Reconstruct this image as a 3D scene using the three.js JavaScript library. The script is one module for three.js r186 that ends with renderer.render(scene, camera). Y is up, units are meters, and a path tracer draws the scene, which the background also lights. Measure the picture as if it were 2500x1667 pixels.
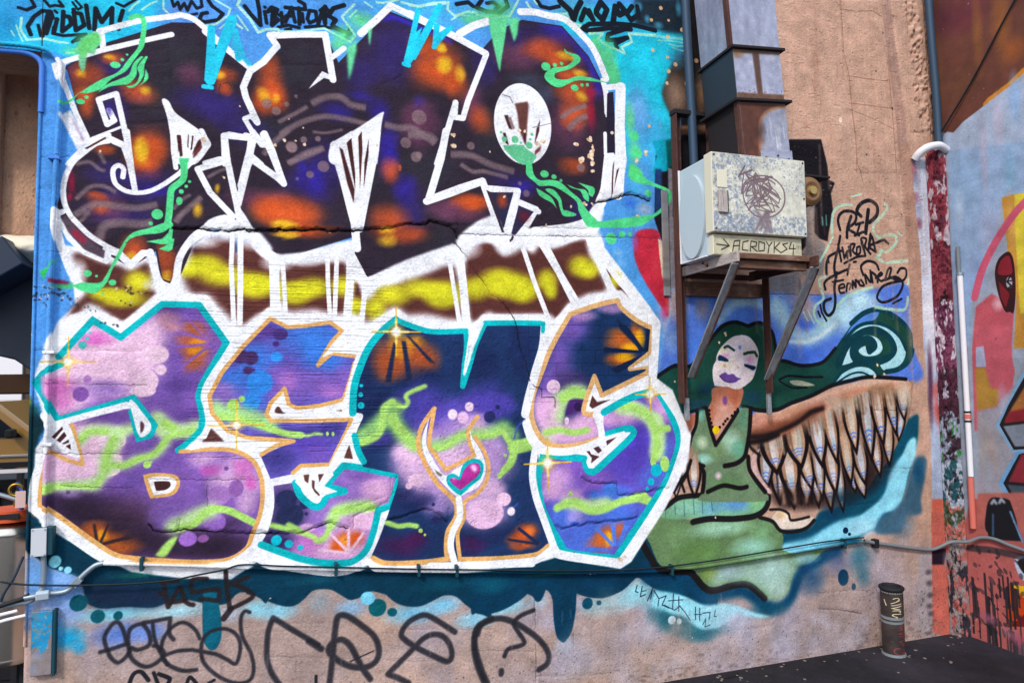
import * as THREE from 'three';
import { mergeGeometries } from 'three/addons/utils/BufferGeometryUtils.js';
import { RoundedBoxGeometry } from 'three/addons/geometries/RoundedBoxGeometry.js';

// ---------------------------------------------------------------- camera, sky, light, exposure
const scene = new THREE.Scene();
const camera = new THREE.PerspectiveCamera(53.13, 1024 / 682, 0.05, 200);
camera.position.set(0, 1.7, 3.523);
camera.rotation.order = 'YXZ';
camera.rotation.set(THREE.MathUtils.degToRad(3.5), THREE.MathUtils.degToRad(-18), THREE.MathUtils.degToRad(-0.8));
const renderer = new THREE.WebGLRenderer({ antialias: true });
renderer.toneMapping = THREE.LinearToneMapping;
renderer.toneMappingExposure = 1.85;
renderer.shadowMap.enabled = true;
{ // a bright, thinly clouded sky, a little brighter towards the sun
  const W = 128, H = 64, data = new Float32Array(W * H * 4), sunDir = new THREE.Vector3(-0.35, 0.75, 0.56).normalize();
  for (let j = 0; j < H; j++) for (let i = 0; i < W; i++) {
    const up = ((j + 0.5) / H - 0.5) * Math.PI, az = ((i + 0.5) / W - 0.5) * 2 * Math.PI, y = Math.sin(up), x = Math.cos(az) * Math.cos(up), z = Math.sin(az) * Math.cos(up);
    const near = Math.pow(Math.max(0, x * sunDir.x + y * sunDir.y + z * sunDir.z), 4), h = Math.max(0, y), k = y < 0 ? 0.35 : 1;
    data.set([(0.86 + 0.5 * near - 0.16 * h) * k, (0.92 + 0.45 * near - 0.06 * h) * k, (1.03 + 0.35 * near + 0.1 * h) * k, 1], (j * W + i) * 4);
  }
  const sky = new THREE.DataTexture(data, W, H, THREE.RGBAFormat, THREE.FloatType);
  sky.mapping = THREE.EquirectangularReflectionMapping; sky.magFilter = sky.minFilter = THREE.LinearFilter; sky.needsUpdate = true;
  scene.background = sky; scene.environment = sky; scene.environmentIntensity = 0.78;
}
const sun = new THREE.DirectionalLight(new THREE.Color(1, 0.95, 0.88), 1.5);
sun.position.set(-3.5, 7.5, 5.6); sun.target.position.set(1.5, 1.5, 0);
sun.castShadow = true; sun.shadow.radius = 20; sun.shadow.mapSize.set(2048, 2048);
Object.assign(sun.shadow.camera, { left: -8, right: 8, top: 8, bottom: -8, near: 0.5, far: 30 });
scene.add(sun, sun.target);

// ---------------------------------------------------------------- the paint on the mural wall
// One sheet of colour for the wall face, drawn in wall millimetres (x along the wall, y up from the ground).
const MX0 = -1320, MX1 = 4320, MY0 = -110, MY1 = 4460, MW = 2048, MS = MW / (MX1 - MX0), MH = Math.round((MY1 - MY0) * MS);
function sheet(w, h) { const c = document.createElement('canvas'); c.width = w; c.height = h; return c; }
let ctx, CS = MS;
function useSheet(c, s, x0, y1) { ctx = c.getContext('2d'); CS = s; ctx.setTransform(s, 0, 0, -s, -x0 * s, y1 * s); ctx.lineJoin = 'round'; ctx.lineCap = 'round'; }
const soft = (o) => { ctx.globalAlpha = o.a ?? 1; ctx.filter = o.b ? 'blur(' + Math.max(0.3, o.b * CS).toFixed(1) + 'px)' : 'none'; };
const done = () => { ctx.globalAlpha = 1; ctx.filter = 'none'; };
function curve(d) {                                                   // '~x y x y | x y ... z' is a smooth line through the points; a bar marks a corner at the point before it, z closes it
  if (d[0] !== '~') return new Path2D(d);
  const closed = d.endsWith('z'), parts = []; let s = '';
  for (const p of d.slice(1).replace('z', '').split('|')) { const n = p.split(' ').filter(Boolean).map(Number), q = parts.length ? [parts[parts.length - 1].at(-1)] : []; for (let i = 0; i + 1 < n.length; i += 2) q.push([n[i], n[i + 1]]); parts.push(q); }
  if (closed) parts[parts.length - 1].push(parts[0][0]);
  const loop = closed && parts.length === 1;
  s = 'M' + parts[0][0].join(' ');
  for (const q of parts) for (let i = 0; i + 1 < q.length; i++) {
    const a = q[i - 1] ?? (loop ? q[q.length - 2] : q[0]), b = q[i], c = q[i + 1], e = q[i + 2] ?? (loop ? q[1] : c);
    s += 'C' + (b[0] + (c[0] - a[0]) / 6).toFixed(1) + ' ' + (b[1] + (c[1] - a[1]) / 6).toFixed(1) + ' ' + (c[0] - (e[0] - b[0]) / 6).toFixed(1) + ' ' + (c[1] - (e[1] - b[1]) / 6).toFixed(1) + ' ' + c[0] + ' ' + c[1];
  }
  return new Path2D(s + (closed ? 'Z' : ''));
}
function boxed(d, pad, f) {                                          // keep a blurred stroke's working area small
  const n = d.match(/-?\d+(\.\d+)?/g).map(Number); let x0 = 1e9, x1 = -1e9, y0 = 1e9, y1 = -1e9;
  if (d.includes('l')) { f(); return; }
  for (let i = 0; i + 1 < n.length; i += 2) { x0 = Math.min(x0, n[i]); x1 = Math.max(x1, n[i]); y0 = Math.min(y0, n[i + 1]); y1 = Math.max(y1, n[i + 1]); }
  ctx.save(); ctx.beginPath(); ctx.rect(x0 - pad, y0 - pad, x1 - x0 + 2 * pad, y1 - y0 + 2 * pad); ctx.clip(); f(); ctx.restore();
}
function fill(d, c, o = {}) { const f = () => { soft(o); ctx.fillStyle = c; ctx.fill(curve(d)); done(); }; if (o.b) boxed(d, o.b * 3 + 6 / CS, f); else f(); }
function line(d, w, c, o = {}) { if (o.b && !o.boxed) return boxed(d, w + o.b * 3 + 6 / CS, () => line(d, w, c, { ...o, boxed: true })); soft(o); ctx.strokeStyle = c; ctx.lineWidth = w; ctx.lineCap = o.cap ?? 'round'; ctx.lineJoin = o.join ?? 'round'; ctx.stroke(curve(d)); done(); }
function oval(x, y, rx, ry, c, o = {}) { if (o.b && !o.boxed) { const r = Math.max(rx, ry); return boxed('M' + (x - r) + ' ' + (y - r) + 'L' + (x + r) + ' ' + (y + r), o.b * 3 + 6 / CS, () => oval(x, y, rx, ry, c, { ...o, boxed: true })); } soft(o); ctx.fillStyle = c; ctx.beginPath(); ctx.ellipse(x, y, rx, ry, o.t ?? 0, 0, 7); ctx.fill(); done(); }
const dot = (x, y, r, c, o) => oval(x, y, r, r, c, o);
function mist(x, y, rx, ry, c, a = 1, t = 0, core = 0) {            // a puff of spray paint
  ctx.save(); ctx.translate(x, y); ctx.rotate(t); ctx.scale(rx, ry);
  const g = ctx.createRadialGradient(0, 0, core, 0, 0, 1), rgb = [1, 3, 5].map((i) => parseInt(c.slice(i, i + 2), 16)).join(',');
  g.addColorStop(0, 'rgba(' + rgb + ',' + a + ')'); g.addColorStop(0.5, 'rgba(' + rgb + ',' + a * 0.6 + ')'); g.addColorStop(1, 'rgba(' + rgb + ',0)');
  ctx.fillStyle = g; ctx.fillRect(-1, -1, 2, 2); ctx.restore();
}
const layers = new Map();
function within(d, f) {                                              // paint f on a loose layer, then lay it inside the outline d
  const main = ctx, t = main.getTransform(), key = main.canvas.width + 'x' + main.canvas.height;
  if (!layers.has(key)) { const c = sheet(main.canvas.width, main.canvas.height); layers.set(key, c); }
  const c = layers.get(key); ctx = c.getContext('2d'); ctx.setTransform(1, 0, 0, 1, 0, 0); ctx.clearRect(0, 0, c.width, c.height); ctx.setTransform(t); ctx.lineJoin = 'round'; ctx.lineCap = 'round'; f();
  ctx = main; ctx.save(); ctx.clip(curve(d)); ctx.setTransform(1, 0, 0, 1, 0, 0); ctx.drawImage(c, 0, 0); ctx.restore();
}
const WHITE = '#fbfaff', TEAL = '#0fb0b6', TAN = '#e3ae72', MINT = '#5fd38d', LIME = '#acd877', BROWN = '#5d3733', YELLOW = '#d6d233', INK = '#1d232c', MAROON = '#4a2a2c';
function lines(list, c, o) { for (let i = 0; i < list.length; i += 2) line(list[i], list[i + 1], c, o); }

const seeded = (s) => () => { s = (s + 0x6d2b79f5) | 0; let t = Math.imul(s ^ (s >>> 15), 1 | s); t = (t + Math.imul(t ^ (t >>> 7), 61 | t)) ^ t; return ((t ^ (t >>> 14)) >>> 0) / 4294967296; };
const rq = seeded(23);
function cloud(x, y, rx, ry, c, a) { mist(x, y, rx, ry, c, a * 0.8); for (let i = 0; i < 5; i++) mist(x + (rq() - 0.5) * rx * 1.1, y + (rq() - 0.5) * ry * 1.1, rx * (0.4 + 0.5 * rq()), ry * (0.4 + 0.5 * rq()), c, a * (0.15 + 0.25 * rq()), (rq() - 0.5) * 1.2); }   // uneven passes of the can
const puff = (list, c, a) => { for (const [x, y, rx, ry] of list) cloud(x, y, rx, ry, c, a); };
const mural = sheet(MW, MH);
useSheet(mural, MS, MX0, MY1);
const rp = seeded(11);
function blotches(n, x0, x1, y0, y1, r0, r1, cols, a) { for (let i = 0; i < n; i++) { const r = r0 + (r1 - r0) * rp(); mist(x0 + (x1 - x0) * rp(), y0 + (y1 - y0) * rp(), r * (0.7 + rp()), r * (0.6 + 0.8 * rp()), cols[Math.floor(rp() * cols.length)], a * (0.5 + rp() * 0.5), rp() * 3); } }
function specks(n, x0, x1, y0, y1, r0, r1, cols, a = 1) { for (let i = 0; i < n; i++) oval(x0 + (x1 - x0) * rp(), y0 + (y1 - y0) * rp(), r0 + (r1 - r0) * rp(), r0 + (r1 - r0) * rp(), cols[Math.floor(rp() * cols.length)], { a: a * (0.5 + rp() * 0.5), t: rp() * 3 }); }

// bare render and old coats
ctx.fillStyle = '#c29e8c'; ctx.fillRect(MX0, MY0, MX1 - MX0, MY1 - MY0);
blotches(140, 2500, 4320, 1800, 4460, 60, 260, ['#cfa894', '#b4907f', '#c6a18f', '#c6a798'], 0.35);
// grey-pink foot of the wall
fill('M-1087 956L4896 554 4809 -499 -1072 385', '#a9948f', { b: 60 });
blotches(160, -1300, 4200, -100, 560, 60, 240, ['#b5a4a6', '#a58d84', '#9c98ab', '#b39c90', '#a9a2b6', '#b89d8a'], 0.5);
blotches(40, 200, 2500, 100, 500, 60, 200, ['#c2a08c', '#bfa69c', '#a9a6c0'], 0.5);
specks(500, -1000, 4100, 0, 500, 2, 6, ['#6c6068', '#7b6a66', '#d2c3bd', '#574e58'], 0.5);
specks(160, 2600, 4150, 1900, 4400, 2, 7, ['#8b6455', '#7c5a4f', '#dcb79f'], 0.6);

// sky-blue ground round the letters
fill('~-1284 3504 2409 4137 2480 3509 2214 2886 2115 2564 2190 2150 2129 1636 1992 1388 717 1211 -1162 1391 -1207 2461 -1210 3193 -1342 3244z', '#5b99dd');
fill('M-1284 3504L-467 3644 -672 3416 -833 3287 -973 3226 -1244 3229 -1277 3244', '#35b9df', { b: 12 });
mist(-880,3416,388,155, '#2fc3e2', 0.9); mist(-1149,3425,168,112, '#4a7fc8', 0.7); mist(-1230,3331,73,110, '#2b86bd', 0.8);
mist(-407,3457,249,166, '#5d93dc', 0.9); mist(38,3525,397,132, '#4f94e4', 0.9); mist(688,3720,483,145, '#4fb3dd', 0.7);
mist(-504,3507,143,102, '#5f8fd8', 0.8);
fill('~1471 3743 1610 3869 2250 3972 2240 3669 2184 3338 2140 2881 2037 2872 1891 2809 1844 3169 1824 3454 1743 3627z', '#2cbfd8', { b: 10 });
mist(1988,3183,195,390, '#6f97d6', 0.75); mist(1934,3309,111,166, '#8d9fd8', 0.6); mist(2113,3437,142,227, '#27c6dc', 0.9); mist(2059,3111,112,168, '#48b4e6', 0.9);
mist(1952,2918,138,165, '#5d8ed8', 0.8); mist(1777,3843,332,166, '#43a5dd', 0.7);
mist(1582,3838,216,108, '#57c4b4', 0.6);
specks(90, 2050, 2330, 3150, 3900, 2, 8, ['#7a86c9', '#39a6c9', '#1d7fb0', '#c8b8c0'], 0.5);
// dark sooty patch with shade painted in, and bare plaster by the flue
fill('M1948 3990L2286 4046 2286 3815 2155 3808 2041 3824 1943 3819', '#22303c', { b: 12 });
for (const [x, y, rx, ry] of [[1974,3943,34,41], [2106,3847,41,28], [2247,3974,28,63], [2029,3874,27,34]]) mist(x, y, rx, ry, '#4f9cb8', 0.9);
fill('~2286 3835 2274 3688 2207 3653 2146 3515 2114 3421 2161 3310 2181 3287 2460 3317 2488 4080 2286 4046z', '#4a3d38', { b: 10 });
mist(2215,3433,97,138, '#a98b78', 0.9); mist(2391,3454,85,155, '#96765e', 0.9); mist(2338,3645,141,141, '#33302f', 0.9); mist(2405,3853,71,214, '#241f22', 0.95);
lines(['M1942 3770L2068 3779 2154 3776 2277 3787',18, 'M2096 3751L2175 3762 2276 3761',10, 'M2174 3740L2225 3734 2276 3741',10, 'M2195 3723L2246 3711 2275 3711',10], '#7fd6d6');
fill('M2349 4057L2504 4082 2508 3801 2501 3600 2368 3635 2353 3845', '#211c1f', { b: 14 }); fill('M2239 3293L2490 3321 2478 3005 2229 2983', '#1c181d', { b: 6 }); fill('M2237 3241L2459 3271 2456 3212 2235 3183', '#7a5c4a', { b: 6 });  // dark fills paint in the shade round the duct and blower box
mist(2222,3655,83,83, '#3f86a6', 0.8);
for (const [x, y] of [[2124,3957], [2057,3872], [2175,3887], [2268,3842], [2214,3618], [2165,3569], [2152,3493], [2290,3507], [2062,3685], [2168,3784], [2161,3656], [2416,3629], [2361,3661], [2023,3214]]) dot(x, y, 8 + 8 * rp(), '#e0b08a', { b: 1 });
// black tar and grey panels, shadow side painted in, on the wall beside the blower
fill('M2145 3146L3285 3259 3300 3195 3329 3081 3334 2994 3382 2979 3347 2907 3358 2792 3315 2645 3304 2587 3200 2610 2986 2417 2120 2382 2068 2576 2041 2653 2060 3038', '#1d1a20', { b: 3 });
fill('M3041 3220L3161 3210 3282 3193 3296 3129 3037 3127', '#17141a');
fill('M3143 2857L3212 2854 3202 2639 3251 2591 3285 2565 3257 2364 2834 2348 2840 2494 3126 2507', '#8d8480', { b: 4 });
fill('M2834 2348L3085 2357 3079 2232 2829 2226', '#7d7a80', { b: 4 });
lines(['M3268 2743L3270 2693',11, 'M3299 2759L3300 2695',11], '#4a7c74');
fill('M2040 3129L2167 3148 2162 2994 2131 2951 2034 2930 2067 3038', '#1ba3bd', { b: 3 }); fill('M2133 3138L2171 3145 2169 2981 2139 2965', '#0f5f5e', { b: 4 });
fill('M2054 2958L2098 2961 2094 2709 2048 2667', '#27406d', { b: 5 });
// lower right strip: blue, red and torn edges
fill('M1692 2649L1851 2760 2012 2771 2047 2598 2132 2457 2201 2045 2071 2043 1688 2465', '#5a9cdc');
mist(1882,2740,68,46, '#3f6fc8', 0.95); mist(1977,2711,69,54, '#c3c8dc', 0.8); mist(1774,2812,83,53, '#4a78cf', 0.7); mist(1934,2882,92,154, '#6ea5dc', 0.6);
mist(1796,2441,45,37, '#a8cfec', 0.5); mist(1818,2385,45,30, '#9cc8ea', 0.5);
fill('~2062 2302 2128 2305 2208 2234 2193 1799 2046 1757 2045 2014z', '#8fa3cf', { b: 14 });
mist(2116,1943,54,199, '#b3b4cf', 0.8); mist(2066,1900,53,152, '#5ba2e2', 0.9); mist(2181,2175,47,93, '#c9a893', 0.9);
fill('~1926 2577 2063 2585 2075 2454 2081 2382 2117 2238 2123 2151 2112 2079 2065 2143 1965 2284 1912 2389 1899 2475z', '#bd3448', { b: 4 });
mist(1908,2518,30,83, '#a65fae', 0.8); mist(2088,2100,31,54, '#c24f8a', 0.8); mist(2048,2366,46,92, '#d04a55', 0.6);
fill('M2061 2541L2085 2527 2124 2449 2112 2325 2138 2231 2109 2223 2079 2324 2067 2446', '#dcc2ac', { b: 2 });
fill('M2141 2973L2174 2968 2178 2842 2164 2679 2205 2666 2196 2247 2126 2253 2115 2558 2139 2677', '#8f8a94', { b: 3 });
for (const [x, y, r] of [[1755,2525,34], [1826,2553,20], [1877,2556,13]]) dot(x, y, r, MINT, { b: 2 });

// black lettering on the blue above
const TAGS = [
  // left phrase
  'M-1181 3426L-1149 3419 -1117 3441 -1134 3473',12, 'M-1081 3477L-1060 3451 -1039 3459 -1006 3459 -1023 3481',11, 'M-969 3485L-947 3454 -931 3467 -957 3497',9, 'M-790 3510L-759 3499 -707 3544',11,
  'M-1130 3307L-1143 3344 -1120 3392 -1088 3426 -1055 3427 -1046 3399 -1074 3370',15, 'M-1063 3425L-1085 3309',16, 'M-1054 3383L-1069 3321',14, 'M-1102 3355L-1091 3308',12, 'M-1029 3396L-1040 3330',15, 'M-1039 3434L-1030 3426',10,
  'M-1005 3435L-1007 3340 -971 3381 -980 3414 -1005 3415',16, 'M-964 3451L-953 3353 -920 3383 -934 3436 -964 3436',16, 'M-914 3479L-899 3372',16, 'M-878 3370L-875 3471 -849 3409 -807 3484 -809 3380',17, 'M-763 3478L-775 3426',16, 'M-783 3389L-779 3385',14,
  'M-1041 3355L-1044 3325 -1003 3321 -911 3342 -944 3320 -965 3297',12, 'M-965 3297L-936 3311',9,
  // middle words
  'M-555 3564L-546 3534 -528 3558 -518 3523 -500 3557 -486 3523 -468 3573 -444 3540 -421 3554 -426 3585',12, 'M-394 3590L-375 3562 -327 3532 -350 3497 -406 3478 -434 3484 -421 3518 -398 3526',15, 'M-467 3505L-444 3514',11,
  'M-227 3586L-197 3548 -153 3501',18, 'M-153 3501L-159 3575 -169 3628',17, 'M-134 3574L-124 3516',15, 'M-119 3576L-100 3601 -75 3594 -90 3559 -70 3541 -99 3509 -95 3580',18, 'M-55 3581L-50 3522',15, 'M-75 3572L-45 3555 -30 3569',14, 'M-35 3535L-5 3616 11 3542',16, 'M-25 3564L5 3574',13,
  'M-35 3611L5 3612 61 3616 56 3643 30 3655',17, 'M30 3617L33 3535',18, 'M46 3592L51 3548',15, 'M-134 3598L-132 3596',13, 'M71 3568L81 3614 112 3613 117 3570 82 3548 71 3568',16, 'M123 3543L143 3618 159 3554 159 3648',17, 'M133 3622L159 3648 174 3629',14,
  'M253 3669L200 3644 174 3601 211 3584 195 3554 206 3545 269 3521',20, 'M-69 3503L-20 3521 31 3515',14, 'M61 3523L123 3538 200 3538 269 3521 284 3551',14, 'M-34 3495L-9 3504',13, 'M263 3500L290 3524',13,
  'M853 3773L918 3795 948 3776',20, 'M996 3820L966 3773 1025 3759 1098 3764 1148 3809 1136 3843',21, 'M1026 3807L1062 3819 1099 3801 1074 3779',18, 'M1323 3874L1348 3841 1399 3837 1457 3859',20,
  'M1464 3891L1528 3845 1547 3792',30, 'M1547 3792L1568 3858 1595 3906',30, 'M1593 3799L1621 3867 1673 3812 1647 3864',26, 'M1694 3872L1723 3927 1762 3889 1733 3821 1694 3853 1694 3872',30, 'M1801 3813L1817 3917 1844 3870 1885 3896 1845 3935',31, 'M1928 3935L1892 3884 1919 3850 1961 3883',27, 'M1975 3872L1963 3941',24,
  'M1917 3792L1766 3776 1631 3740 1599 3750 1646 3782 1801 3810 1939 3821 2081 3810',24, 'M1888 3737L1826 3715 1758 3702 1765 3738 1897 3795',23, 'M1895 3738L1811 3687 1824 3664',21,
];
lines(TAGS.map((v) => (typeof v === 'number' ? v * 1.2 : v)), '#17202c');
// pale mint halo lines round the tags
lines(['M-1168 3380L-1171 3326 -1145 3281 -1076 3296 -1019 3289 -985 3289',11, 'M-1187 3342L-1174 3301 -1161 3273',7, 'M-1206 3315L-1194 3293',7, 'M-989 3244L-960 3248 -906 3326 -877 3355',12, 'M-737 3483L-716 3512 -694 3536',9, 'M-684 3496L-645 3533 -618 3548',9,
  'M-591 3558L-591 3516 -563 3490',9, 'M-420 3455L-359 3474 -303 3526 -294 3564 -361 3596',10, 'M-274 3498L-236 3472',8, 'M-340 3456L-312 3487',7,
  'M-251 3614L-261 3586 -202 3525 -163 3462 -129 3483 -69 3492',14, 'M-274 3498L-240 3471',9, 'M-260 3532L-211 3465',9, 'M-69 3481L31 3496 154 3531 285 3478 311 3516 242 3606 306 3683',12, 'M284 3613L316 3651',10, 'M359 3703L397 3681',9, 'M311 3617L327 3625',9,
  'M419 3713L451 3713 534 3744',12, 'M551 3735L635 3725 720 3751 801 3770',13,
  'M595 3725L652 3728 720 3757 789 3774',14, 'M807 3777L801 3735 841 3706 918 3742 965 3743',13, 'M823 3680L870 3716 923 3719',9, 'M965 3731L1061 3729 1159 3756 1191 3816 1210 3855',13, 'M1260 3851L1278 3824 1309 3804 1385 3798 1502 3823 1527 3777 1592 3768 1565 3733',14, 'M1304 3871L1323 3849',11,
  'M1644 3726L1731 3739 1697 3702 1750 3672 1872 3639 1852 3674 1922 3716 1903 3764 2080 3778',15], '#b5e6cf', { a: 0.9 });

// mint spray round the top of the letters
for (const [x, y, rx, ry, a] of [[-902,3306,55,42], [-934,3252,73,28], [253,3513,65,49], [343,3599,77,50], [227,3453,49,38], [941,3698,72,36], [1061,3741,121,43], [1762,3617,59,105], [1786,3507,53,72], [1895,3237,33,106], [1917,3051,40,79], [1683,3681,39,52]]) mist(x, y, rx * 1.35, ry * 1.35, '#6ccf8b', 0.95);
fill('~1657 3703 1716 3661 1762 3592 1815 3549 1833 3450 1771 3442 1747 3539 1695 3633z', '#62c68c', { b: 8 });
fill('~1889 2973 1952 2949 1983 2901 2015 2874 1982 2857 1886 2886z', '#5fce80', { b: 4 });

// the worn left edge below: dark green-black coats
fill('M-1120 1667L-1089 1666 -1078 1626 -1028 1560 -1019 1540 -1051 1497 -1062 1410 -1069 1228 -1073 1157 -1023 1076 -1105 1082', '#12323c', { b: 8 });
for (const [x, y, rx, ry, c] of [[-1071,1610,30,37, '#1d5a58'], [-1081,1490,30,82, '#0f3a40'], [-1092,1650,15,30, '#7a9a3a'], [-1080,1292,22,96, '#0d3a48']]) mist(x, y, rx, ry, c, 0.8);
// ---- dark teal wave under the letters
fill('M-1092 1162L-925 1074 1978 894 2025 596 1434 596 -819 827 -889 938 -1041 1064', '#083a4e', { b: 4 });
// lower sprayed sky-blue halo
for (const [x, y, rx, ry, c, a] of [[-742,699,219,48, '#7fd0ea', 0.95], [-488,679,191,45, '#a6dcec', 0.9], [-926,742,85,111, '#7fa3e0', 0.9], [-1028,883,67,59, '#6fa6da', 0.95], [-949,875,85,47, '#7aa0d6', 0.95], [-720,605,145,74, '#5f86dc', 0.95], [-594,598,89,62, '#6a8fe0', 0.9], [-923,612,85,64, '#16a0d6', 0.98], [-971,645,46,84, '#3f9fdc', 0.9], [-878,566,38,38, '#1f96c8', 0.8], [-151,655,86,57, '#8fd6ea', 0.9], [-265,644,75,56, '#b9cbe0', 0.8],
  [-54,630,125,58, '#8ed2ea', 0.95], [138,648,74,74, '#93a3ac', 0.8], [287,606,101,56, '#8bb9de', 0.9], [597,545,174,68, '#7fc9ec', 0.95], [759,569,108,59, '#82cdf0', 0.95], [924,476,143,60, '#8fd4ee', 0.9], [1071,529,185,67, '#86cfe8', 0.9], [1277,539,75,69, '#a9c3d8', 0.8], [1676,467,199,78, '#a0d6e2', 0.9], [1872,514,161,99, '#96dcea', 0.98], [2070,435,209,76, '#8fdcf0', 0.98], [2273,318,149,84, '#8fdcf2', 0.98], [1423,285,76,64, '#b9c6d8', 0.7]]) mist(x, y, rx, ry, c, a);
fill('~-1124 698 -1125 1035 -1077 990 -1046 965 -997 920|-901 879|-872 827 -858 766 -833 741 -784 724 -701 722 -596 707 -532 721 -462 728 -383 705|-378 548 -358 499 -340 487 -318 498 -303 544 -306 625 -315 688|-275 693 -221 735 -147 713 -103 674 -104 791 -313 831 -577 866 -746 906 -829 936 -952 1016 -1052 1082 -1112 1141 -1135 1143z', '#083a4e', { b: 2 });
fill('~-1077 990 -1017 936 -997 916|-909 880 -876 832 -867 785 -850 756|-986 789 -1046 805 -1077 649 -1084 960z', '#7aa3da', { b: 6 });
mist(-1028,883,59,67, '#6f9fd6', 0.9); mist(-941,865,68,38, '#8aa8d8', 0.8); mist(-986,771,110,47, '#86aae2', 0.9);
fill('~-856 830 -745 827 -619 805 -550 789 -532 726 -596 707 -701 722 -784 724 -829 740 -850 770z', '#232a44', { b: 18, a: 0.75 });
fill('~-196 815 89 787 389 763 760 716 1013 702|1011 495 953 502 880 550 820 604 759 616 699 596 640 577 576 581 513 606 461 653|389 676 343 656 287 646 237 677 187 707 113 710 70 675 31 649 -16 647 -78 671 -158 714 -195 733z', '#083c52', { b: 2 });
fill('~902 718 1249 690 1745 654 1944 693 1955 839|1999 735 2043 649|2076 622 2213 585 2281 531 2387 484|2383 371 2276 400 2174 459 2072 493 1972 527 1900 581 1868 596 1841 581 1775 536 1677 509 1614 511 1551 526 1496 549|1487 443 1461 346 1423 301 1405 301 1375 335 1359 430 1355 525 1337 571 1316 587|1301 553 1282 530 1259 533 1241 559 1212 576|1158 541 1071 507 985 496 928 507 900 521z', '#073c56', { b: 2 });
mist(1015,648,145,67, '#0e6b80', 0.7); mist(760,674,216,43, '#0f6478', 0.5); mist(138,757,199,30, '#145a6c', 0.6); mist(1615,576,180,54, '#0a3f5c', 0.8); mist(1339,670,174,17, '#2d6a3c', 0.5); mist(-598,859,188,18, '#1f7a66', 0.8);
fill('~-381 752 -312 745|-313 688 -303 625 -301 543 -318 498 -340 486 -362 504 -377 548 -380 633z', '#0d6074', { b: 2 });
for (const [x, y, rx, ry, c] of [[-886,760,35,36, '#0c5462'], [-810,693,29,29, '#0c5866'], [-730,687,19,20, '#0b5560'], [-980,948,24,27, '#8fdcec'], [-957,916,9,9, '#a6e4f4'], [-930,907,15,15, '#96ddf4'], [419,594,44,43, '#0c5c66'], [492,563,25,21, '#0c5866'], [371,645,36,32, '#7fc9e4'], [1560,488,32,31, '#0b5068'], [1629,484,16,14, '#0b4c64'], [2081,339,27,25, '#c9f0fa'], [2129,324,17,17, '#c9f0fa']]) oval(x, y, rx, ry, c, { b: 1.5, t: -0.3 });
// ---- the painted woman and the swirling hair
fill('~2273 2229 3235 2239 3630 2284 3945 2329 3966 2135 3995 1871 4041 1695 3703 1665 3277 1654 2819 1468 2222 1500 2054 1717 2126 2054z', '#5d7fd4', { b: 10 });
for (const [x, y, rx, ry, c, a] of [[2516,2124,259,112, '#5a86dc', 0.9], [2611,2182,140,44, '#a9c6dc', 0.95], [2927,2116,100,145, '#a9d0e4', 0.9], [3088,1953,165,83, '#a9cbea', 0.95], [3245,2038,112,112, '#b6dcec', 0.9], [3406,2107,210,153, '#bfe2ec', 0.98], [3571,2196,195,107, '#c4e6ee', 0.98], [3092,2036,101,74, '#4f6fd4', 0.95], [2351,2129,76,93, '#b7a6a4', 0.8], [2181,2141,91,133, '#caa996', 0.95], [2131,1946,74,115, '#93abd8', 0.8], [3128,2144,102,102, '#c2ad9c', 0.85], [3050,2201,110,74, '#b99c90', 0.7], [3134,1854,184,83, '#4f76d8', 0.9], [2306,1885,109,126, '#5484e0', 0.9], [3839,2080,160,110, '#8c9fdc', 0.9], [3976,1748,91,111, '#5f7ed6', 0.95]]) mist(x, y, rx, ry, c, a);
lines(['~2458 2059 2573 2165 2668 2183 2782 2162 2868 2123',53, '~2880 2180 2973 2042 3069 1969 3171 1978 3276 2038 3407 2133 3572 2222',84], '#b3d6e6', { b: 16, a: 0.8 });
line('~2978 1936 3087 1936 3211 1970 3340 2056',22, '#e6f2f4', { b: 6, a: 0.7 });
// water round the wing
fill('~3390 1116 3672 1220 3815 1401 3865 1486 3907 1450 3878 1168 3835 1008 3759 853 3603 780 3589 731 3451 710 3367 700 3181 659 2885 653 2851 758 3067 780 3152 870 3316 907z', '#0c4a62', { b: 8 });
fill('~3797 1326 3880 1409 3985 1457 3992 1388 3974 1285 3932 1166 3891 1057 3827 916 3756 845 3636 828 3523 721 3394 665 3251 677 3405 861 3535 935 3669 1027 3744 1175z', '#0c4f64', { b: 8 });
fill('~3906 1287 3963 1294 3943 1165 3881 1066 3827 916 3756 845 3657 818 3589 765 3501 716 3355 701 3400 779 3531 852 3663 926 3771 1089 3845 1204z', '#9fdcec', { b: 8 });
fill('~3666 943 3729 1082 3823 1179 3890 1176 3870 1040 3830 941 3770 852 3693 840 3636 786 3589 731 3494 731 3325 687 3081 659 2866 647 2878 700 3085 731 3290 803 3500 837z', '#93d6ec', { b: 10 });
mist(3495,747,169,84, '#b4dcf0', 0.7); mist(3243,872,110,64, '#0b3c58', 0.9); mist(2987,755,177,71, '#0d4a62', 0.9); oval(3349,742,22,20, '#0b2a4c'); oval(3378,717,12,10, '#0b2a4c');
fill('~3966 1173 4045 1161 4025 1032 3983 906 3976 804 3852 796 3827 747 3780 693 3586 709 3646 819 3756 845 3838 924 3904 1082z', '#2c5872', { b: 10, a: 0.85 }); mist(3971,1078,60,119, '#104a6c', 0.9); mist(3819,756,136,155, '#4f6e84', 0.8); mist(3505,566,121,112, '#5f7684', 0.6);
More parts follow.
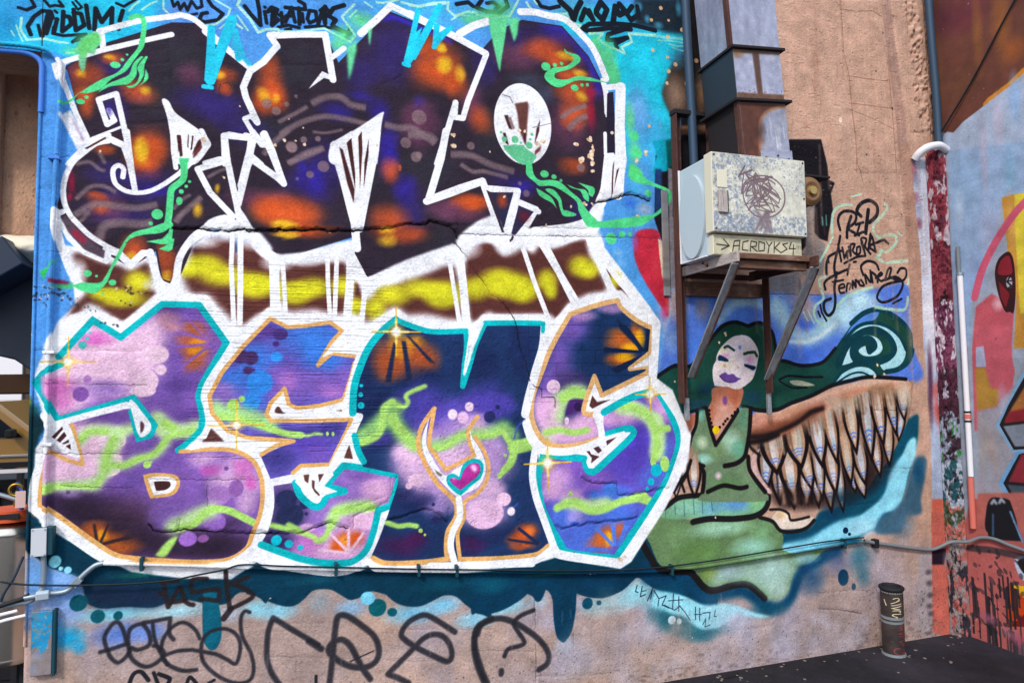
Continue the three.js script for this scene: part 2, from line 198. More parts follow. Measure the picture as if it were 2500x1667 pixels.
// feathered wing
fill('~2670 1314 2863 1363 3165 1458 3590 1598 3937 1679 3955 1609 3924 1471 3860 1352 3739 1187 3613 1075 3448 978 2752 1021 2710 1155z', '#9a7a66', { b: 3 });
for (const [x, y, rx, ry, c, a] of [[3010,1365,234,99, '#c98f6c', 0.7], [3479,1533,247,123, '#8fb8b4', 0.6], [3266,1455,185,102, '#b98a78', 0.6], [2811,1285,114,114, '#7fb8d6', 0.7], [3694,1528,194,155, '#c9b2a2', 0.7], [3046,1098,269,117, '#b58c74', 0.8], [3404,1119,187,187, '#b08c88', 0.7]]) mist(x, y, rx, ry, c, a);
const feather = (n, x0, y0, x1, y1, w) => {                          // one painted feather from its root to its tip: dark rims, pale blade, broken blue bars near the tip
  const L = Math.hypot(x1 - x0, y1 - y0); ctx.save(); ctx.translate(x1, y1); ctx.rotate(Math.atan2(x1 - x0, y0 - y1) + (rq() - 0.5) * 0.08); ctx.scale(1, L / 100); const k = w, P = (s) => new Path2D(s);
  const blade = (m, t) => 'M0 ' + t + 'C' + k * 0.35 * m + ' ' + (t + 16) + ' ' + k * 0.95 * m + ' 40 ' + k * 0.95 * m + ' 66L' + k * 0.8 * m + ' 150L' + -k * 0.8 * m + ' 150L' + -k * 0.95 * m + ' 66C' + -k * 0.95 * m + ' 40 ' + -k * 0.35 * m + ' ' + (t + 16) + ' 0 ' + t + 'Z';
  const fade = (c, a, from, to) => { const g = ctx.createLinearGradient(0, from, 0, to), v = [1, 3, 5].map((i) => parseInt(c.slice(i, i + 2), 16)).join(','); g.addColorStop(0, 'rgba(' + v + ',' + a + ')'); g.addColorStop(1, 'rgba(' + v + ',0)'); return g; };
  ctx.filter = 'blur(0.8px)'; ctx.fillStyle = fade('#170f12', 1, 64, 118); ctx.fill(P(blade(1.36, -16)));
  ctx.fillStyle = fade(['#a8826a', '#b8947a', '#a08678'][n % 3], 1, 105, 150); ctx.fill(P(blade(0.9, 0)));
  ctx.fillStyle = fade(['#ded6d4', '#d3c4b6', '#cfd4de'][(n * 7) % 3], 0.85, 56, 140); ctx.fill(P(blade(0.5, 6)));
  if (n % 4 === 1) { ctx.fillStyle = fade('#6fb4d8', 0.7, 20, 60); ctx.fill(P(blade(0.4, 14))); }
  ctx.filter = 'blur(0.5px)'; ctx.strokeStyle = 'rgba(70,118,212,' + (0.5 + 0.4 * rq()) + ')'; ctx.lineWidth = 3 + 1.2 * rq(); const bars = 2 + Math.floor(rq() * 2), at = 12 + 14 * rq(); for (let i = 0; i < bars; i++) { const yy = at + i * 8, ww = k * (0.42 + i * 0.12); ctx.stroke(P('M' + -ww + ' ' + (yy + 3 * (rq() - 0.5)) + 'L' + k * 0.2 * (rq() - 0.5) + ' ' + (yy + 4) + 'L' + ww * (0.7 + 0.3 * rq()) + ' ' + yy)); }
  ctx.restore();
};
mist(3246,1062,385,183, '#2a1c1e', 0.9); mist(2900,1106,212,176, '#2a1c1e', 0.9); mist(3619,1167,191,191, '#2a1c1e', 0.85); mist(3199,1013,383,137, '#221719', 0.95); mist(3513,1060,151,151, '#1c1418', 0.9); mist(2884,1047,141,158, '#2a1c1e', 0.9);
const tip = (n, a, b, w) => feather(n, a[0], a[1], b[0] + 16 * (rq() - 0.5), b[1] + 36 * (rq() - 0.5), w * (0.85 + 0.3 * rq()));
// lowest tier first, the tier under the arm last
[[[2842,1193,1], [2862,977,1], 46], [[2948,1155,1], [2966,931,1], 50], [[3056,1158,1], [3060,933,1], 46], [[3136,1162,1], [3140,935,1], 44], [[3228,1166,1], [3240,909,1], 46], [[3308,1137,1], [3331,902,1], 44], [[3413,1165,1], [3445,973,1], 42], [[3473,1112,1], [3507,961,1], 36],
  [[2764,1311,1], [2762,1042,1], 52], [[2925,1232,1], [2962,975,1], 66], [[3053,1226,1], [3094,1022,1], 52], [[3154,1246,1], [3181,993,1], 46], [[3246,1258,1], [3276,1008,1], 46], [[3382,1294,1], [3402,1058,1], 46], [[3486,1265,1], [3520,1038,1], 48], [[3616,1302,1], [3640,1069,1], 46], [[3724,1383,1], [3727,1166,1], 42], [[3857,1481,1], [3813,1311,1], 34],
  [[2815,1372,1], [2848,1132,1], 74], [[2982,1407,1], [3030,1163,1], 74], [[3144,1459,1], [3182,1196,1], 58], [[3258,1488,1], [3294,1191,1], 56], [[3417,1551,1], [3452,1266,1], 54], [[3546,1582,1], [3581,1219,1], 56], [[3645,1614,1], [3685,1291,1], 48], [[3744,1630,1], [3788,1355,1], 44], [[3866,1628,1], [3872,1455,1], 40]].forEach(([a, b, w], n) => tip(n, a, b, w));
lines(['~1933 591 2051 586 2187 558 2254 492 2341 445 2466 447 2557 453 2638 413 2728 342 2812 310 2881 349 2932 413 2975 503 3036 544 3157 589 3280 618',76], '#0a4260', { b: 14 });
// green tail
fill('~1919 972 1994 952 2251 889 2483 887 2704 863 2798 840 2870 748 2885 653 3180 643|3077 572 2978 558 2926 492 2883 403 2786 371 2704 422 2632 483 2541 500 2432 503 2342 497 2274 549 2240 597 2069 621 2003 671 1955 778 1916 855z', '#6c865f', { b: 2 });
for (const [x, y, rx, ry, c, a] of [[2426,830,274,66, '#a9d6bc', 0.95], [2651,704,196,77, '#a2d6c4', 0.95], [2271,707,212,90, '#64864e', 0.9], [2118,824,96,96, '#7fa070', 0.8], [2719,784,94,94, '#84b084', 0.8], [2471,568,166,58, '#9fb0c4', 0.9], [2785,553,172,121, '#b8d4d0', 0.95], [2827,432,95,78, '#b9c2b8', 0.9], [3028,593,142,44, '#a8d4de', 0.9], [2345,565,90,49, '#8aa050', 0.8]]) mist(x, y, rx, ry, c, a);
fill('~2019 935 2106 996 2255 1024 2389 1023 2571 1027 2712 1057 2758 1023 2764 944 2724 892 2611 877 2357 896 2207 899 2078 909z', '#7fae8a', { b: 4 }); for (const [x, y, rx, ry, c, a] of [[2541,967,169,68, '#5f8fd4', 0.95], [2359,949,132,58, '#6fa6cc', 0.8], [2209,959,162,65, '#8fc0ac', 0.8], [2672,990,77,94, '#86b678', 0.9]]) mist(x, y, rx, ry, c, a);
lines(['M2063 962L2061 917',6, 'M2123 987L2126 928',6, 'M2185 1006L2186 916',6, 'M2246 1017L2252 919',7, 'M2308 1013L2309 922',7, 'M2370 1001L2376 932',7], '#3f6f78', { a: 0.7 });
fill('~2789 857 2858 907 2906 887 2933 846 3001 841 3071 852 3120 832 3068 804 3008 785 2891 786 2834 798z', '#e2cfc0', { b: 1 }); mist(2857,875,52,35, '#c9a070', 0.8);
lines(['~1919 957 2046 970 2150 1023 2291 1029 2416 1021 2469 1006',31, '~2327 1050 2399 1068 2490 1063 2563 1043 2609 1056',22, '~2241 878 2357 888 2519 876 2667 881 2744 915 2775 975 2760 1055 2714 1104 2679 1153',36, '~2704 871 2798 840 2853 781 2949 766 3048 782 3109 825',23, '~2782 912 2858 907 2915 879 2933 838 3011 840 3071 848',16, '~1901 914 1906 797 1953 705 2018 626 2197 598 2248 559 2298 502 2359 473 2467 485 2559 490 2631 468 2721 389',41], '#1c1a1c', { b: 2 });
for (const [x, y, rx, ry, c, a] of [[2065,497,158,71, '#0d5470', 0.9], [2737,326,171,60, '#0d4c64', 0.95], [3072,478,142,142, '#1f4a70', 0.85], [2316,262,243,73, '#175f6c', 0.9], [2102,339,158,103, '#1a5c6c', 0.9], [3442,555,102,148, '#356c80', 0.9], [3477,438,74,84, '#1f5c70', 0.8], [3277,554,146,109, '#51628a', 0.7]]) mist(x, y, rx, ry, c, a);
fill('~1981 513 2099 486 2200 446 2303 397 2428 391 2535 364 2643 314 2773 276|2679 279 2533 304 2423 271 2369 255 2290 258 2221 295 2163 347 2086 370 2011 408 1953 429z', '#9fe0f0', { b: 6 });
fill('~1928 417 2011 400 2086 363 2162 339 2221 288 2298 249 2378 254|2349 198 2227 199 2099 252 1992 323 1926 345z', '#1f6270', { b: 16, a: 0.8 });
mist(2513,276,166,75, '#a9b8d4', 0.7); mist(2962,223,140,114, '#a9a0b8', 0.6);
for (const [x, y, rx, ry, c] of [[3315,454,42,51, '#0b3c5a'], [3394,389,17,22, '#0b3c5a'], [2084,337,25,24, '#c9f0fa'], [2131,324,16,17, '#c9f0fa']]) oval(x, y, rx, ry, c, { b: 1.5 });
// pale lower fringe of the tail
fill('~2343 505 2432 511 2541 507 2632 491 2713 428 2787 378 2874 412 2916 493 2968 551 2882 590 2693 608 2508 594 2380 561z', '#a9c8c0', { b: 22, a: 0.7 });
mist(3045,942,268,72, '#2a1c1c', 0.9); mist(2919,974,123,79, '#241818', 0.8); mist(3349,946,148,83, '#14303c', 0.8); lines(['M2840 1129L2851 954',18, 'M2905 1078L2927 926',16, 'M3012 1072L3015 928',16, 'M3112 1074L3095 930',16], '#1a1114', { b: 5, a: 0.8 }); lines(['M2874 1048L2889 944',23, 'M2967 1050L2971 939',23, 'M3061 1053L3055 941',22, 'M3156 1064L3146 951',22], '#a98a74', { b: 7, a: 0.7 });
// streaked roots of the feathers
{ const rt = seeded(61), top = [[2727,1328,1], [2912,1377,1], [3114,1460,1], [3270,1521,1], [3483,1592,1], [3700,1630,1], [3911,1627,1]];
  for (let k = 0; k < 90; k++) { const u = rt() * (top.length - 1.001), i = Math.floor(u), f = u - i, x = top[i][0] * (1 - f) + top[i + 1][0] * f, y = top[i][1] * (1 - f) + top[i + 1][1] * f - 10 * rt(), h = 50 + 90 * rt(); line('M' + x.toFixed(0) + ' ' + y.toFixed(0) + 'L' + (x + 10 + 14 * rt()).toFixed(0) + ' ' + (y - h).toFixed(0), 5 + 12 * rt(), ['#d6c2b0', '#8a6450', '#b9906f', '#c9a78c', '#5a4034', '#8fb0b4'][k % 6], { b: 4, a: 0.5 }); } }
// arm
fill('~2653 1370 2657 1457 2735 1518 2821 1516 2970 1561 3172 1606 3381 1652 3595 1692 3815 1698 3948 1670|3922 1618 3701 1639 3483 1592 3270 1513 3063 1437 2961 1383 2814 1341 2709 1337z', '#c59076', { b: 3 });
for (const [x, y, rx, ry, c, a] of [[2732,1447,78,78, '#d79a8c', 0.9], [2868,1483,142,53, '#d8a08c', 0.9], [3119,1558,146,55, '#d9a090', 0.9], [3273,1579,121,46, '#bfa090', 0.8], [3594,1675,193,39, '#dcc0a8', 0.95], [3700,1622,156,58, '#9c7a60', 0.9], [3866,1619,89,89, '#cdb49e', 0.9], [2865,1403,177,62, '#8c523c', 0.9], [3094,1460,145,55, '#8f5f48', 0.8], [2747,1359,113,44, '#3a2420', 0.9], [3375,1552,103,47, '#8c705c', 0.8]]) mist(x, y, rx, ry, c, a);
mist(3333,1536,150,56, '#c9b2a0', 0.8); mist(3897,1575,60,129, '#d8c6b4', 0.9);
line('~2672 1370 2816 1388 2964 1432 3095 1485 3209 1523',57, '#6b3f30', { b: 14, a: 0.75 }); line('~2734 1498 2870 1511 3069 1563 3275 1608 3486 1655 3704 1684 3903 1678',32, '#dcb3a0', { b: 9, a: 0.8 });
line('~2662 1354 2766 1358 2883 1386 3023 1438 3116 1492 3208 1514',30, '#241819', { b: 8 }); line('~2651 1323 2765 1334 2863 1363',31, '#1c1315', { b: 8 });
// hair
const HAIR = '~2020 1725 2144 1793 2214 1792 2285 1808 2360 1893 2437 1996 2494 2044 2588 2057 2671 2030 2758 2056 2843 2000 2863 1903 2864 1821|2932 1813 3040 1788 3131 1788 3234 1812 3320 1887 3398 1972 3510 2084 3621 2137 3731 2139 3862 2098 3958 2011 3973 1889 3910 1784|3762 1741 3672 1708|3575 1717 3425 1685 3277 1662 3121 1599 2969 1553 2831 1516 2735 1518 2613 1537|2365 1512 2240 1515 2170 1517 2112 1617 2062 1687z';
fill(HAIR, '#1f4a3f', { b: 1 });
within(HAIR, () => { puff([[2122,1678,131,106], [3027,1723,181,54], [3282,1754,149,84], [2246,1700,50,66]], '#215a52', 0.8); puff([[2295,1560,133,50], [2682,1599,104,61], [2370,1651,92,50]], '#1b3f5c', 0.7); puff([[2651,2006,140,44], [2509,1949,77,52]], '#24513c', 0.8); puff([[3498,1871,288,288]], '#0d3f48', 0.8); });
fill('~3385 1930 3488 2058 3610 2133 3709 2143|3662 2086 3529 2041 3452 1989z', '#5a86d0', { b: 2 }); fill('~3441 1989 3552 2059 3671 2060 3812 2019 3897 1932 3909 1853 3854 1784 3730 1750 3688 1785|3778 1819 3838 1888 3809 1966 3713 2026 3615 2034 3505 1990 3416 1921 3371 1854z', '#aadbe6'); fill('~3378 1786 3436 1887 3525 1964 3602 1982 3687 1957 3716 1897 3670 1854 3572 1845 3520 1871 3532 1896 3576 1913|3585 1879 3639 1879 3652 1922 3600 1956 3524 1939 3467 1879 3475 1828 3452 1803z', '#b7e0ea'); fill('~3277 1662 3385 1736 3493 1773 3589 1768 3652 1725 3607 1709|3521 1709 3425 1694 3330 1670z', '#aedbe6');
lines(['~3466 2057 3577 2128 3699 2152 3840 2106 3948 2020 3974 1897 3934 1810 3841 1758 3740 1742',34, '~3396 1938 3508 2032 3628 2064 3758 2044 3866 1976 3917 1888',25, '~3346 1787 3438 1930 3549 1999 3669 2017 3776 1966 3816 1888 3745 1828 3624 1811 3496 1820 3467 1879 3524 1939 3611 1956 3652 1914 3606 1879',48, '~3298 1670 3386 1753 3494 1794 3601 1785 3673 1716',21, '~3319 1670 3437 1727 3534 1739 3618 1708',13], '#0b3f4a');
fill('~2966 1691 3036 1694 3115 1677 3155 1660 3074 1657 2995 1666z', '#b5b59c', { b: 2 }); lines(['~2888 1700 2958 1723 3077 1714 3218 1713',15, '~2888 1692 2974 1650 3093 1648',11], '#16151c');
lines(['~2025 1725 2143 1789 2214 1785 2276 1800 2361 1901 2456 2004 2512 2040 2587 2053 2671 2030|2758 2052 2843 2000 2868 1894 2869 1821|2942 1813 3040 1788 3141 1789 3234 1812 3331 1896',23, '~2240 1515 2348 1543|2365 1527',18, '~2614 1541 2735 1514 2860 1515 2969 1553 3131 1598 3277 1654 3425 1685 3596 1709 3904 1692',26], '#171a20', { b: 1.5 });
// neck, face
fill('~2415 1658 2609 1656 2595 1553 2547 1499 2470 1408 2412 1340 2380 1434 2365 1520 2394 1581z', '#b5745c', { b: 2 }); puff([[2483,1509,93,110], [2433,1417,51,93]], '#dcaea0', 0.9); puff([[2551,1609,51,60]], '#a8624a', 0.8); oval(2487,1579,17,27, '#7a4a86', { b: 5 });
fill('~2615 1975 2562 1965 2517 1939 2467 1894 2440 1850 2433 1819 2416 1794 2407 1756 2409 1706 2418 1669|2476 1662 2513 1661 2550 1648 2594 1647|2644 1672 2687 1703 2716 1760 2734 1824 2741 1863 2723 1914 2686 1956 2653 1972z', '#ecdadd', { b: 1 });
within('~2615 1975 2562 1965 2517 1939 2467 1894 2440 1850 2433 1819 2416 1794 2407 1756 2409 1706 2418 1669 2513 1658 2594 1647 2644 1672 2687 1703 2716 1760 2734 1824 2741 1863 2723 1914 2686 1956 2653 1972z', () => {
  puff([[2485,1879,44,24], [2690,1857,56,21], [2481,1790,44,20]], '#ead9b4', 0.9); puff([[2502,1844,38,31], [2676,1815,38,38]], '#e29fd0', 0.95); puff([[2537,1800,38,55]], '#e9dcc6', 0.7); puff([[2492,1790,17,14], [2588,1777,14,14]], '#c9a078', 0.8); puff([[2636,1940,70,38]], '#f2e2e6', 0.8);
});
fill('~2458 1853 2480 1847 2520 1825 2515 1812 2475 1816 2449 1822 2448 1841z', '#12304c', { b: 2 }); fill('~2634 1798 2668 1793 2713 1783 2712 1767 2693 1759 2667 1770 2637 1783z', '#0c2c48', { b: 2 });
line('~2497 1898 2519 1906 2541 1895 2563 1882',17, '#2c4c44'); line('~2637 1860 2671 1868 2713 1871|2727 1847',19, '#2c4c44'); oval(2606,1899,10,12, '#5f8cd8', { b: 3 });
fill('~2453 1728 2494 1748 2512 1737 2527 1735 2550 1739 2575 1720 2608 1709 2589 1701 2570 1689 2529 1684 2492 1693 2467 1712z', '#6f4f96', { b: 1.5 }); line('~2457 1726 2474 1706 2496 1693 2533 1686',5, '#3a2244');
// dress, arms, necklace
fill('~2302 1514 2365 1520 2388 1418 2412 1325|2488 1415 2585 1522 2669 1528|2654 1394 2621 1277 2628 1214 2634 1136 2697 1078 2752 1021 2749 965 2310 994 2312 1048 2334 1160 2318 1206 2239 1248 2233 1317 2263 1407z', '#71876a', { b: 2 });
for (const [x, y, rx, ry, c, a] of [[2522,1336,93,93, '#b9dcc4', 0.9], [2322,1336,50,50, '#cfe0c0', 0.9], [2319,1237,91,41, '#a9dcd0', 0.95], [2575,1287,77,77, '#6fb89c', 0.8], [2611,1466,52,95, '#5f8f78', 0.8], [2319,1498,33,50, '#7cc0b0', 0.8], [2428,1278,75,67, '#84a070', 0.8], [2476,1090,168,76, '#5f7f56', 0.8], [2423,1136,28,28, '#f0c8dc', 1]]) mist(x, y, rx, ry, c, a);
fill('~2186 1486 2222 1500 2293 1506 2282 1468 2236 1401 2219 1409z', '#b56f58', { b: 2 });
fill('~2725 1281 2694 1211 2727 1115 2799 1018 2761 1020 2663 1142 2667 1236z', '#d9b2ac', { b: 4 });
lines(['~2293 1514 2281 1437 2243 1362 2232 1294 2248 1232 2326 1198',23, '~2356 1535 2379 1419 2412 1317|2488 1407 2575 1514',25, '~2669 1528 2654 1394 2631 1292 2611 1239 2553 1202 2470 1191',29, '~2638 1237 2645 1159 2689 1094 2752 1021',29, '~2230 1233 2317 1176 2323 1114 2312 1048',28, '~2348 1046 2457 1076 2566 1054 2622 1059',27], '#181316', { b: 2 });
line('~2643 1347 2659 1291 2723 1241',17, '#181316', { b: 4 });
for (const [x, y] of [[2376,1523], [2375,1500], [2379,1473], [2387,1448], [2395,1424], [2576,1526], [2554,1507], [2532,1488], [2501,1469], [2485,1456], [2471,1439], [2445,1422]]) dot(x, y, 9, '#141216');
oval(2417,1406,24,24, '#f4c81a');
// dark feathers left of the dress
[[[2214,1272,1], [2182,1107,1], 30], [[2265,1224,1], [2250,1043,1], 44], [[2149,1169,1], [2137,1050,1], 26]].forEach(([a, b, w], n) => tip(n * 3, a, b, w));
lines(['~2239 1233 2210 1166 2156 1109 2120 1060',21, 'M2165 1131L2189 1056',16], '#1a1518', { b: 2 });
// memorial lettering with its mint halo
lines(['~3340 2645 3355 2770 3417 2829 3513 2843',20, '~3516 2899 3595 2919',14, '~3238 2456 3301 2547 3347 2618',17, '~3275 2356 3224 2334 3237 2273 3251 2213 3191 2171 3172 2117 3202 2064 3259 2045',18, '~3268 2072 3365 2175 3471 2246 3655 2300',20, '~3796 2869 3802 2820 3688 2714 3719 2638 3801 2656 3872 2653 3869 2603 3794 2543 3741 2548 3730 2519 3694 2503|3763 2471 3816 2473 3925 2485 3980 2487 4004 2431 3961 2330',21, '~3674 2168 3797 2157 3923 2159 3955 2238',21, '~3892 2683 3927 2656',11, '~3091 2123 3121 2070',12, '~3124 2137 3169 2057',12], '#b4dcc0', { a: 0.85 });
const RIP = ['~3409 2670 3395 2731 3423 2781 3484 2799 3544 2782 3532 2725 3470 2687|3494 2668 3562 2643',21, '~3504 2765 3469 2680 3462 2621',23, 'M3540 2712L3602 2730',19, 'M3575 2721L3545 2650',17, 'M3527 2638L3598 2666',19, '~3586 2771 3554 2804 3591 2855 3663 2881 3723 2850 3719 2786 3654 2733',27, '~3650 2817 3632 2731 3619 2661',30,
  '~3407 2628 3386 2551 3350 2440 3351 2379',20, '~3387 2572 3406 2463',17, '~3305 2452 3306 2486 3384 2524 3427 2533',17, 'M3420 2553L3433 2485 3461 2534 3458 2486',17, '~3471 2562 3485 2501 3489 2570 3524 2579 3504 2536 3537 2510',17, '~3540 2559 3566 2567 3564 2525 3537 2517 3540 2559',16, '~3586 2603 3607 2513|3578 2616 3621 2619 3610 2569 3651 2522',17, '~3659 2656 3634 2543|3667 2642 3696 2538|3645 2571 3717 2603 3772 2620 3806 2600',19, '~3431 2450 3536 2496 3606 2506',16, 'M3508 2461L3526 2465',16,
  '~3284 2376 3287 2438 3306 2486',20, '~3270 2274 3264 2315 3308 2350 3411 2395 3454 2410',18, '~3473 2445 3452 2376',17, '~3368 2386 3342 2290 3346 2209 3330 2141 3287 2106 3255 2139 3258 2193 3309 2215',21, 'M3331 2324L3416 2340',15, '~3380 2284 3422 2293 3415 2313 3380 2298 3387 2257 3420 2258',15, '~3438 2266 3449 2314 3475 2315 3464 2280',15, '~3490 2288 3493 2336 3516 2295 3519 2344 3552 2310',16, '~3562 2345 3586 2311 3552 2310 3545 2338',16, '~3605 2326 3599 2381 3640 2334 3644 2410',17, '~3582 2380 3567 2435 3622 2472 3691 2461 3715 2420',19, '~3657 2334 3652 2397 3695 2371 3701 2336',19, '~3685 2363 3740 2386 3732 2400 3703 2371 3728 2344 3755 2352',16, '~3764 2352 3795 2423 3823 2431 3801 2374|3899 2349 3946 2379 3949 2429 3904 2435 3875 2405',18, '~3764 2352 3855 2376 3916 2336 3875 2257 3791 2213 3720 2204 3691 2238 3735 2302 3808 2332 3899 2349',19, 'M3822 2196L3900 2229',16, 'M3224 2172L3234 2125',15, 'M3205 2131L3220 2098',15, 'M3234 2125L3268 2072',15];
lines(RIP, '#1f1f26');
// white, crimson and coral coats at the far end of the wall
fill('M4047 3205L4414 3257 4433 2507 4438 1898 4060 1897 4070 2582', '#c9ccdc', { b: 4 });
fill('M4070 2054L4449 2059 4438 1409 4399 879 4222 882 4078 891 4097 1419', '#aab4cc', { b: 4 });
fill('M4078 891L4222 882 4424 886 4429 642 4052 672', '#d2705f', { b: 3 });
fill('M4066 805L4500 775 4454 -93 4242 -52 4023 32', '#c06c60', { b: 3 });
fill('M4055 564L4188 560 4152 456 4048 465', '#2a1c2c', { b: 4 }); mist(4203,487,76,92, '#8f94a4', 0.8);
for (const [x, y, rx, ry, c] of [[4058,3111,31,63, '#b8404f'], [4069,2925,27,42, '#b8404f'], [4087,2754,25,42, '#7c2a3c'], [4078,3062,42,63, '#8c8fa8'], [4088,2854,31,94, '#9aa0bc'], [4122,2494,73,135, '#c4c8d8'], [4145,2136,62,165, '#e3dfe6'], [4152,1895,62,165, '#dcd6de'], [4182,1478,51,92, '#d0412c'], [4168,1611,51,61, '#cf5a50'], [4209,1363,41,113, '#d06a66'], [4171,1155,61,162, '#b0b9d0'], [4119,1744,20,163, '#4a1c34'], [4105,1542,20,163, '#4a2436']]) mist(x, y, rx * 1.5, ry * 1.4, c, 0.85);
fill('M3940 546L4048 536 4019 32 3980 9 3899 61', '#a3989a', { b: 4 }); for (const [x, y] of [[4016,419], [4016,348], [4021,270], [4011,201], [4017,152]]) mist(x, y, 40, 26, '#4a4048', 0.9);
fill('M3847 4306L3925 4319 3972 3828 4022 3232 4024 3103 3946 3097 3929 3452 3880 3908', '#ad8c80', { b: 2 }); fill('M3943 3296L4036 3305 4087 2492 4071 1897 3979 1897 3972 2488', '#b28d7c', { b: 3 });
lines(['M3492 4168L3612 4172 3764 4200 3839 4173',6, 'M3531 3716L3689 3714 3869 3722',6, 'M3535 3529L3687 3532 3896 3533',6, 'M3495 4233L3503 3871 3540 3710 3553 3449 3570 3265 3568 3065',5, 'M3537 3485L3720 3445 3906 3389',5, 'M3871 3907L3895 3525 3907 3094',4], '#8a6656', { a: 0.8 });
lines(['M3486 4231L3493 3872 3534 3663 3568 3346 3573 3121',5, 'M3073 3744L3239 3745 3411 3789',4, 'M3068 3288L3219 3359 3390 3391',4, 'M3227 3680L3248 3592 3295 3521 3281 3421',5], '#a67a66', { a: 0.7 });
// ---- the whole piece stands on a white contour
fill('M-1008 2355L-653 2311 1689 2541 1715 2466 1987 2145 2064 2039 2025 1719 2130 1649 2246 1379 2218 1228 2065 974 1833 687 1764 655 1374 753 1310 740 1137 724 851 729 624 751 384 808 278 771 112 792 -88 840 -147 870 -261 800 -466 824 -682 876 -941 1041 -1042 1121 -1070 1217 -1066 1443 -1019 1517 -1080 1730 -1071 1787 -1015 1942 -996 2001 -927 2081 -936 2160', WHITE, { b: 3 });

// ---- brown band with yellow clouds between the two rows
fill('~-940 2316 -896 2312 -817 2276 -758 2267 -707 2246 -637 2284 -620 2192 -599 2141 -624 2107 -723 2008 -843 2079 -882 2084 -910 2039 -938 2001 -966 2000 -930 2083 -888 2134 -903 2194 -929 2255z', BROWN, { b: 10 });
fill('~-399 2417 -291 2429 -258 2407 -238 2051 -265 2027 -320 2079 -380 2142 -449 2146 -487 2232 -472 2337z', BROWN, { b: 14 });
fill('~-203 2409 -124 2329 -90 2282 -88 2101 -144 2064 -216 2016 -232 2051 -218 2229z', BROWN, { b: 12 });
fill('~-41 2302 75 2307 180 2330 264 2333 282 2216 270 2085 217 2059 110 2081 -17 2073 -46 2175z', BROWN, { b: 14 });
fill('~-199 2410 -165 2375 -98 2330 -96 2113 -174 2052 -240 2015 -243 2348z', BROWN, { b: 12 });
fill('~307 2229 349 2168 349 2093 313 2061 301 2123z', BROWN, { b: 8 });
fill('~374 2156 466 2202 625 2259 782 2329 834 2312 859 2136 845 2044 688 2067 579 2065 516 2102 423 2063 361 2019 355 2093z', BROWN, { b: 14 });
fill('~910 2414 978 2457 1033 2473 1102 2396 1201 2441 1279 2418 1316 2474 1388 2450 1462 2474 1606 2531 1611 2433 1684 2309 1713 2226 1606 2202 1477 2137 1424 2040 1352 2079 1069 2074 1015 2087 926 2032 900 2137 882 2300z', BROWN, { b: 12 });
fill('M1686 2401L1732 2382 1807 2264 1867 2167 1928 2111 1905 2132 1805 2193 1738 2297', BROWN, { b: 5 });
// yellow
for (const [x, y, rx, ry] of [[-740,2115,138,58], [-676,2196,81,70], [-805,2136,95,42], [-397,2288,123,67], [-316,2238,147,74], [-151,2196,150,75], [-461,2268,72,67], [19,2158,95,77],
  [-175,2195,115,86], [29,2171,118,71], [110,2192,108,72], [246,2202,79,73], [410,2094,75,81], [313,2104,68,61], [498,2165,139,76], [657,2202,155,71], [754,2166,130,85], [941,2210,107,87], [1078,2248,136,102], [1197,2218,131,97],
  [774,2179,131,98], [1113,2242,205,103], [1211,2205,111,83], [1356,2270,85,85], [1376,2209,56,64], [1564,2354,109,87], [1609,2335,87,66], [1776,2291,52,67]]) { mist(x, y, rx, ry, YELLOW, 0.95); mist(x, y, rx * 0.75, ry * 0.75, '#dfda3c', 0.8); }
// soft white overspray at the band's upper edge
for (const [x, y, rx, ry] of [[-177,2411,93,58], [-69,2307,94,53], [57,2331,131,42], [192,2355,134,49], [288,2366,56,80], [435,2246,125,44], [625,2329,142,52], [789,2382,132,66], [889,2426,107,73], [979,2510,135,61], [1130,2458,96,76], [1244,2498,140,63], [1463,2530,187,50], [1651,2505,74,81], [-409,2399,101,45], [-291,2435,91,46], [-488,2336,50,89], [-579,2182,93,44], [-919,2233,47,73], [374,2193,50,74]]) mist(x, y, rx, ry, WHITE, 0.95);
// white drips and bars across the band
for (const [d, w] of [['M-272 2448L-276 2287 -262 2010',22], ['M-236 2456L-234 2229 -235 2011',26], ['M-82 2331L-74 2084',46], ['M-39 2308L-32 2175 -26 2055',20],
  ['M-41 2320L-33 2205 -25 2055',20], ['M173 2361L176 2212 186 2058',22], ['M219 2369L215 2213 209 2059',23], ['M288 2372L285 2247 272 2060',41], ['M355 2230L355 2155 342 2019',25],
  ['M795 2395L820 2233 852 2026',24], ['M855 2405L874 2234 892 2027',44], ['M1214 2442L1262 2321',24],
  ['M1218 2442L1283 2247 1369 2033',28], ['M1323 2468L1422 2314 1504 2158',28], ['M1352 2476L1444 2308 1541 2152',24], ['M1620 2503L1686 2366 1759 2206 1804 2172',44], ['M1672 2436L1807 2271 2038 2049',37]]) line(d, w, WHITE);
// upper contour of the lower row
lines(['M-1025 1890L-938 2017 -857 2040 -773 2003 -737 1975 -678 2032 -589 2120 -501 2128 -395 2119 -330 2038 -264 1928 -237 1928 -99 2054 9 2020 79 2015',44,
  'M-206 1958L-96 2066 -22 2019 76 2021 205 2035 301 1931 343 1932 435 2026 516 2072 592 2016 720 1998 878 2007 925 1988 986 2047 1266 2052',44, 'M994 2051L1344 2057',41, 'M1342 1897L1387 2006 1492 2117 1635 2169 1805 2201 1866 2139 2022 2050',51], WHITE, { b: 4 });

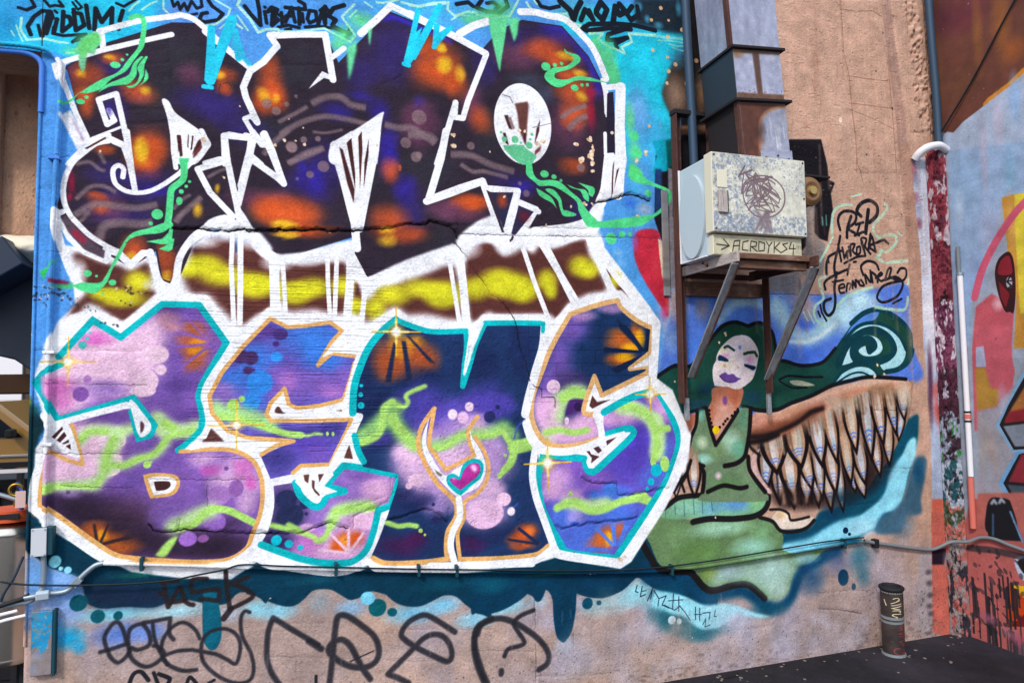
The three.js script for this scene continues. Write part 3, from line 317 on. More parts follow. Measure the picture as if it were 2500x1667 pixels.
// ---- dark letters of the upper row
const UPPER = 'M-986 3173L-841 3298 -726 3357 -551 3446 -426 3462 -197 3255 -45 3395 -82 3452 156 3497 223 3345 489 3665 1002 3535 1104 3662 1233 3737 1471 3738 1631 3585 1751 3367 1792 3085 1758 2876 1708 2757 1582 2610 1330 2555 1163 2464 1064 2531 868 2477 820 2442 374 2262 315 2376 333 2478 -38 2338 -196 2460 -376 2471 -394 2428 -451 2383 -496 2256 -526 2193 -575 2212 -599 2355 -706 2268 -867 2362 -990 2475 -1000 2534 -954 2739 -894 2805';
line(UPPER, 16, '#352b38');
within(UPPER, () => {
  ctx.fillStyle = '#352b38'; ctx.fillRect(MX0, MY0, 6000, 6000);
  const puffs = puff;
  puffs([[-726,3382,123,57], [-501,3287,147,147], [-611,3093,96,143], [32,3387,132,79], [32,3268,131,84], [-163,2962,152,101], [1271,3380,160,74], [1065,3059,119,179], [693,2849,198,132], [374,2758,95,126], [756,2426,164,118], [-182,2531,175,87]], '#34343c', 0.8);
  puffs([[-767,3200,122,66], [-392,3093,197,99], [-785,3022,74,121], [-978,3147,55,73], [-331,3049,198,99], [-212,2967,151,75], [505,3454,185,236], [343,3319,109,137], [-776,2695,161,75], [-639,2688,132,88], [-714,2596,227,49], [-737,2502,194,54], [191,2838,185,154], [73,2702,182,97], [595,2612,103,194], [1010,3489,96,180], [1275,3622,186,155], [1178,2808,210,84], [1579,2677,117,117]], '#382c68', 0.95);
  puffs([[212,3110,118,64], [423,3134,83,88], [332,3195,87,38], [493,2946,61,166], [462,2907,58,167], [108,2736,73,122], [43,2775,36,97], [1499,3686,153,83], [1596,3619,97,129], [1678,3455,52,169], [1448,3740,140,57], [506,3642,158,40], [1220,2777,84,63], [-597,2633,121,33], [563,2721,78,103], [649,3188,51,62], [629,3644,149,40]], '#3a2cb4', 0.5);
  line('~1372 3765 1468 3737 1564 3676 1641 3575 1685 3456 1696 3370',32, '#3a2f9c', { b: 14 });
  line('~429 3618 506 3647 595 3627 730 3584 818 3556',23, '#3d32a4', { b: 8 });
  puffs([[648,3074,124,147], [947,3193,82,153], [-182,2616,152,76], [1180,3512,159,98], [643,3130,113,102], [1489,3175,145,189], [857,2630,214,74], [-812,2526,106,85], [831,2628,133,67], [-468,3214,78,78], [-699,3083,75,57], [-907,2373,105,63], [-71,2624,118,65]], '#6a4058', 0.95);
  // hot spots: orange, then yellow hearts
  const O = '#d9612f', Yl = '#f0bd38';
  puffs([[-903,3147,78,69], [-913,3057,50,37], [-904,3004,37,64], [-655,2811,80,122], [-686,3094,76,57], [-806,3240,51,33], [-314,3223,60,45], [-318,3160,40,35], [-107,3218,67,134], [-121,3110,66,66], [-67,3142,46,67], [701,3522,110,63], [740,3400,127,104], [735,3382,144,110], [849,3327,64,93], [1356,3585,138,81], [1464,3551,127,51], [982,3150,65,77], [1533,3449,128,57], [1531,3363,134,57], [1555,3274,102,70], [1528,3197,76,63],
    [-636,2817,83,83], [-661,2756,66,33], [-837,2535,42,32], [-828,2805,48,27], [-853,2586,48,21], [-12,2554,131,83], [-126,2565,76,70], [-699,2350,59,70], [-565,2281,49,99], [4,2549,137,96], [-105,2573,53,53], [486,2554,108,83], [530,2479,141,51], [487,2818,51,71], [946,2676,88,47], [74,2473,132,36], [1516,2926,88,51], [1099,2693,48,62], [919,2681,108,41]].map(([x, y, rx, ry]) => [x, y, rx * 1.25, ry * 1.25]), O, 0.72);
  puffs([[-673,2814,38,89], [-664,3107,33,28], [-811,3247,33,19], [-338,3220,30,30], [-928,3154,27,27], [-136,3145,41,46], [-77,3136,26,31], [764,3519,35,35], [781,3422,52,64], [781,3422,64,52], [867,3387,35,65], [770,3514,35,29], [1484,3572,70,32], [1579,3480,58,29], [1596,3340,58,38], [1535,3561,26,19], [-677,2819,38,71], [-28,2492,83,36], [-709,2309,43,32], [-559,2223,33,38], [-11,2450,65,18], [-31,2498,77,30], [-36,2449,77,18], [473,2444,63,44], [474,2502,57,25], [-427,2551,28,51], [-343,2658,17,29]], Yl, 0.85);
  puffs([[1646,3241,32,141], [-957,2651,21,68], [-960,2572,16,26], [1650,3377,39,58]], '#9c1f42', 0.85);
  puffs([[1240,3400,147,43], [1358,3330,75,75]], '#46495c', 0.8);
  // grey wave ribbons
  const ribs = (list) => { for (let i = 0; i < list.length; i += 2) { line(list[i], list[i + 1] * 0.55, '#8c7876', { a: 0.55, b: 3, cap: 'butt' }); line(list[i], list[i + 1], '#7d6b72', { a: 0.6, b: 3, cap: 'butt' }); } };
  ribs(['~-56 2952 33 3020 160 3071 290 3064 375 3051',32, '~93 3129 160 3169 238 3179 290 3146 364 3138',38, '~-66 3015 8 3065 73 3110',23, '~461 3060 532 3050 614 3053 726 2985',39, '~99 2984 160 2984 248 3010',16, '~-133 2844 -95 2900 -16 2982',31, '~-15 2808 59 2867 150 2908',31,
    '~-939 2726 -886 2742 -846 2712 -821 2705',19, '~-848 2795 -837 2770 -822 2739',18, '~-936 2563 -883 2623 -824 2633 -774 2608',21, '~-939 2489 -862 2545 -783 2545 -687 2540 -601 2563',35, '~-839 2382 -821 2446 -762 2466 -681 2465 -620 2475',43, '~-522 2481 -491 2529 -412 2612',30, '~-533 2544 -502 2587 -460 2620',17, '~-957 2449 -919 2462 -881 2510',21, '~-386 2709 -327 2750 -273 2766',17,
    '~-21 2813 60 2851 155 2904',30, '~584 3017 694 3021 734 2992',46, '~813 2933 928 2937 1031 2898 1171 2869',41, '~867 2884 934 2849 1003 2855 1135 2832',27, '~1457 3202 1529 3258 1615 3293',32, '~1501 3139 1554 3200 1620 3232',38]);
  for (const [x, y, r] of [[-121,3104,25], [-76,3072,22], [-1,2893,27], [56,2939,17], [-27,3112,13], [125,2948,13], [18,3158,9], [152,2810,29], [87,2763,19], [26,2736,8], [571,2973,29], [641,2914,18], [-3,2898,27], [925,2990,22], [125,2951,14], [1573,2924,25], [1241,2751,20], [1203,2805,11], [643,3119,40], [625,2902,28]]) dot(x, y, r, '#8b7478', { a: 0.75, b: 2 });
  line('~-333 3179 -341 3136 -332 3111',3, '#2a2228'); line('~-323 3180 -300 3188 -285 3174',3, '#2a2228');
});
// ---- white outlines of the upper row
const U1 = [
  '~-858 3363|-775 3403 -688 3442 -554 3483 -518 3497|-462 3487 -406 3446 -335 3383 -218 3288',28, 'M-851 3369L-840 3285',26, 'M-1000 3198L-942 3227 -850 3273 -682 3343 -553 3394',25,
  'M-1001 3193L-1003 3124 -980 3059 -945 2965 -897 2857',23, 'M-933 2809L-876 2854 -749 2924',12, '~-973 2724 -924 2791 -875 2830 -820 2852 -773 2842 -738 2808 -719 2746',17, 'M-812 2870L-747 2842',14,
  'M-715 2747L-727 2814 -749 2927 -782 3075 -854 3039 -817 2924 -788 2947 -810 2992',25,
  'M-406 3431L-349 3386 -282 3338 -205 3280',31, 'M-84 3463L-109 3456 -74 3405 -137 3315 -200 3259 -230 3176',32, 'M-99 3455L31 3480 159 3499',33, 'M159 3499L180 3375 198 3267',35, 'M-230 3176L-218 3125 -164 3004',32, 'M-164 2999L-193 3033 -222 3016 -178 2939 -139 2891 -129 2892',24, 'M-137 2946L-84 2822 -65 2776',29,
  'M-309 2782L-316 2920 -292 2930 -185 2920 -200 2792',29, 'M-398 2779L-333 2805 -296 2808',25, 'M-191 2838L-143 2797',22, 'M185 3376L253 3440',27,
  'M338 3531L419 3617 495 3706 595 3673 818 3597',37, 'M595 3679L708 3638 823 3597 1016 3519',39, 'M1019 3514L913 3241 882 3139 836 3140 842 3222',32, 'M842 3219L795 3061 737 2874',32,
  'M869 3610L953 3670 1025 3702',42, '~1222 3790 1309 3801 1398 3794 1488 3789 1578 3728 1662 3647 1713 3548 1745 3470',40, '~1725 3455 1743 3376 1747 3264',34, 'M1737 3413L1853 3440',34, 'M1839 3425L1826 3198 1827 2969',66, 'M1743 3389L1743 3245',14, 'M1730 3138L1734 3021',16,
  'M-922 2836L-898 2833 -809 2876',21, '~-809 2847 -858 2831 -906 2786 -949 2737 -977 2672 -987 2604 -978 2537 -953 2483|-879 2403 -799 2350 -759 2332',23, 'M-789 2846L-748 2830 -722 2751 -697 2626',24, '~-734 2901 -717 2757 -697 2626',24,
  '~-748 2682 -746 2720 -767 2736 -789 2711 -780 2654 -744 2622 -694 2612 -633 2625 -571 2665 -499 2729',22, 'M-499 2729L-441 2806 -388 2870 -416 2934',28, 'M-541 2921L-537 2826 -525 2745',22, 
  'M-179 2921L-313 2923 -300 2806 -254 2587 -237 2492',30, 'M-191 2920L-201 2809 -249 2587',32, 'M-300 2800L-430 2747 -375 2638 -270 2526',29, 'M-190 2816L-59 2729 -41 2712 -94 2874 -129 2951',30, 'M-140 2894L-168 2935',30,
  'M-579 2142L-628 2330 -658 2329 -708 2272 -759 2324 -809 2339 -803 2299',32, '~-628 2336 -611 2273 -590 2205 -548 2166 -518 2207 -503 2312 -452 2408 -399 2458',32, 
  'M-987 2503L-1011 2490 -956 2382 -896 2323 -808 2285',25, 'M-1011 2501L-1015 2451 -988 2341 -953 2243 -913 2172',33,
  'M-215 2930L-181 2921 -203 2827 -235 2679',35, 'M-192 2819L-61 2729 -38 2706 -131 2951',32, 'M-187 2957L-142 2894 -125 2927',30, 'M215 2929L362 3027',38, 'M209 2928L252 2748 307 2524 319 2399',41, 'M421 3020L412 2922 368 2693 331 2500',39, 'M258 2933L294 2796 325 2652',22, 'M306 2989L319 2817 325 2626',33, 'M365 3014L356 2884 340 2678',24,
  'M788 3057L760 2908 692 2678',40, 'M679 2667L825 2727 989 2800 1055 2609 1117 2505',38, 'M1023 2762L1191 2761 1160 2602 1130 2478',36, 'M1183 2706L1311 2653',32,
  'M699 2678L859 2750 989 2800 1076 2556 1103 2511',41, 'M1023 2762L1170 2760 1162 2691 1117 2511',36, 'M1176 2705L1297 2665 1246 2580 1166 2494',35, '~1729 2866 1694 2720 1615 2623 1501 2574 1288 2541',51, 'M1756 3012L1727 2808 1694 2735',67, 'M1830 3164L1834 3019 1805 2785',61, 'M1731 3140L1732 3017',23, 'M1740 2996L1779 2992 1842 3027',30, 'M1771 2992L1769 2768',23, 
];
lines(U1, WHITE);
for (const [d, c, b] of [
  ['M-1047 3182L-1007 3210 -1009 3133 -1014 3098 -1031 3121', WHITE, 0], ['M-1007 2946L-966 2975 -896 2837 -933 2790', WHITE, 3], ['M-963 2941L-953 2930 -907 2839 -913 2833', '#a07aa5', 4],
  ['M-908 2802L-825 2864 -816 2860 -895 2801', MAROON, 1], ['M-789 2878L-778 2884 -771 2865', MAROON, 1], ['M-763 2883L-754 2881 -747 2860 -756 2861', MAROON, 1],
  ['~-590 3065 -575 3075 -557 3059 -529 3011 -446 2953 -399 2917 -373 2878 -385 2846 -439 2771 -516 2764 -539 2817 -555 2922 -569 2996z', WHITE, 1],
  ['M-525 2902L-505 2904 -496 2805 -508 2799', MAROON, 1], ['M-475 2912L-471 2910 -472 2843 -477 2853', MAROON, 0], ['M-457 2909L-450 2907 -456 2840 -463 2834', MAROON, 0], ['~-427 2889 -413 2864 -417 2843 -451 2799 -440 2857z', '#6b3a36', 2],
  ['M-522 2905L-509 2906 -506 2847 -516 2822', MAROON, 1], ['M-447 2847L-421 2897 -415 2874 -457 2810', MAROON, 2],
  ['M78 3203L144 3304 185 3290 211 3261 154 3270', WHITE, 1],
  ['~186 2933 316 3022 439 3119 458 3124|444 3052 423 2846|197 2826z', WHITE, 2], ['M185 2926L288 3006 437 3021 421 2910 374 2655 337 2494 307 2499 203 2839', WHITE, 2],
  ['M230 2917L248 2906 307 2701 303 2631 270 2730', '#4a2b2b', 2], ['M267 2943L291 2971 310 2784 310 2702', '#4a2b2b', 1], ['M325 2981L343 3012 347 2916 334 2703', '#55322f', 1], ['M378 2976L378 2899 353 2711 356 2846', '#4a2b2b', 1],
  ['M-996 2480L-972 2487 -958 2466 -878 2375 -814 2333 -818 2296 -897 2334 -961 2409', '#5a4c58', 2], ['M-957 2421L-933 2428 -888 2380 -897 2357 -937 2388', '#8a3348', 4],
  ['~-410 2458 -379 2501 -325 2528 -292 2530 -248 2503|-237 2564 -181 2477 -170 2462 -291 2447 -346 2461z', WHITE, 2],
  ['~-415 2449 -291 2447 -170 2462 -113 2414 -90 2367 -147 2376 -208 2421 -291 2435 -399 2411 -462 2361z', WHITE, 6],
  ['~-177 2465 -149 2430 -98 2366 -47 2351|74 2371 192 2414 300 2442|288 2372 133 2340 -69 2307 -177 2375z', WHITE, 4], ['~365 2243 561 2346 822 2449|849 2398 625 2304 467 2234 374 2162 349 2218z', WHITE, 5],
  ['~836 2463 883 2518 959 2576 1041 2615|1110 2511 1274 2513|1273 2472 1151 2439 1095 2443 957 2476 889 2433 849 2404z', WHITE, 6],
  ['~884 2512 931 2548 986 2585 1042 2611|1103 2511|1210 2557 1296 2555 1427 2570 1539 2611 1600 2622|1709 2693 1667 2534 1673 2471|1575 2515 1388 2457 1173 2480 1130 2438 1033 2487 965 2470 896 2426 856 2477z', WHITE, 6],
  ['M1138 2485L1166 2507 1159 2486 1141 2472', '#4b3244', 1],
  ['M1037 2743L1166 2752 1104 2544', '#33304a', 1], ['M1194 2679L1283 2651 1173 2514 1149 2520', '#37304c', 1],
  ['M1166 2507L1144 2486 1155 2513', '#4b3244', 0], ['M1009 2754L1036 2743 1110 2524 1096 2524', '#3a3040', 0],
  ['~1656 2718 1709 2693 1684 2634 1675 2577 1615 2602 1585 2607z', WHITE, 3], ['~1811 3024 1858 3021 1865 2978 1821 2815 1757 2768 1694 2735 1721 2865 1732 2988z', '#f0edf2', 3],
  ['M1774 2949L1786 2986 1770 2797 1757 2753', MAROON, 1], ['M1800 2929L1817 2945 1791 2856 1778 2812', MAROON, 1],
  ['M1760 3388L1790 3394 1796 3226 1788 3032 1741 3025 1743 3233 1750 3377', '#2c2538', 1],
]) fill(d, c, { b: b });
mist(1099,2700,41,55, '#b9502c', 0.9); mist(1225,2620,49,42, '#7c1e2c', 0.7); mist(-810,2995,19,42, '#3b2f8c', 0.8);
// the O with its eye
oval(1227,3144,169,231, WHITE, { t: 0.02 });
fill('M1179 3255L1257 3276 1263 3258 1247 3077 1240 3023 1205 3103 1194 3203', '#6a4440', { b: 4 }); fill('M1117 3182L1139 3185 1165 3105 1144 3108', MAROON, { b: 2 }); fill('M1136 3173L1157 3175 1180 3112 1165 3105', '#8d7a78', { b: 3 });
fill('M1107 3081L1125 3083 1142 3014 1124 3024', MAROON, { b: 2 }); fill('M1307 3125L1330 3182 1323 3109 1293 3034', MAROON, { b: 2 }); fill('M1296 2999L1334 3032 1327 3002 1292 2968', '#7d4640', { b: 3 }); fill('M1229 3096L1245 3098 1240 3023 1229 3058', MAROON, { b: 2 });
fill('~1112 3011 1148 3014 1185 3024 1222 3004 1258 2977 1301 2969 1288 2938 1270 2920 1208 2915 1148 2961 1124 2983z', '#6fc495', { b: 1 });
fill('~1110 3008 1167 3010 1210 3024 1252 3001 1303 2964 1266 2926 1237 2930 1180 2935 1145 2963z', '#6fc495', { b: 1 });
for (const [x, y, r] of [[1116,3046,16], [1179,3050,21], [1262,3025,20], [1213,3035,7], [1098,3083,8], [1269,3060,8], [1279,3089,9], [1225,3016,8]]) dot(x, y, r, '#6fc495');
lines(['M1110 3297L1152 3290 1170 3257',6, 'M1285 3129L1393 3164',5], '#8f8894');
// cyan swipes over the outline
lines(['M-378 3451L-381 3340 -384 3183',35, 'M-279 3503L-325 3353 -375 3184',33, 'M-269 3451L-263 3378 -253 3316',30], '#2fc3e2'); lines(['M-289 3512L-330 3379 -375 3226',38], '#2fc3e2');
fill('M-394 3448L-362 3456 -358 3333 -335 3415 -298 3526 -260 3543 -361 3181 -407 3182', '#33c6e4'); fill('M-281 3423L-254 3437 -219 3320 -253 3337', '#35b9d8', { b: 2 }); line('M-409 3156L-374 3155',22, '#33c6e4');
fill('M-288 3438L-259 3453 -249 3359 -186 3293 -205 3280 -282 3359', '#3fb2d6', { b: 4 });
lines(['M640 3703L611 3566 577 3418',29, 'M760 3746L673 3575 588 3420',35, 'M748 3639L730 3526',23, 'M724 3513L782 3591 818 3632',23], '#2ec2e0'); fill('M611 3566L662 3614 605 3428 561 3416', '#2fc6e4'); line('M563 3399L588 3394',25, '#2fc6e4');
lines(['M754 3745L708 3627 616 3440',25, 'M736 3637L727 3514',21, 'M730 3514L759 3588 823 3639',23], '#2ec2e0');
// mint vines and drips
lines(['~-728 3448 -706 3462 -679 3456 -672 3411 -679 3339',22], MINT); fill('~-691 3342 -668 3345 -672 3314 -690 3281 -719 3231 -745 3188 -805 3140 -846 3090 -901 3063 -930 3060 -955 3027 -971 3011 -1008 2992|-1008 3006 -975 3020 -922 3071 -847 3134 -779 3178 -737 3244 -699 3305z', MINT);
fill('~-859 3071 -825 3112 -774 3144 -732 3174 -715 3227 -685 3267 -672 3266|-697 3224 -701 3173 -731 3129 -774 3116 -812 3104z', MINT); fill('~-743 3115 -704 3132 -688 3175 -697 3209 -684 3241 -663 3272|-654 3268 -667 3228 -670 3177 -696 3128 -722 3110z', MINT); fill('~-695 3118 -670 3152 -662 3209|-650 3180 -656 3154z', MINT);
fill('M-943 3270L-859 3312 -875 3250 -905 3256 -912 3176 -924 3159 -937 3192', '#7fc79b', { b: 3 }); fill('~-943 3280 -911 3335 -865 3357 -851 3314 -884 3274 -926 3233z', '#72cf7c', { b: 5 });
for (const [x, y, rx, ry] of [[-789,3212,22,16], [-760,3241,8,7], [-741,3268,6,5], [-927,3020,18,13], [-904,3044,9,8]]) oval(x, y, rx, ry, MINT);
fill('M269 3443L316 3489 316 3438 290 3312 277 3272 271 3365', '#6fcf9a', { b: 6 }); fill('M375 3553L397 3574 386 3482 381 3475', '#69cf98', { b: 4 });
fill('M1034 3712L1147 3742 1127 3613 1107 3502 1097 3423 1088 3446 1059 3579 1042 3660', '#6ccd93', { b: 3 }); fill('M1147 3736L1215 3753 1201 3654 1182 3609 1164 3666', '#6ccd93', { b: 5 }); mist(1111,3803,98,67, '#62c579', 0.8);
fill('~1485 3615 1510 3594 1562 3589 1585 3568 1574 3541 1515 3496 1430 3461 1430 3430 1494 3432 1559 3459 1638 3463 1711 3453 1758 3447|1724 3443 1625 3442 1559 3434 1506 3409 1454 3381 1410 3385 1366 3416 1366 3452 1412 3489 1496 3512 1542 3555 1536 3573 1491 3592z', MINT);
for (const [x, y, rx, ry] of [[1370,3492,28,25], [1425,3508,13,13], [1467,3522,10,10], [1545,3390,24,19], [1591,3412,10,10], [1625,3417,10,10]]) oval(x, y, rx, ry, MINT);
line('~-489 2777 -493 2694 -540 2643 -547 2590 -551 2520 -558 2467',30, MINT); fill('M-513 2793L-465 2797 -473 2773 -483 2737 -504 2735', '#57c787', { b: 2 });
fill('~-537 2468 -578 2431 -660 2415 -710 2395 -730 2365 -758 2296 -782 2249 -801 2192 -830 2152 -854 2135 -902 2144 -941 2168|-903 2183 -835 2185 -811 2214 -778 2289 -745 2364 -720 2406 -691 2430 -630 2451 -568 2478z', MINT);
fill('M-542 2485L-532 2474 -536 2404 -526 2404 -535 2352 -551 2342 -592 2352 -556 2374 -582 2375 -647 2384 -578 2402 -552 2432', MINT); fill('M-1070 2227L-1024 2262 -992 2302 -1024 2251 -1047 2217 -1051 2189', '#45c46c', { b: 2 }); fill('M-1027 2168L-937 2182 -941 2154 -984 2153', '#4fbf78', { b: 5 });
for (const [x, y, rx, ry] of [[-601,2516,25,25], [-508,2586,14,20], [-500,2632,11,11], [-479,2659,8,8], [-465,2683,7,7], [-628,2471,9,9], [-881,2226,16,16], [-846,2215,6,6], [-781,2187,16,14], [-819,2135,7,5]]) oval(x, y, rx, ry, MINT);
fill('~1244 2931 1273 2926 1286 2865 1322 2833 1395 2839 1447 2829 1513 2778 1565 2740 1609 2679 1654 2639 1692 2621 1848 2652 1976 2674 2033 2685 2092 2733 2110 2793 2111 2830 2014 2859 1918 2881|1951 2905 2055 2870 2145 2840 2160 2789 2116 2720 2033 2663 1959 2615 1847 2594 1729 2587 1637 2582 1599 2594 1556 2669 1542 2724 1468 2775 1395 2804 1321 2799 1293 2817 1250 2848 1240 2875z', MINT);
fill('~1299 2786 1343 2765 1393 2734 1422 2674|1393 2707 1320 2743z', MINT); fill('~1354 2780 1402 2784 1445 2738 1459 2676 1481 2671 1540 2653 1510 2638 1458 2641 1437 2689 1423 2730z', MINT); fill('~1484 2822 1544 2802 1596 2798 1619 2765 1618 2729|1588 2748 1566 2789 1514 2803z', MINT); fill('~1552 2838 1605 2827 1650 2817 1657 2789 1641 2759|1619 2772 1612 2800z', MINT);
for (const [x, y, rx, ry] of [[1350,2870,26,21], [1407,2858,16,14], [1449,2840,9,9], [2000,2807,26,23], [1939,3043,31,31], [1921,3144,31,31]]) oval(x, y, rx, ry, '#5fd08a', { a: 0.9 });
// deep crimson and dirt patches on the left edge
fill('M-1037 2195L-990 2194 -951 2184 -961 2173 -1027 2176', '#8c1f3c', { b: 3, a: 0.85 });
// ---- lower row, first letter
const B_TOP = 'M-693 1600L-664 1472 -614 1484 -597 1531 -687 1661 -985 1567 -1072 1733 -1045 1774 -976 1814 -986 1847 -856 2013 -742 1936 -573 2091 -416 2092 -294 1913 -359 1794 -401 1713 -413 1662 -394 1564 -398 1507 -439 1458 -501 1409 -479 1324 -740 1333 -887 1431 -923 1541Z';
const B_LOW = '~-1033 1434|-937 1549|-852 1573 -716 1608|-399 1600 -388 1531 -490 1408|-355 1413 -253 1400 -171 1350 -132 1267 -123 1174 -136 1088 -168 1005 -195 938 -275 894 -380 893 -509 907 -684 940 -758 965 -850 1038 -975 1148 -1036 1195 -1046 1212 -1042 1328z';
function bPaint() {
  ctx.fillStyle = '#8361a8'; ctx.fillRect(MX0, MY0, 6000, 6000);
  fill('~-991 1847 -856 2002 -741 1925 -603 2039 -571 1971 -605 1891 -573 1812 -608 1722 -667 1667 -796 1686 -938 1601 -1004 1598 -1068 1733 -1037 1792z', '#e9c2da', { b: 26 }); fill('~-1032 1423 -923 1543 -832 1551 -763 1488 -742 1410 -760 1334 -817 1294 -978 1276 -1029 1274z', '#e6bbd8', { b: 24 });
  puff([[-848,1869,260,197], [-749,1813,221,173], [-964,1705,132,152], [-651,1914,139,118], [-920,1418,177,152], [-815,1424,103,118], [-898,1951,103,83]], '#e9bfd8', 0.98);
  puff([[-988,1716,101,61], [-977,1662,81,61], [-830,1930,78,47], [-869,1924,67,36]], '#c864b0', 0.75);
  puff([[-796,1702,156,47], [-520,1698,141,162], [-470,1812,137,164], [-567,1414,160,107], [-690,1281,131,78], [-473,2042,143,50]], '#6f549e', 0.7);
  puff([[-495,1709,109,33], [-552,2069,142,33], [-794,1572,156,42], [-467,1568,109,49], [-475,1449,87,60], [-360,1445,66,33]], '#4e3874', 0.6);
  puff([[-905,1186,212,111], [-808,1099,235,133], [-685,1008,239,83], [-381,960,228,70], [-276,1059,110,61]], '#3a2a46', 0.85);
  fill('~-1039 1211 -963 1233 -854 1231 -727 1158 -612 1078 -485 1035 -168 996 -195 933 -301 897 -534 913 -733 958 -917 1086z', '#2e2232', { b: 34, a: 0.85 }); puff([[-688,1144,130,104]], '#4b3442', 0.5); puff([[-921,1246,56,40]], '#9a84b4', 0.8);
  puff([[-225,1330,129,89], [-197,1225,90,90], [-305,1259,88,66], [-197,1144,61,67], [-386,1360,88,49]], '#dfb5d8', 0.85); puff([[-209,1317,62,62], [-181,1252,39,51], [-354,1313,60,33]], '#d05fae', 0.75);
  puff([[-537,1100,106,69]], '#7a5fa0', 0.8);
  // sunbursts
  puff([[-832,1068,87,56], [-773,1026,72,46], [-709,988,93,41]], '#c96a2c', 0.9); puff([[-802,1044,36,36]], '#f0a92a', 0.9);
  lines(['M-832 1095L-819 1014',13, 'M-775 1096L-807 1013',11, 'M-807 1007L-686 1030',15], '#3a2a32', { b: 2 });
  puff([[-435,1927,94,44], [-429,1869,83,50], [-430,1973,72,50], [-423,1823,66,61]], '#b8632c', 0.85); puff([[-414,1915,50,22], [-424,1875,55,28]], '#f2a01f', 0.95);
  lines(['M-550 1983L-472 1955 -377 1927',14, 'M-539 1892L-445 1898 -361 1910',13, 'M-486 1800L-424 1852 -361 1904',13, 'M-473 2042L-420 1973 -361 1921',8], '#8a63b0', { b: 3 });
  puff([[-541,2023,71,49], [-519,1983,71,33]], '#c58f8c', 0.7);
  // bubbles
  for (const [x, y, rx, ry] of [[-595,1857,54,43], [-633,1733,49,53], [-574,1786,24,24], [-647,1689,53,27], [-772,1477,57,42], [-743,1460,29,26], [-746,1378,19,31], [-770,1335,36,28]]) oval(x, y, rx, ry, '#efc9de', { b: 2 });
  for (const [x, y, rx, ry, c] of [[-897,1679,32,33, '#80589b'], [-872,1745,16,18, '#a77cb5'], [-318,1192,51,46, '#a479b8'], [-243,1222,33,40, '#9468a8'], [-288,1317,10,10, '#7a4f94'], [-335,1069,49,44, '#8d66b0'], [-449,1002,39,33, '#9a6cbd'], [-384,999,25,18, '#94629f'], [-937,1247,9,9, '#4a305f']]) oval(x, y, rx, ry, c, { b: 2 });
  for (const [x, y, r] of [[-895,1899,17], [-877,1930,8], [-867,1955,6]]) dot(x, y, r, '#52b9b4');
  // lime smoke
  lines(['~-902 1466 -860 1513 -793 1517 -743 1504 -694 1519',47, '~-743 1498 -762 1444 -790 1396 -789 1336',57, '~-780 1357 -817 1294 -855 1275',46, '~-1029 1274 -964 1276 -893 1277 -826 1267',40, '~-741 1350 -692 1364 -667 1379 -602 1393 -567 1425 -542 1457',37, '~-585 1560 -543 1519 -476 1500 -419 1515',70, '~-584 1526 -553 1492',54], '#bcdc9c', { b: 12 });
  lines(['~-897 1471 -860 1508 -792 1506',26, '~-763 1477 -790 1385 -794 1336',31, '~-1029 1274 -931 1274 -836 1268 -808 1304',22, '~-770 1357 -711 1354 -662 1379 -597 1398 -558 1447 -538 1474 -492 1489 -429 1499',27, '~-1029 1263 -1010 1262',35, '~-554 1537 -518 1513',38], LIME, { b: 3 });
  lines(['~-511 1065 -455 1083 -409 1108 -351 1126',70], '#bcdc9c', { b: 14 }); lines(['~-496 1053 -424 1070 -383 1112 -341 1131 -277 1121 -229 1095 -152 1049',33], LIME, { b: 2 }); fill('~-585 939 -550 985 -520 1011 -490 1019|-510 977 -544 930z', LIME, { b: 4 });
  dot(-624,1352,17, LIME); dot(-608,1363,5, LIME);
}
within(B_LOW, bPaint); within(B_TOP, bPaint);
line(B_TOP.replace('Z', ''), 0.1, TEAL);
lines(['M-693 1598L-661 1472 -614 1484 -597 1531 -687 1659 -712 1651 -985 1567 -1072 1733 -1045 1774 -976 1814',27, 'M-986 1847L-856 2013 -742 1936 -573 2093 -416 2092 -294 1913 -359 1794 -401 1713 -413 1662 -394 1564 -398 1507 -439 1458 -496 1412',29], TEAL, { join: 'miter' });
fill('M-1084 1739L-1036 1776 -1033 1663', TEAL, { b: 2 });
fill('M-1054 1760L-1034 1771 -1029 1652 -1048 1685', '#d99cc6', { b: 6 });
line('~-485 1406 -355 1411 -253 1399 -171 1349 -133 1267 -125 1174 -137 1088 -168 1005 -195 938 -275 893 -380 892 -509 907 -684 938 -758 964 -850 1038 -975 1148 -1036 1195|-1046 1212 -1042 1328 -1030 1434',21, TAN);
lines(['M-1033 1442L-943 1387 -883 1365 -904 1455 -928 1543',17], TAN);
fill('M-1023 1535L-984 1553 -939 1543 -917 1483 -891 1390 -939 1408 -1029 1455', WHITE); for (const d of ['M-1006 1492L-967 1536 -962 1525 -994 1483', 'M-987 1477L-958 1514 -948 1495 -973 1466', 'M-966 1461L-940 1478 -938 1465 -959 1458', 'M-951 1449L-933 1459 -930 1432']) fill(d, MAROON);
lines(['M-989 1551L-862 1588 -716 1629 -686 1622',23, 'M-1032 1587L-1007 1544',40], WHITE); fill('~-702 1645 -682 1639 -646 1588 -615 1542 -614 1503 -649 1477 -667 1500 -685 1567z', WHITE); fill('~-655 1549 -640 1538 -642 1510 -654 1499z', '#5a4046', { b: 2 });
fill('~-641 1306|-586 1312 -509 1299 -486 1270 -493 1231 -523 1205 -609 1197|-630 1261z', TAN); fill('~-621 1291|-575 1296 -525 1289 -501 1265 -513 1232 -539 1217 -594 1212|-610 1255z', WHITE); fill('~-595 1273|-565 1274 -532 1270 -526 1250 -544 1234 -584 1230|-592 1254z', '#4a2c2c');
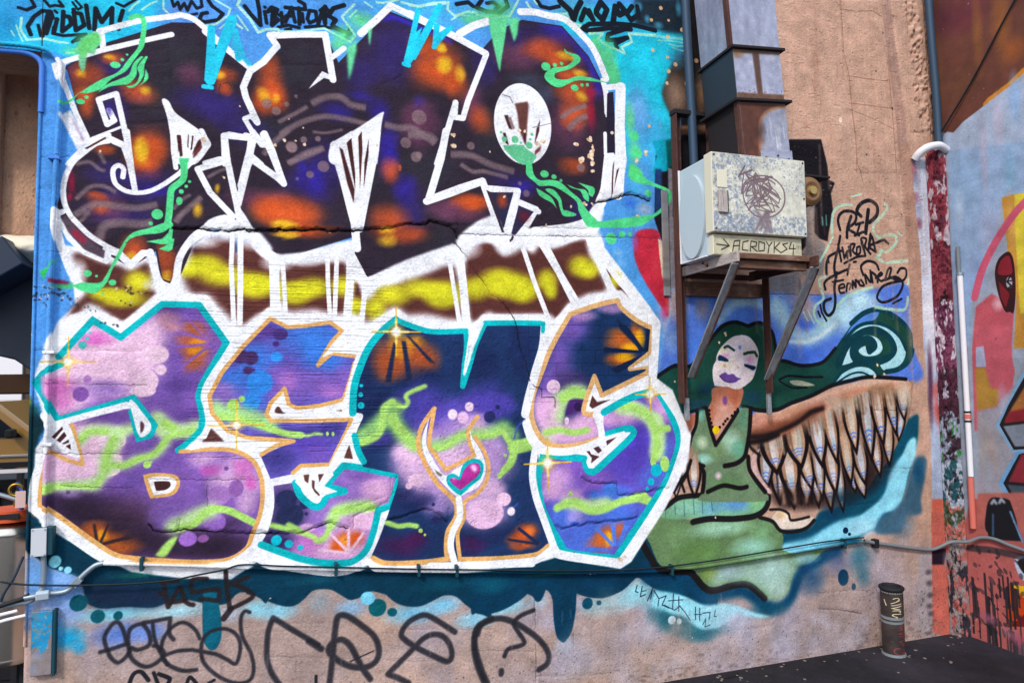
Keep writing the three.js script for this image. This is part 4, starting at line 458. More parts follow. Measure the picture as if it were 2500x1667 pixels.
// white contour of the first letter and the knot to its right
lines(['~-1026 1444 -1062 1318 -1069 1224 -1068 1181|-1021 1136|-916 1043 -810 954 -757 928 -659 905 -508 885 -327 868 -248 881 -168 936 -136 1002 -103 1103 -90 1189 -94 1265 -127 1342 -183 1397 -253 1429 -355 1439 -439 1425',32], WHITE);
fill('M-387 1495L-351 1523 -281 1457 -84 1432 -11 1429 -133 1382 -172 1401 -280 1434 -413 1417 -470 1414', WHITE, { b: 2 }); fill('M-397 1445L-356 1509 -313 1464 -297 1443', '#62403d', { b: 3 });
lines(['~-387 1473 -367 1535 -378 1610 -389 1661 -374 1719 -317 1817 -264 1904',28], WHITE);

// ---- lower row, second letter
const E_TOP = 'M-222 1893L-96 2033 -22 1989 76 2001 187 2019 244 1977 193 1918 129 1803 193 1862 328 1845 307 1808 283 1722 253 1631 135 1603 32 1594 -8 1613 -28 1693 -93 1620 -112 1568 -92 1538 78 1528 295 1533 271 1479 183 1311 50 1313 11 1275 -90 1257 -135 1370 15 1434 -202 1460 -288 1498 -353 1580 -365 1661 -313 1770Z';
within(E_TOP, () => {
  ctx.fillStyle = '#6a5fb2'; ctx.fillRect(MX0, MY0, 6000, 6000);
  puff([[76,1930,195,118], [164,1839,143,120], [-150,1845,103,92], [-237,1752,113,90], [-170,1634,91,68]], '#4284dd', 0.95);
  puff([[-287,1857,90,90], [-190,1964,91,80], [-106,1976,64,46]], '#5d3f86', 0.9);
  puff([[135,1718,178,95], [-9,1690,116,93], [-37,1762,116,52], [253,1735,66,97]], '#8a66b5', 0.9); puff([[194,1669,96,48], [-20,1720,52,64]], '#b57ab8', 0.6);
  puff([[-312,1695,89,50], [-268,1630,123,62]], '#9a72ae', 0.7); puff([[-35,1450,173,52], [107,1396,152,76]], '#5b44a0', 0.8); puff([[-63,1351,114,86], [67,1481,175,35], [194,1489,71,48]], '#34306a', 0.7); puff([[136,1365,94,59]], '#7c5fb2', 0.8);
  for (const [x, y, rx, ry, c] of [[-143,1722,60,60, '#3f8be0'], [-66,1845,29,24, '#3f95ee'], [-181,1628,40,45, '#3f8fe0'], [-50,1956,36,29, '#4f3b7a'], [-69,1908,15,14, '#4a3274'], [-183,1840,34,34, '#4c3562'], [-227,1846,40,31, '#4c3562'], [-196,1781,23,19, '#4f3564'], [-174,1782,11,10, '#4b3468']]) oval(x, y, rx, ry, c, { b: 3 });
  lines(['~-343 1603 -300 1579 -235 1571 -170 1552 -92 1520',73], '#a9d890', { b: 16 }); lines(['~-321 1562 -257 1555 -169 1529 -92 1497 -19 1471 49 1462',32, '~32 1469 78 1458 113 1466 147 1462',14], LIME, { b: 3 });
  oval(-260,1613,27,33, LIME, { b: 2 }); oval(-222,1644,14,15, LIME, { b: 2 }); oval(175,1464,7,11, LIME); oval(202,1462,7,11, LIME);
});
line('M328 1845L193 1863 129 1803 193 1918 244 1977 187 2018 76 2000 -16 1992 -96 2033 -222 1893 -313 1770 -365 1661 -353 1580 -288 1498 -202 1460 15 1434 -69 1414 -132 1376',20, TAN); line('M307 1814L283 1722 253 1631 135 1603 32 1594 -8 1613 -28 1690 -93 1620 -110 1568 -92 1538 78 1530 292 1531 268 1473 189 1313 50 1313 13 1281',20, TAN);
fill('M259 1625L259 1558 -19 1568 -75 1567 -98 1573 -87 1603 -48 1652 -37 1643 -19 1607 20 1585 135 1585', WHITE); fill('~-73 1585 -56 1605 -36 1578 -25 1569 -64 1571z', '#5a3c3a', { b: 2 }); fill('M212 1577L253 1582 253 1570', '#7a5a55', { b: 2 });
lines(['M349 1919L331 1845 307 1759 277 1649 274 1564',36, 'M265 1625L259 1564',30], WHITE); fill('M146 1839L193 1903 253 1968 283 2005 331 1944 373 1938 349 1894 325 1854 205 1869', WHITE, { b: 2 });
fill('M295 1560L355 1552 343 1501 295 1423 230 1317 195 1289 183 1308 271 1473 301 1526', WHITE, { b: 1 }); fill('M280 1413L301 1328 253 1336', '#5f3c38', { b: 2 }); lines(['M289 1449L313 1376 343 1314',30, 'M283 1438L206 1284',26, 'M241 1325L349 1307 550 1248',36, 'M550 1248L513 1127 488 1074 439 1059 421 970 396 887 342 820',34, 'M-79 1241L22 1250',25], WHITE);
const E_LOW = '~-76 1223|25 1235|51 1175 91 1125 131 1107 160 1132 172 1161|265 1179|166 1209|253 1306|349 1286 533 1241|513 1170 488 1092|421 1072|400 971 366 884 301 830 219 826 115 844 24 876 -132 950|-94 1027 -72 1130z';
within(E_LOW, () => {
  ctx.fillStyle = '#9674b8'; ctx.fillRect(MX0, MY0, 6000, 6000);
  puff([[-17,1126,132,160], [-60,956,147,68], [-16,1039,91,69]], '#2e2c52', 0.98); puff([[433,1157,122,122], [313,1014,155,96], [195,916,194,94], [313,865,155,65]], '#e8b4d4', 0.95); puff([[80,944,92,81]], '#b06ab0', 0.9); puff([[195,1201,94,53], [373,1251,157,36]], '#7a5aa8', 0.7);
  for (const [x, y, rx, ry, c] of [[-17,1155,49,46, '#2b3256'], [0,1078,63,57, '#2b3256'], [68,1126,24,23, '#2b2f56'], [76,1080,9,9, '#2b2f56']]) oval(x, y, rx, ry, c, { b: 2 });
  oval(80,1014,41,21, '#cda3cf', { b: 4 });
  lines(['~195 1035 224 1080 283 1094 361 1095 403 1074',66], '#bcdc9c', { b: 10 }); lines(['~212 1081 283 1088 373 1094 409 1061',36, '~207 1046 184 994 160 955 126 946',29, '~-88 1039 -16 1016 69 986 114 964',25, '~-5 1032 40 1005',29], LIME, { b: 4 });
  fill('M295 1045L415 1073 397 978 301 991', '#eab9da', { b: 3 });
  puff([[248,930,65,59], [301,943,71,54]], '#d9652f', 0.95); fill('M190 905L260 878 219 944', '#d2622c', { b: 6 }); fill('M295 968L342 964 289 903', '#d0602f', { b: 5 }); mist(254,935,30,35, '#f2a73a', 0.9);
  lines(['M189 976L277 880',13, 'M277 993L278 880',14, 'M348 963L289 885',13, 'M138 901L277 874',12], '#f0c4dc', { b: 2 });
  for (const [x, y, r] of [[-61,964,25], [-4,942,19], [50,920,13]]) dot(x, y, r, '#17b3c6');
});
line('~25 1232|45 1175 91 1125 131 1109 160 1132 169 1161|259 1178|166 1209|253 1304|349 1286 531 1240|513 1170 488 1092|424 1072|400 971 366 884 301 833 219 829 115 847 24 878 -129 949',33, TEAL);
fill('M22 1238L62 1295 113 1301 189 1294 206 1260 160 1209 224 1179 166 1164 137 1140 102 1154 62 1192', WHITE); for (const d of ['M62 1268L90 1270 85 1226 68 1238', 'M131 1267L160 1269 137 1228', 'M102 1242L116 1236 114 1200 140 1169 137 1160 114 1182 102 1207']) fill(d, '#5f4038', { b: 1 });
lines(['~-164 907 -126 875 -43 842 81 810 196 787 283 790 360 825',35], WHITE);

// ---- lower row, third letter
const M_ALL = '~522 2037|585 2006 700 1974 888 1977|894 1896 876 1805 865 1683|903 1792 944 1922 1000 2027|1315 2031|1298 1897 1253 1764 1223 1644 1214 1519 1234 1446 1281 1338 1287 1272|1285 1141 1311 1009 1337 902 1350 816|1300 769 1072 770 808 782 555 793 445 809 390 850|439 960 482 1079 519 1186 526 1247|349 1293|313 1441 349 1549 301 1563|295 1636 307 1710 331 1789 373 1888 447 1982z';
within(M_ALL, () => {
  ctx.fillStyle = '#243a62'; ctx.fillRect(MX0, MY0, 6000, 6000);
  fill('~495 1411 608 1450 672 1517 815 1570 947 1554 1027 1435 1115 1387 1100 1290 1050 1189 1082 1020 1061 945 887 952 823 1063 669 1123 575 1203 520 1293z', '#c9a6cf', { b: 40 });
  puff([[434,1621,160,123], [373,1808,80,160], [950,1805,172,132], [1191,1870,89,205], [654,1743,191,127], [434,1432,123,80], [587,1098,149,81], [1006,911,327,78]], '#1e2950', 0.9);
  puff([[653,1585,209,127], [749,1519,211,128], [1002,1609,172,133], [914,1572,170,105], [1083,1575,107,80], [434,1432,74,55]], '#5a4aa8', 0.85);
  puff([[620,1300,163,144], [748,1388,192,102], [945,1412,144,151], [1045,1279,152,132], [682,1172,164,82], [975,1091,150,131], [847,1480,130,78], [720,1070,101,76]], '#a98abf', 0.85);
  puff([[607,1313,106,119], [812,1329,129,71], [651,1224,100,69], [974,1028,117,104], [1009,1153,99,59], [557,1353,87,62], [933,1490,72,72]], '#e6bcda', 0.95);
  puff([[555,886,160,74], [618,917,81,50], [906,856,103,58]], '#4a1f4e', 0.9); puff([[650,1112,81,44], [569,1142,68,43], [719,1014,57,38]], '#2a2c58', 0.8);
  for (const [x, y, rx, ry, c] of [[811,1542,26,28, '#f2d5e6'], [902,1580,24,25, '#f2cfe2'], [867,1524,29,33, '#dcb5d6'], [1014,1523,32,31, '#2c3160'], [1059,1574,13,13, '#23305a'], [578,1183,17,15, '#eec6dc'], [1086,1084,41,36, '#eec3dc'], [1127,1018,22,23, '#f6dcea'], [981,1014,104,78, '#e3b8d8'], [716,1002,18,19, '#2a2d55'], [704,1083,9,9, '#2a2d55'], [619,1213,44,31, '#e8bfdb']]) oval(x, y, rx, ry, c, { b: 2 });
  for (const [x, y, r] of [[340,1699,9], [337,1654,12], [339,1600,17]]) dot(x, y, r, '#14b5c6');
  lines(['~349 1445 409 1486 471 1546 508 1582',86, '~508 1508 558 1438 620 1392',81, '~703 1382 780 1392 879 1432 979 1435 1047 1452 1095 1470 1150 1416',59], '#9ed07c', { b: 14, a: 0.9 });
  lines(['~343 1415 422 1449 452 1540 453 1584 496 1614',37, '~496 1607 552 1587 577 1612 565 1643 603 1668 666 1692',23, '~496 1533 520 1489 576 1425 614 1386',50, '~709 1369 774 1379 853 1427 892 1432',32, '~959 1423 1033 1427 1081 1444 1115 1398 1149 1351',33, '~1149 1357 1218 1367 1255 1386',74, '~1148 1331 1134 1280 1092 1238',40], LIME, { b: 4 });
  dot(509,1548,10, LIME); lines(['~1134 1314 1113 1263 1064 1208',27, '~463 1009 525 986 574 988 618 979',25], LIME, { b: 3 }); dot(638,954,11, LIME); dot(660,932,7, LIME); dot(1097,1315,9, LIME);
  puff([[547,1838,189,126], [484,1795,100,100], [655,1857,115,89]], '#b65a2c', 0.9); puff([[541,1895,82,76], [610,1921,76,45]], '#e79a2f', 0.9);
  fill('M503 1920L519 1920 490 1713 459 1714', '#232c4c', { b: 3 }); fill('M544 1927L566 1927 600 1725 571 1725', '#232c4c', { b: 3 }); fill('M566 1958L585 1952 725 1806 687 1819', '#232c4c', { b: 3 });
  puff([[1218,907,87,60], [1163,873,87,40], [1190,832,107,27]], '#d1612a', 0.95); mist(1232,906,40,40, '#f0813c', 0.8); lines(['M1170 923L1273 838',17, 'M1108 871L1273 834',13], '#232b4a', { b: 2 });
  lines(['~1214 1501 1172 1469 1150 1405',11, '~1144 1041 1165 1059',7], '#4a63b8', { b: 2, a: 0.8 });
});
lines(['~516 2037 447 1979 379 1894 331 1783 304 1685 298 1563',36, '~516 2037|585 2009 701 1977 888 1982|890 1896 876 1792 867 1689|903 1792 944 1922 996 2025|1159 2029 1315 2029',29, '~307 1449 325 1375 352 1319',31, '~1000 2025 1166 2027 1330 2027|1325 1985',23], TEAL);
fill('M905 1974L925 1974 993 2034 904 1896 876 1741 869 1754', WHITE); fill('M901 1981L911 1896 876 1754 882 1747 931 1896 986 2021 952 2027', WHITE, { b: 2 });
lines(['~714 1576 649 1486 628 1399 655 1311 727 1188 818 1092 824 1013 780 941 770 861 775 799',24, '~947 1525 896 1456 902 1389 926 1324|773 1256|712 1346 685 1397 714 1573',22, '~932 1419 978 1347 1004 1269 993 1192 942 1125 869 1082 868 1004 832 925 843 793',22, '~396 839 451 810 555 798 680 795 801 800',27, '~843 791 1005 781 1245 769',22, '~687 798 769 799',21, '~854 792 1012 780 1189 777 1272 783 1333 820',22], TAN);
fill('~688 1526 659 1461 649 1399 670 1316 740 1206 837 1106 856 1118 943 1157 983 1218 987 1276 958 1354 919 1413 903 1459|912 1388 941 1316|838 1264 766 1230 702 1321 671 1391 675 1467z', WHITE); lines(['~840 1100 845 1011 806 933 795 859 814 783',34], WHITE);
fill('M712 1261L756 1231 747 1222 727 1232', '#8c7a78', { b: 2 });
fill('~851 1118 811 1146 779 1185 779 1223 812 1234 844 1216|864 1276 911 1305 958 1297 977 1264 963 1207 909 1165z', TEAL); fill('~850 1147 818 1171 798 1191 795 1210 821 1211 847 1194|871 1250 904 1280 944 1281 960 1252 943 1214 903 1185z', '#b23c94'); oval(924,1257,14,22, '#efc9e4', { b: 6, t: 0.5 }); oval(815,1207,9,6, '#dfa5d2', { b: 4 }); mist(864,1187,45,26, '#8e2a80', 0.6);
lines(['~378 823 420 789 555 770 801 759 1004 746 1244 730',31, '~686 770 879 755 1079 749 1258 748 1343 793',39], WHITE);

// ---- lower row, last letter
const S_TOP = '~1789 2166|1680 2142 1491 2083 1378 1904 1303 1736 1258 1624 1249 1518 1283 1431 1339 1369 1440 1348 1550 1361 1647 1391|1643 1527 1590 1522 1561 1543 1585 1624 1629 1733|1675 1626|1823 1689 1965 1747 1966 1783|1856 1774|1993 1871 2009 2010|1911 2048 1811 2124z';
within(S_TOP, () => {
  ctx.fillStyle = '#1d3a62'; ctx.fillRect(MX0, MY0, 6000, 6000);
  puff([[1413,1837,119,211], [1512,2021,143,114], [1345,1669,111,139]], '#8a63b8', 0.95); puff([[1741,2122,118,44], [1573,2077,115,43]], '#d6a2d8', 0.95); puff([[1483,1714,141,78], [1542,1700,78,78]], '#4a3a66', 0.9); puff([[1673,1857,181,181]], '#1b3156', 0.7);
  puff([[1335,1549,111,138], [1552,1462,156,113], [1440,1385,181,56], [1611,1446,78,78]], '#dca6d2', 0.98); puff([[1510,1565,92,78]], '#4a2a68', 0.95);
  lines(['~1430 1614 1489 1646 1548 1645',85, '~1415 1600 1399 1520 1369 1441 1340 1409',90], '#bcdc9c', { b: 14 }); lines(['~1438 1613 1497 1646 1556 1632',49, '~1333 1429 1412 1440 1499 1423 1581 1434',35], LIME, { b: 5 });
  fill('~1279 1603 1344 1629 1415 1600 1392 1500 1457 1478 1546 1523 1650 1513 1647 1398 1513 1369 1368 1381 1284 1471z', '#e2b2d6', { b: 14, a: 0.8 }); lines(['~1438 1613 1497 1646 1556 1632',49, '~1333 1429 1412 1440 1499 1423 1581 1434',35], LIME, { b: 5 });
  fill('~1458 1559 1474 1599 1518 1608 1562 1604|1561 1543 1502 1545 1450 1512z', '#4a2a68', { b: 4 }); oval(1528,1564,25,25, '#2f1f48'); oval(1458,1488,13,22, '#f2c8e0'); oval(1382,1679,40,38, '#eec9e2', { b: 1 });
  puff([[1798,1941,126,81], [1859,1899,89,45], [1795,1829,118,52], [1901,1970,67,82]], '#d9702a', 0.98); puff([[1867,1899,82,37], [1826,1836,81,33], [1923,1942,45,67]], '#f6b81e', 0.98);
  fill('M1824 2033L1862 1998 1953 1878 1921 1871', '#132748'); fill('M1690 1899L1922 1878 1937 1864 1696 1867', '#132748'); fill('M1973 2013L2001 2006 1985 1871 1937 1878 1954 1899', '#132748'); fill('M1732 1774L1921 1850 1969 1864 1856 1787 1770 1746', '#132748'); fill('M1778 2060L1862 1998 1953 1878 1937 1871 1800 1997', '#132748', { b: 4 });
});
line('~1647 1384 1550 1361 1440 1350 1339 1370 1283 1430 1251 1518 1258 1624 1303 1736 1378 1904 1491 2083|1680 2144 1789 2166|1811 2124 1911 2051 2009 2010|1991 1868|1856 1774|1966 1785 1965 1749|1823 1688 1674 1626|1631 1733|1585 1624 1560 1543 1590 1521 1628 1521',29, '#e0b07c');
fill('M1624 1678L1663 1595 1790 1641 1981 1730 2028 1708 2011 1659 1884 1640 1774 1593 1681 1540 1628 1535 1584 1556 1592 1610', WHITE); fill('M1615 1627L1644 1589 1728 1601 1667 1575 1613 1552 1595 1569', '#5a3634', { b: 1 }); fill('M1856 1773L1968 1836 2009 1871 2013 1729 1973 1737 1975 1793', WHITE); fill('M1911 1797L1984 1836 1983 1807', WHITE);
const S_LOW = '~1681 1528|1789 1584 1883 1628 1978 1640 2049 1617|2103 1517 2152 1409 2162 1345 2134 1248 2049 1091 1736 711|1464 766 1400 824 1311 1004 1282 1137 1283 1202 1317 1316|1562 1274|1572 1220 1598 1197 1635 1210 1735 1287 1853 1385 1868 1426 1816 1438 1693 1406z';
within(S_LOW, () => {
  ctx.fillStyle = '#6a58b2'; ctx.fillRect(MX0, MY0, 6000, 6000);
  puff([[1817,1497,146,81], [1702,1487,94,65], [2055,1540,121,121]], '#dca9d2', 0.95); puff([[1850,1275,219,190], [1892,1377,118,118]], '#5240a6', 0.8); puff([[2048,1315,97,120], [2003,1149,149,97]], '#5876cc', 0.9); puff([[1495,1217,140,91], [1619,1157,156,78]], '#8a63b8', 0.9); puff([[1400,1163,117,104], [1456,1067,111,62], [1349,1106,75,62]], '#dfaed2', 0.95);
  puff([[1575,865,280,182], [1802,935,217,144], [1396,965,110,110], [1730,1069,165,65]], '#4f78d4', 0.95); puff([[1504,970,77,56]], '#b9a2dc', 0.7);
  for (const [x, y, rx, ry, c] of [[1715,1097,42,37, '#4f7ed6'], [1613,1070,28,28, '#4f74d0'], [1489,925,28,14, '#3f62c4']]) oval(x, y, rx, ry, c, { b: 3 });
  lines(['~1788 1560 1881 1544 1966 1500 2020 1435',89, '~2013 1470 2026 1372 2015 1288',97, '~1448 1041 1579 1019 1691 1024',63], '#bcdc9c', { b: 12 });
  lines(['~1804 1567 1896 1544 1974 1493 2012 1428 2092 1426',42, '~2011 1400 2017 1330 1999 1261',45, '~1390 1018 1491 1044 1578 992 1668 992 1774 1026 1882 1039 1929 1050',43, '~1882 1046 1952 1021',51], LIME, { b: 4 }); oval(2065,1223,30,45, LIME); oval(1990,1240,19,30, LIME); oval(1472,1091,13,11, LIME);
  for (const [x, y, r] of [[2008,1189,36], [1971,1127,21], [1945,1089,12]]) dot(x, y, r, '#10b4c8');
  puff([[1648,813,92,71], [1694,863,92,57], [1770,863,43,65]], '#cf642a', 0.97); puff([[1701,828,36,50]], '#f8c31e', 0.98); mist(1641,827,49,42, '#e07a2a', 0.7);
  fill('M1606 896L1635 894 1738 785 1715 784', '#5b7fd8', { b: 2 }); fill('M1710 902L1741 899 1745 784 1726 783', '#5b7fd8', { b: 2 }); fill('M1794 895L1832 892 1768 783 1745 781', '#5b7fd8', { b: 2 }); fill('M1559 767L1707 761 1677 777 1574 792', '#4f78d4', { b: 3 });
});
lines(['~1684 1530 1789 1582 1891 1620 1970 1637',40, '~2049 1617 2107 1517 2152 1409 2160 1345 2130 1248 2045 1091 1736 715|1464 769 1404 827 1311 1004 1282 1137 1285 1202 1318 1312|1559 1276|1572 1220 1598 1202 1635 1214 1735 1290 1853 1385 1866 1423 1816 1433 1693 1403',40], TEAL);
fill('M1564 1322L1677 1392 1808 1421 1823 1407 1814 1380 1613 1221 1584 1223 1569 1254 1574 1274 1593 1300', WHITE); for (const d of ['M1571 1318L1593 1317 1600 1300 1652 1284 1599 1249 1603 1279', 'M1608 1337L1646 1342 1668 1317 1645 1301', 'M1692 1371L1761 1389 1699 1343']) fill(d, '#55383c', { b: 1 }); line('M1669 1358L1691 1330',17, WHITE);
lines(['~1635 1516 1660 1454 1670 1392',40, '~1268 1334 1251 1204 1270 1085 1317 951 1365 817',41, '~1310 1333 1439 1320 1556 1335 1677 1378',42, '~1221 1481 1248 1401 1296 1340',48, '~1215 1534 1230 1600 1260 1699 1327 1899 1380 2001',48, '~2027 1689 2097 1595 2182 1465 2199 1351 2167 1246 2089 1089 1916 859 1781 707 1750 690|1572 726 1399 768 1364 804',48], WHITE);
lines(['~2030 2050 2021 1871 2004 1715',48], WHITE);
// gold sparkles
const star = (x, y, s, l) => { mist(x, y, s * 1.3, s * 1.3, '#f0c04a', 0.8); lines(['M' + (x - l) + ' ' + y + 'L' + (x + l) + ' ' + y, s * 0.16, 'M' + x + ' ' + (y - l) + 'L' + x + ' ' + (y + l), s * 0.16], '#e7b23c', { b: 1 }); lines(['M' + (x - l / 2) + ' ' + y + 'L' + (x + l / 2) + ' ' + y, s * 0.28, 'M' + x + ' ' + (y - l / 2) + 'L' + x + ' ' + (y + l / 2), s * 0.28], '#f4d27a', { b: 2 }); mist(x, y, s * 0.7, s * 0.7, '#fffbee', 1, 0, 0.3); };
star(-950,1825,31,112); star(517,1974,44,126); star(1982,1627,45,97); star(1341,1263,48,137); star(-244,1519,31,123);
// spray tags on the foot
const FOOT = ['~-797 537 -752 545 -715 554 -686 559',20, '~-772 548 -782 599 -754 650 -729 658 -708 621 -694 565 -681 527 -705 493 -730 483 -759 514 -768 543',19, '~-690 564 -683 618 -654 638 -628 635 -602 590 -602 544 -648 527 -677 540 -681 513 -655 473 -613 449 -570 461 -541 494 -559 525 -584 537',20, '~-629 644 -578 647 -518 652|-521 585 -503 555',20, '~-590 635 -576 550 -527 446',18, '~-554 515 -546 560 -517 603 -478 626 -443 617 -408 580 -394 546',18, '~-537 489 -485 501 -424 498|-326 466 -277 436 -236 411 -218 476 -228 530 -264 567 -310 578 -363 561 -385 516 -379 445 -343 393 -280 342 -217 319 -171 331 -158 381 -172 451 -209 532 -217 610 -201 646 -178 639',19, '~-545 472 -510 435 -458 409 -405 406',20,
  '~90 473 149 428',32, '~134 450 32 522 -73 600|-93 547 -100 480 -99 412 -76 341 -42 288',28, '~188 261 198 342 212 489 222 558 237 577 277 567 338 519 399 461 424 402 419 347 383 317 327 315 262 339 203 386 183 419 203 451 247 460 287 425 317 366 343 313 383 252',32,
  '~813 426 747 476 683 520 640 530 576 506 539 459 549 427 617 372 703 320 768 285 795 302 790 355 758 406 709 428 650 415 575 352 491 282 470 264|522 237 574 205',31, '~1010 471 941 442 918 386 923 317 955 212 983 146',35, '~933 401 956 446 1036 468 1110 449 1197 395 1279 325 1325 253 1318 200 1270 174',34, '~969 148 931 242 915 323 921 407 950 446',33, '~1246 487 1175 468 1133 435 1150 395 1190 331 1166 312 1102 304 1079 270',26, '~1061 197 1060 182',33];
lines(FOOT, '#34333a', { b: 2, a: 0.72 }); lines(FOOT.map((v) => (typeof v === 'number' ? v * 0.62 : v)), '#28272e', { b: 1.5, a: 0.65 });
lines(['~-559 818 -490 815',19, '~-546 812 -536 745 -527 702|-489 773 -476 786|-453 717 -422 700',20, '~-519 720 -462 723',18, '~-366 813 -428 814 -428 757|-334 762 -312 754 -316 707|-392 725',20, '~-285 838 -280 770 -266 668',21, '~-184 804 -262 778|-216 759 -165 710 -265 663',21, '~-261 663 -292 623',28, '~-563 771 -554 761',20], '#2c2226', { b: 2, a: 0.9 });
lines(['~-679 386 -663 424 -633 429 -603 388',18, '~-582 417 -565 370',16, '~-561 409 -518 385 -522 363',18, '~-444 352 -431 377 -405 346',16, '~-352 339 -329 349',14], '#26262e', { b: 1 });
lines(['M125 303L125 270',15, 'M287 350L343 368 399 386',7], '#302c34', { b: 1 });
lines(['M1867 555L1856 522 1872 514',6, 'M1899 546L1885 490 1918 498',6, 'M1892 518L1925 520',5, 'M1930 462L1965 528 1950 471',6, 'M1972 516L2004 466 1996 426',6, 'M2004 466L2051 478 2023 429 2069 406',6, 'M2099 485L2090 398',6, 'M2133 463L2130 381',6, 'M2064 447L2160 443',5, 'M2036 427L2103 390 2138 410 2171 371 2204 320',5, 'M2241 393L2239 322',6, 'M2269 383L2266 313',6, 'M2233 352L2281 346',5, 'M2288 352L2338 352 2329 311',6, 'M2286 287L2308 320 2300 273 2335 281',5, 'M2374 360L2365 325 2381 323',5], '#26364c');

// ---- chips, flaked spots and cracks whose inner shade and dirt are painted as dark lines
const CHIP = ['#e2bf9c', '#d8b08e', '#efd9c0'];
const chips = (list) => { for (const [x, y, r] of list) for (let k = 0; k < 3; k++) oval(x + (rp() - 0.5) * r, y + (rp() - 0.5) * r, r * (0.35 + 0.5 * rp()), r * (0.3 + 0.4 * rp()), CHIP[k], { t: rp() * 3 }); };
chips([[54,3001,6], [-33,2926,10], [-80,2897,10], [64,2913,11], [18,2927,7], [423,2947,8], [-14,3036,5], [-246,3077,6], [824,3041,15], [829,2986,15], [1551,3059,16], [1541,3061,13], [1774,3152,13], [1034,2968,8], [1340,3051,16], [1315,3033,16], [1575,2970,25], [1641,3025,19], [1637,2994,20], [1645,3056,13], [1353,3058,12], [1205,3103,13], [1236,3103,12], [1634,3101,19], [1639,3001,22], [1642,2959,19], [1645,2909,16], [1570,2974,16], [1595,2717,16], [1640,2718,12], [2003,3049,20], [1929,2999,17], [1504,2693,13], [1113,2725,10], [1354,2583,7], [1928,2671,11], [-410,2893,15], [-843,2795,9], [-313,2716,8], [186,2479,10], [824,2987,15], [2506,1989,12], [2510,1973,9], [2462,1927,12], [2149,1697,10], [3666,1785,12], [3640,1708,16], [3717,1729,14], [2023,3214,7], [1766,709,19], [1797,719,11], [-1095,1993,8], [-1094,1949,7], [2397,893,8], [1564,651,8], [1592,647,6], [2214,223,6], [-87,693,4], [3456,3413,20], [4010,3817,9]]);
// peeling by the left edge
for (const [x, y] of [[-1078,2162], [-1073,2124], [-1062,2091], [-1016,2109], [-988,2137], [-949,2088], [-891,2068], [-857,2057], [-788,2008], [-731,2155], [-706,2150], [-725,2104], [-671,2157], [-1062,2090], [-1035,2119], [-979,2126]]) for (let k = 0; k < 5; k++) oval(x + (rp() - 0.5) * 70, y + (rp() - 0.5) * 44, 3 + 7 * rp(), 2 + 4 * rp(), rp() > 0.3 ? '#3a3238' : '#cfc4c8', { t: rp() * 3, a: 0.7 });
const CRACK_TOP = 'M-537 2456L-511 2452 -469 2451 -442 2459 -399 2458 -367 2451 -324 2457 -291 2453 -236 2465 -192 2470 -170 2465 -102 2466 -63 2478 -23 2471 77 2478';
const CRACK_TOP2 = 'M-211 2458L-144 2460 -70 2468 -53 2478 -36 2467 16 2479 50 2477 133 2486 186 2478 228 2485 300 2487 349 2496 449 2504 530 2524 575 2543 614 2536 672 2542 691 2560 731 2559 757 2547 803 2544 836 2509 843 2477';
const CRACK_RIGHT = 'M1664 2729L1726 2740 1773 2754 1820 2776 1884 2795 1931 2784 2011 2762';
const CRACK_DIAG = 'M836 2456L869 2409 895 2387 922 2328 975 2264 1016 2212 1029 2180 1063 2167 1104 2122 1159 2056';
const CRACK_BRICK = 'M1098 2142L1132 2096 1163 2050 1179 1984 1192 1897 1219 1817 1239 1750 1245 1710';
const LEDGE_LOW = 'M-612 1084L-597 1055 -551 1038 -506 1040 -465 1048 -382 1033 -276 1016 -168 1005 -81 1000';
const LEDGE_LOW2 = 'M-110 1000L-16 992 57 990 103 1006 166 1025 195 1029 230 1008 277 993';
const LEDGE_MID = 'M1085 1213L1155 1274', CRACK_M = 'M463 1021L494 1022 556 1032 650 1063 694 1053 745 1025 777 985';
const CRACK_S = 'M1538 1175L1611 1137 1754 1128 1760 1061 1836 1059 1961 1069 2041 1081 2089 1078', RIDGE_S = 'M1374 927L1416 904 1503 911 1577 919 1688 920 1802 922 1879 930';
const CRACK_E2 = 'M301 991L302 1051 373 1076 421 1085 439 1099 470 1106 488 1147 485 1196 488 1227', STEP_S = 'M1259 1690L1312 1666 1312 1623 1387 1620 1393 1561';
const rj = seeded(41);
function jag(d, amp = 5) {                                            // break a line into short crooked pieces
  const n = d.slice(1).split(/[ L]/).map(Number), out = [];
  for (let i = 0; i + 3 < n.length; i += 2) { const m = Math.max(1, Math.round(Math.hypot(n[i + 2] - n[i], n[i + 3] - n[i + 1]) / 14)); for (let k = 0; k < m; k++) out.push([n[i] + (n[i + 2] - n[i]) * k / m + (rj() - 0.5) * amp, n[i + 1] + (n[i + 3] - n[i + 1]) * k / m + (rj() - 0.5) * amp * 1.6]); }
  out.push(n.slice(-2)); return out;
}
const poly = (q) => 'M' + q[0].map((v) => v.toFixed(1)).join(' ') + 'L' + q.slice(1).map((p) => p.map((v) => v.toFixed(1)).join(' ')).join(' ');
function crack(d, w, c, a) { const q = jag(d); let ww = w; for (let i = 0; i + 1 < q.length; i++) { ww = Math.min(w * 1.3, Math.max(w * 0.15, ww + (rj() - 0.5) * w * 0.7)); line(poly([q[i], q[i + 1]]), ww, c, { a }); } }
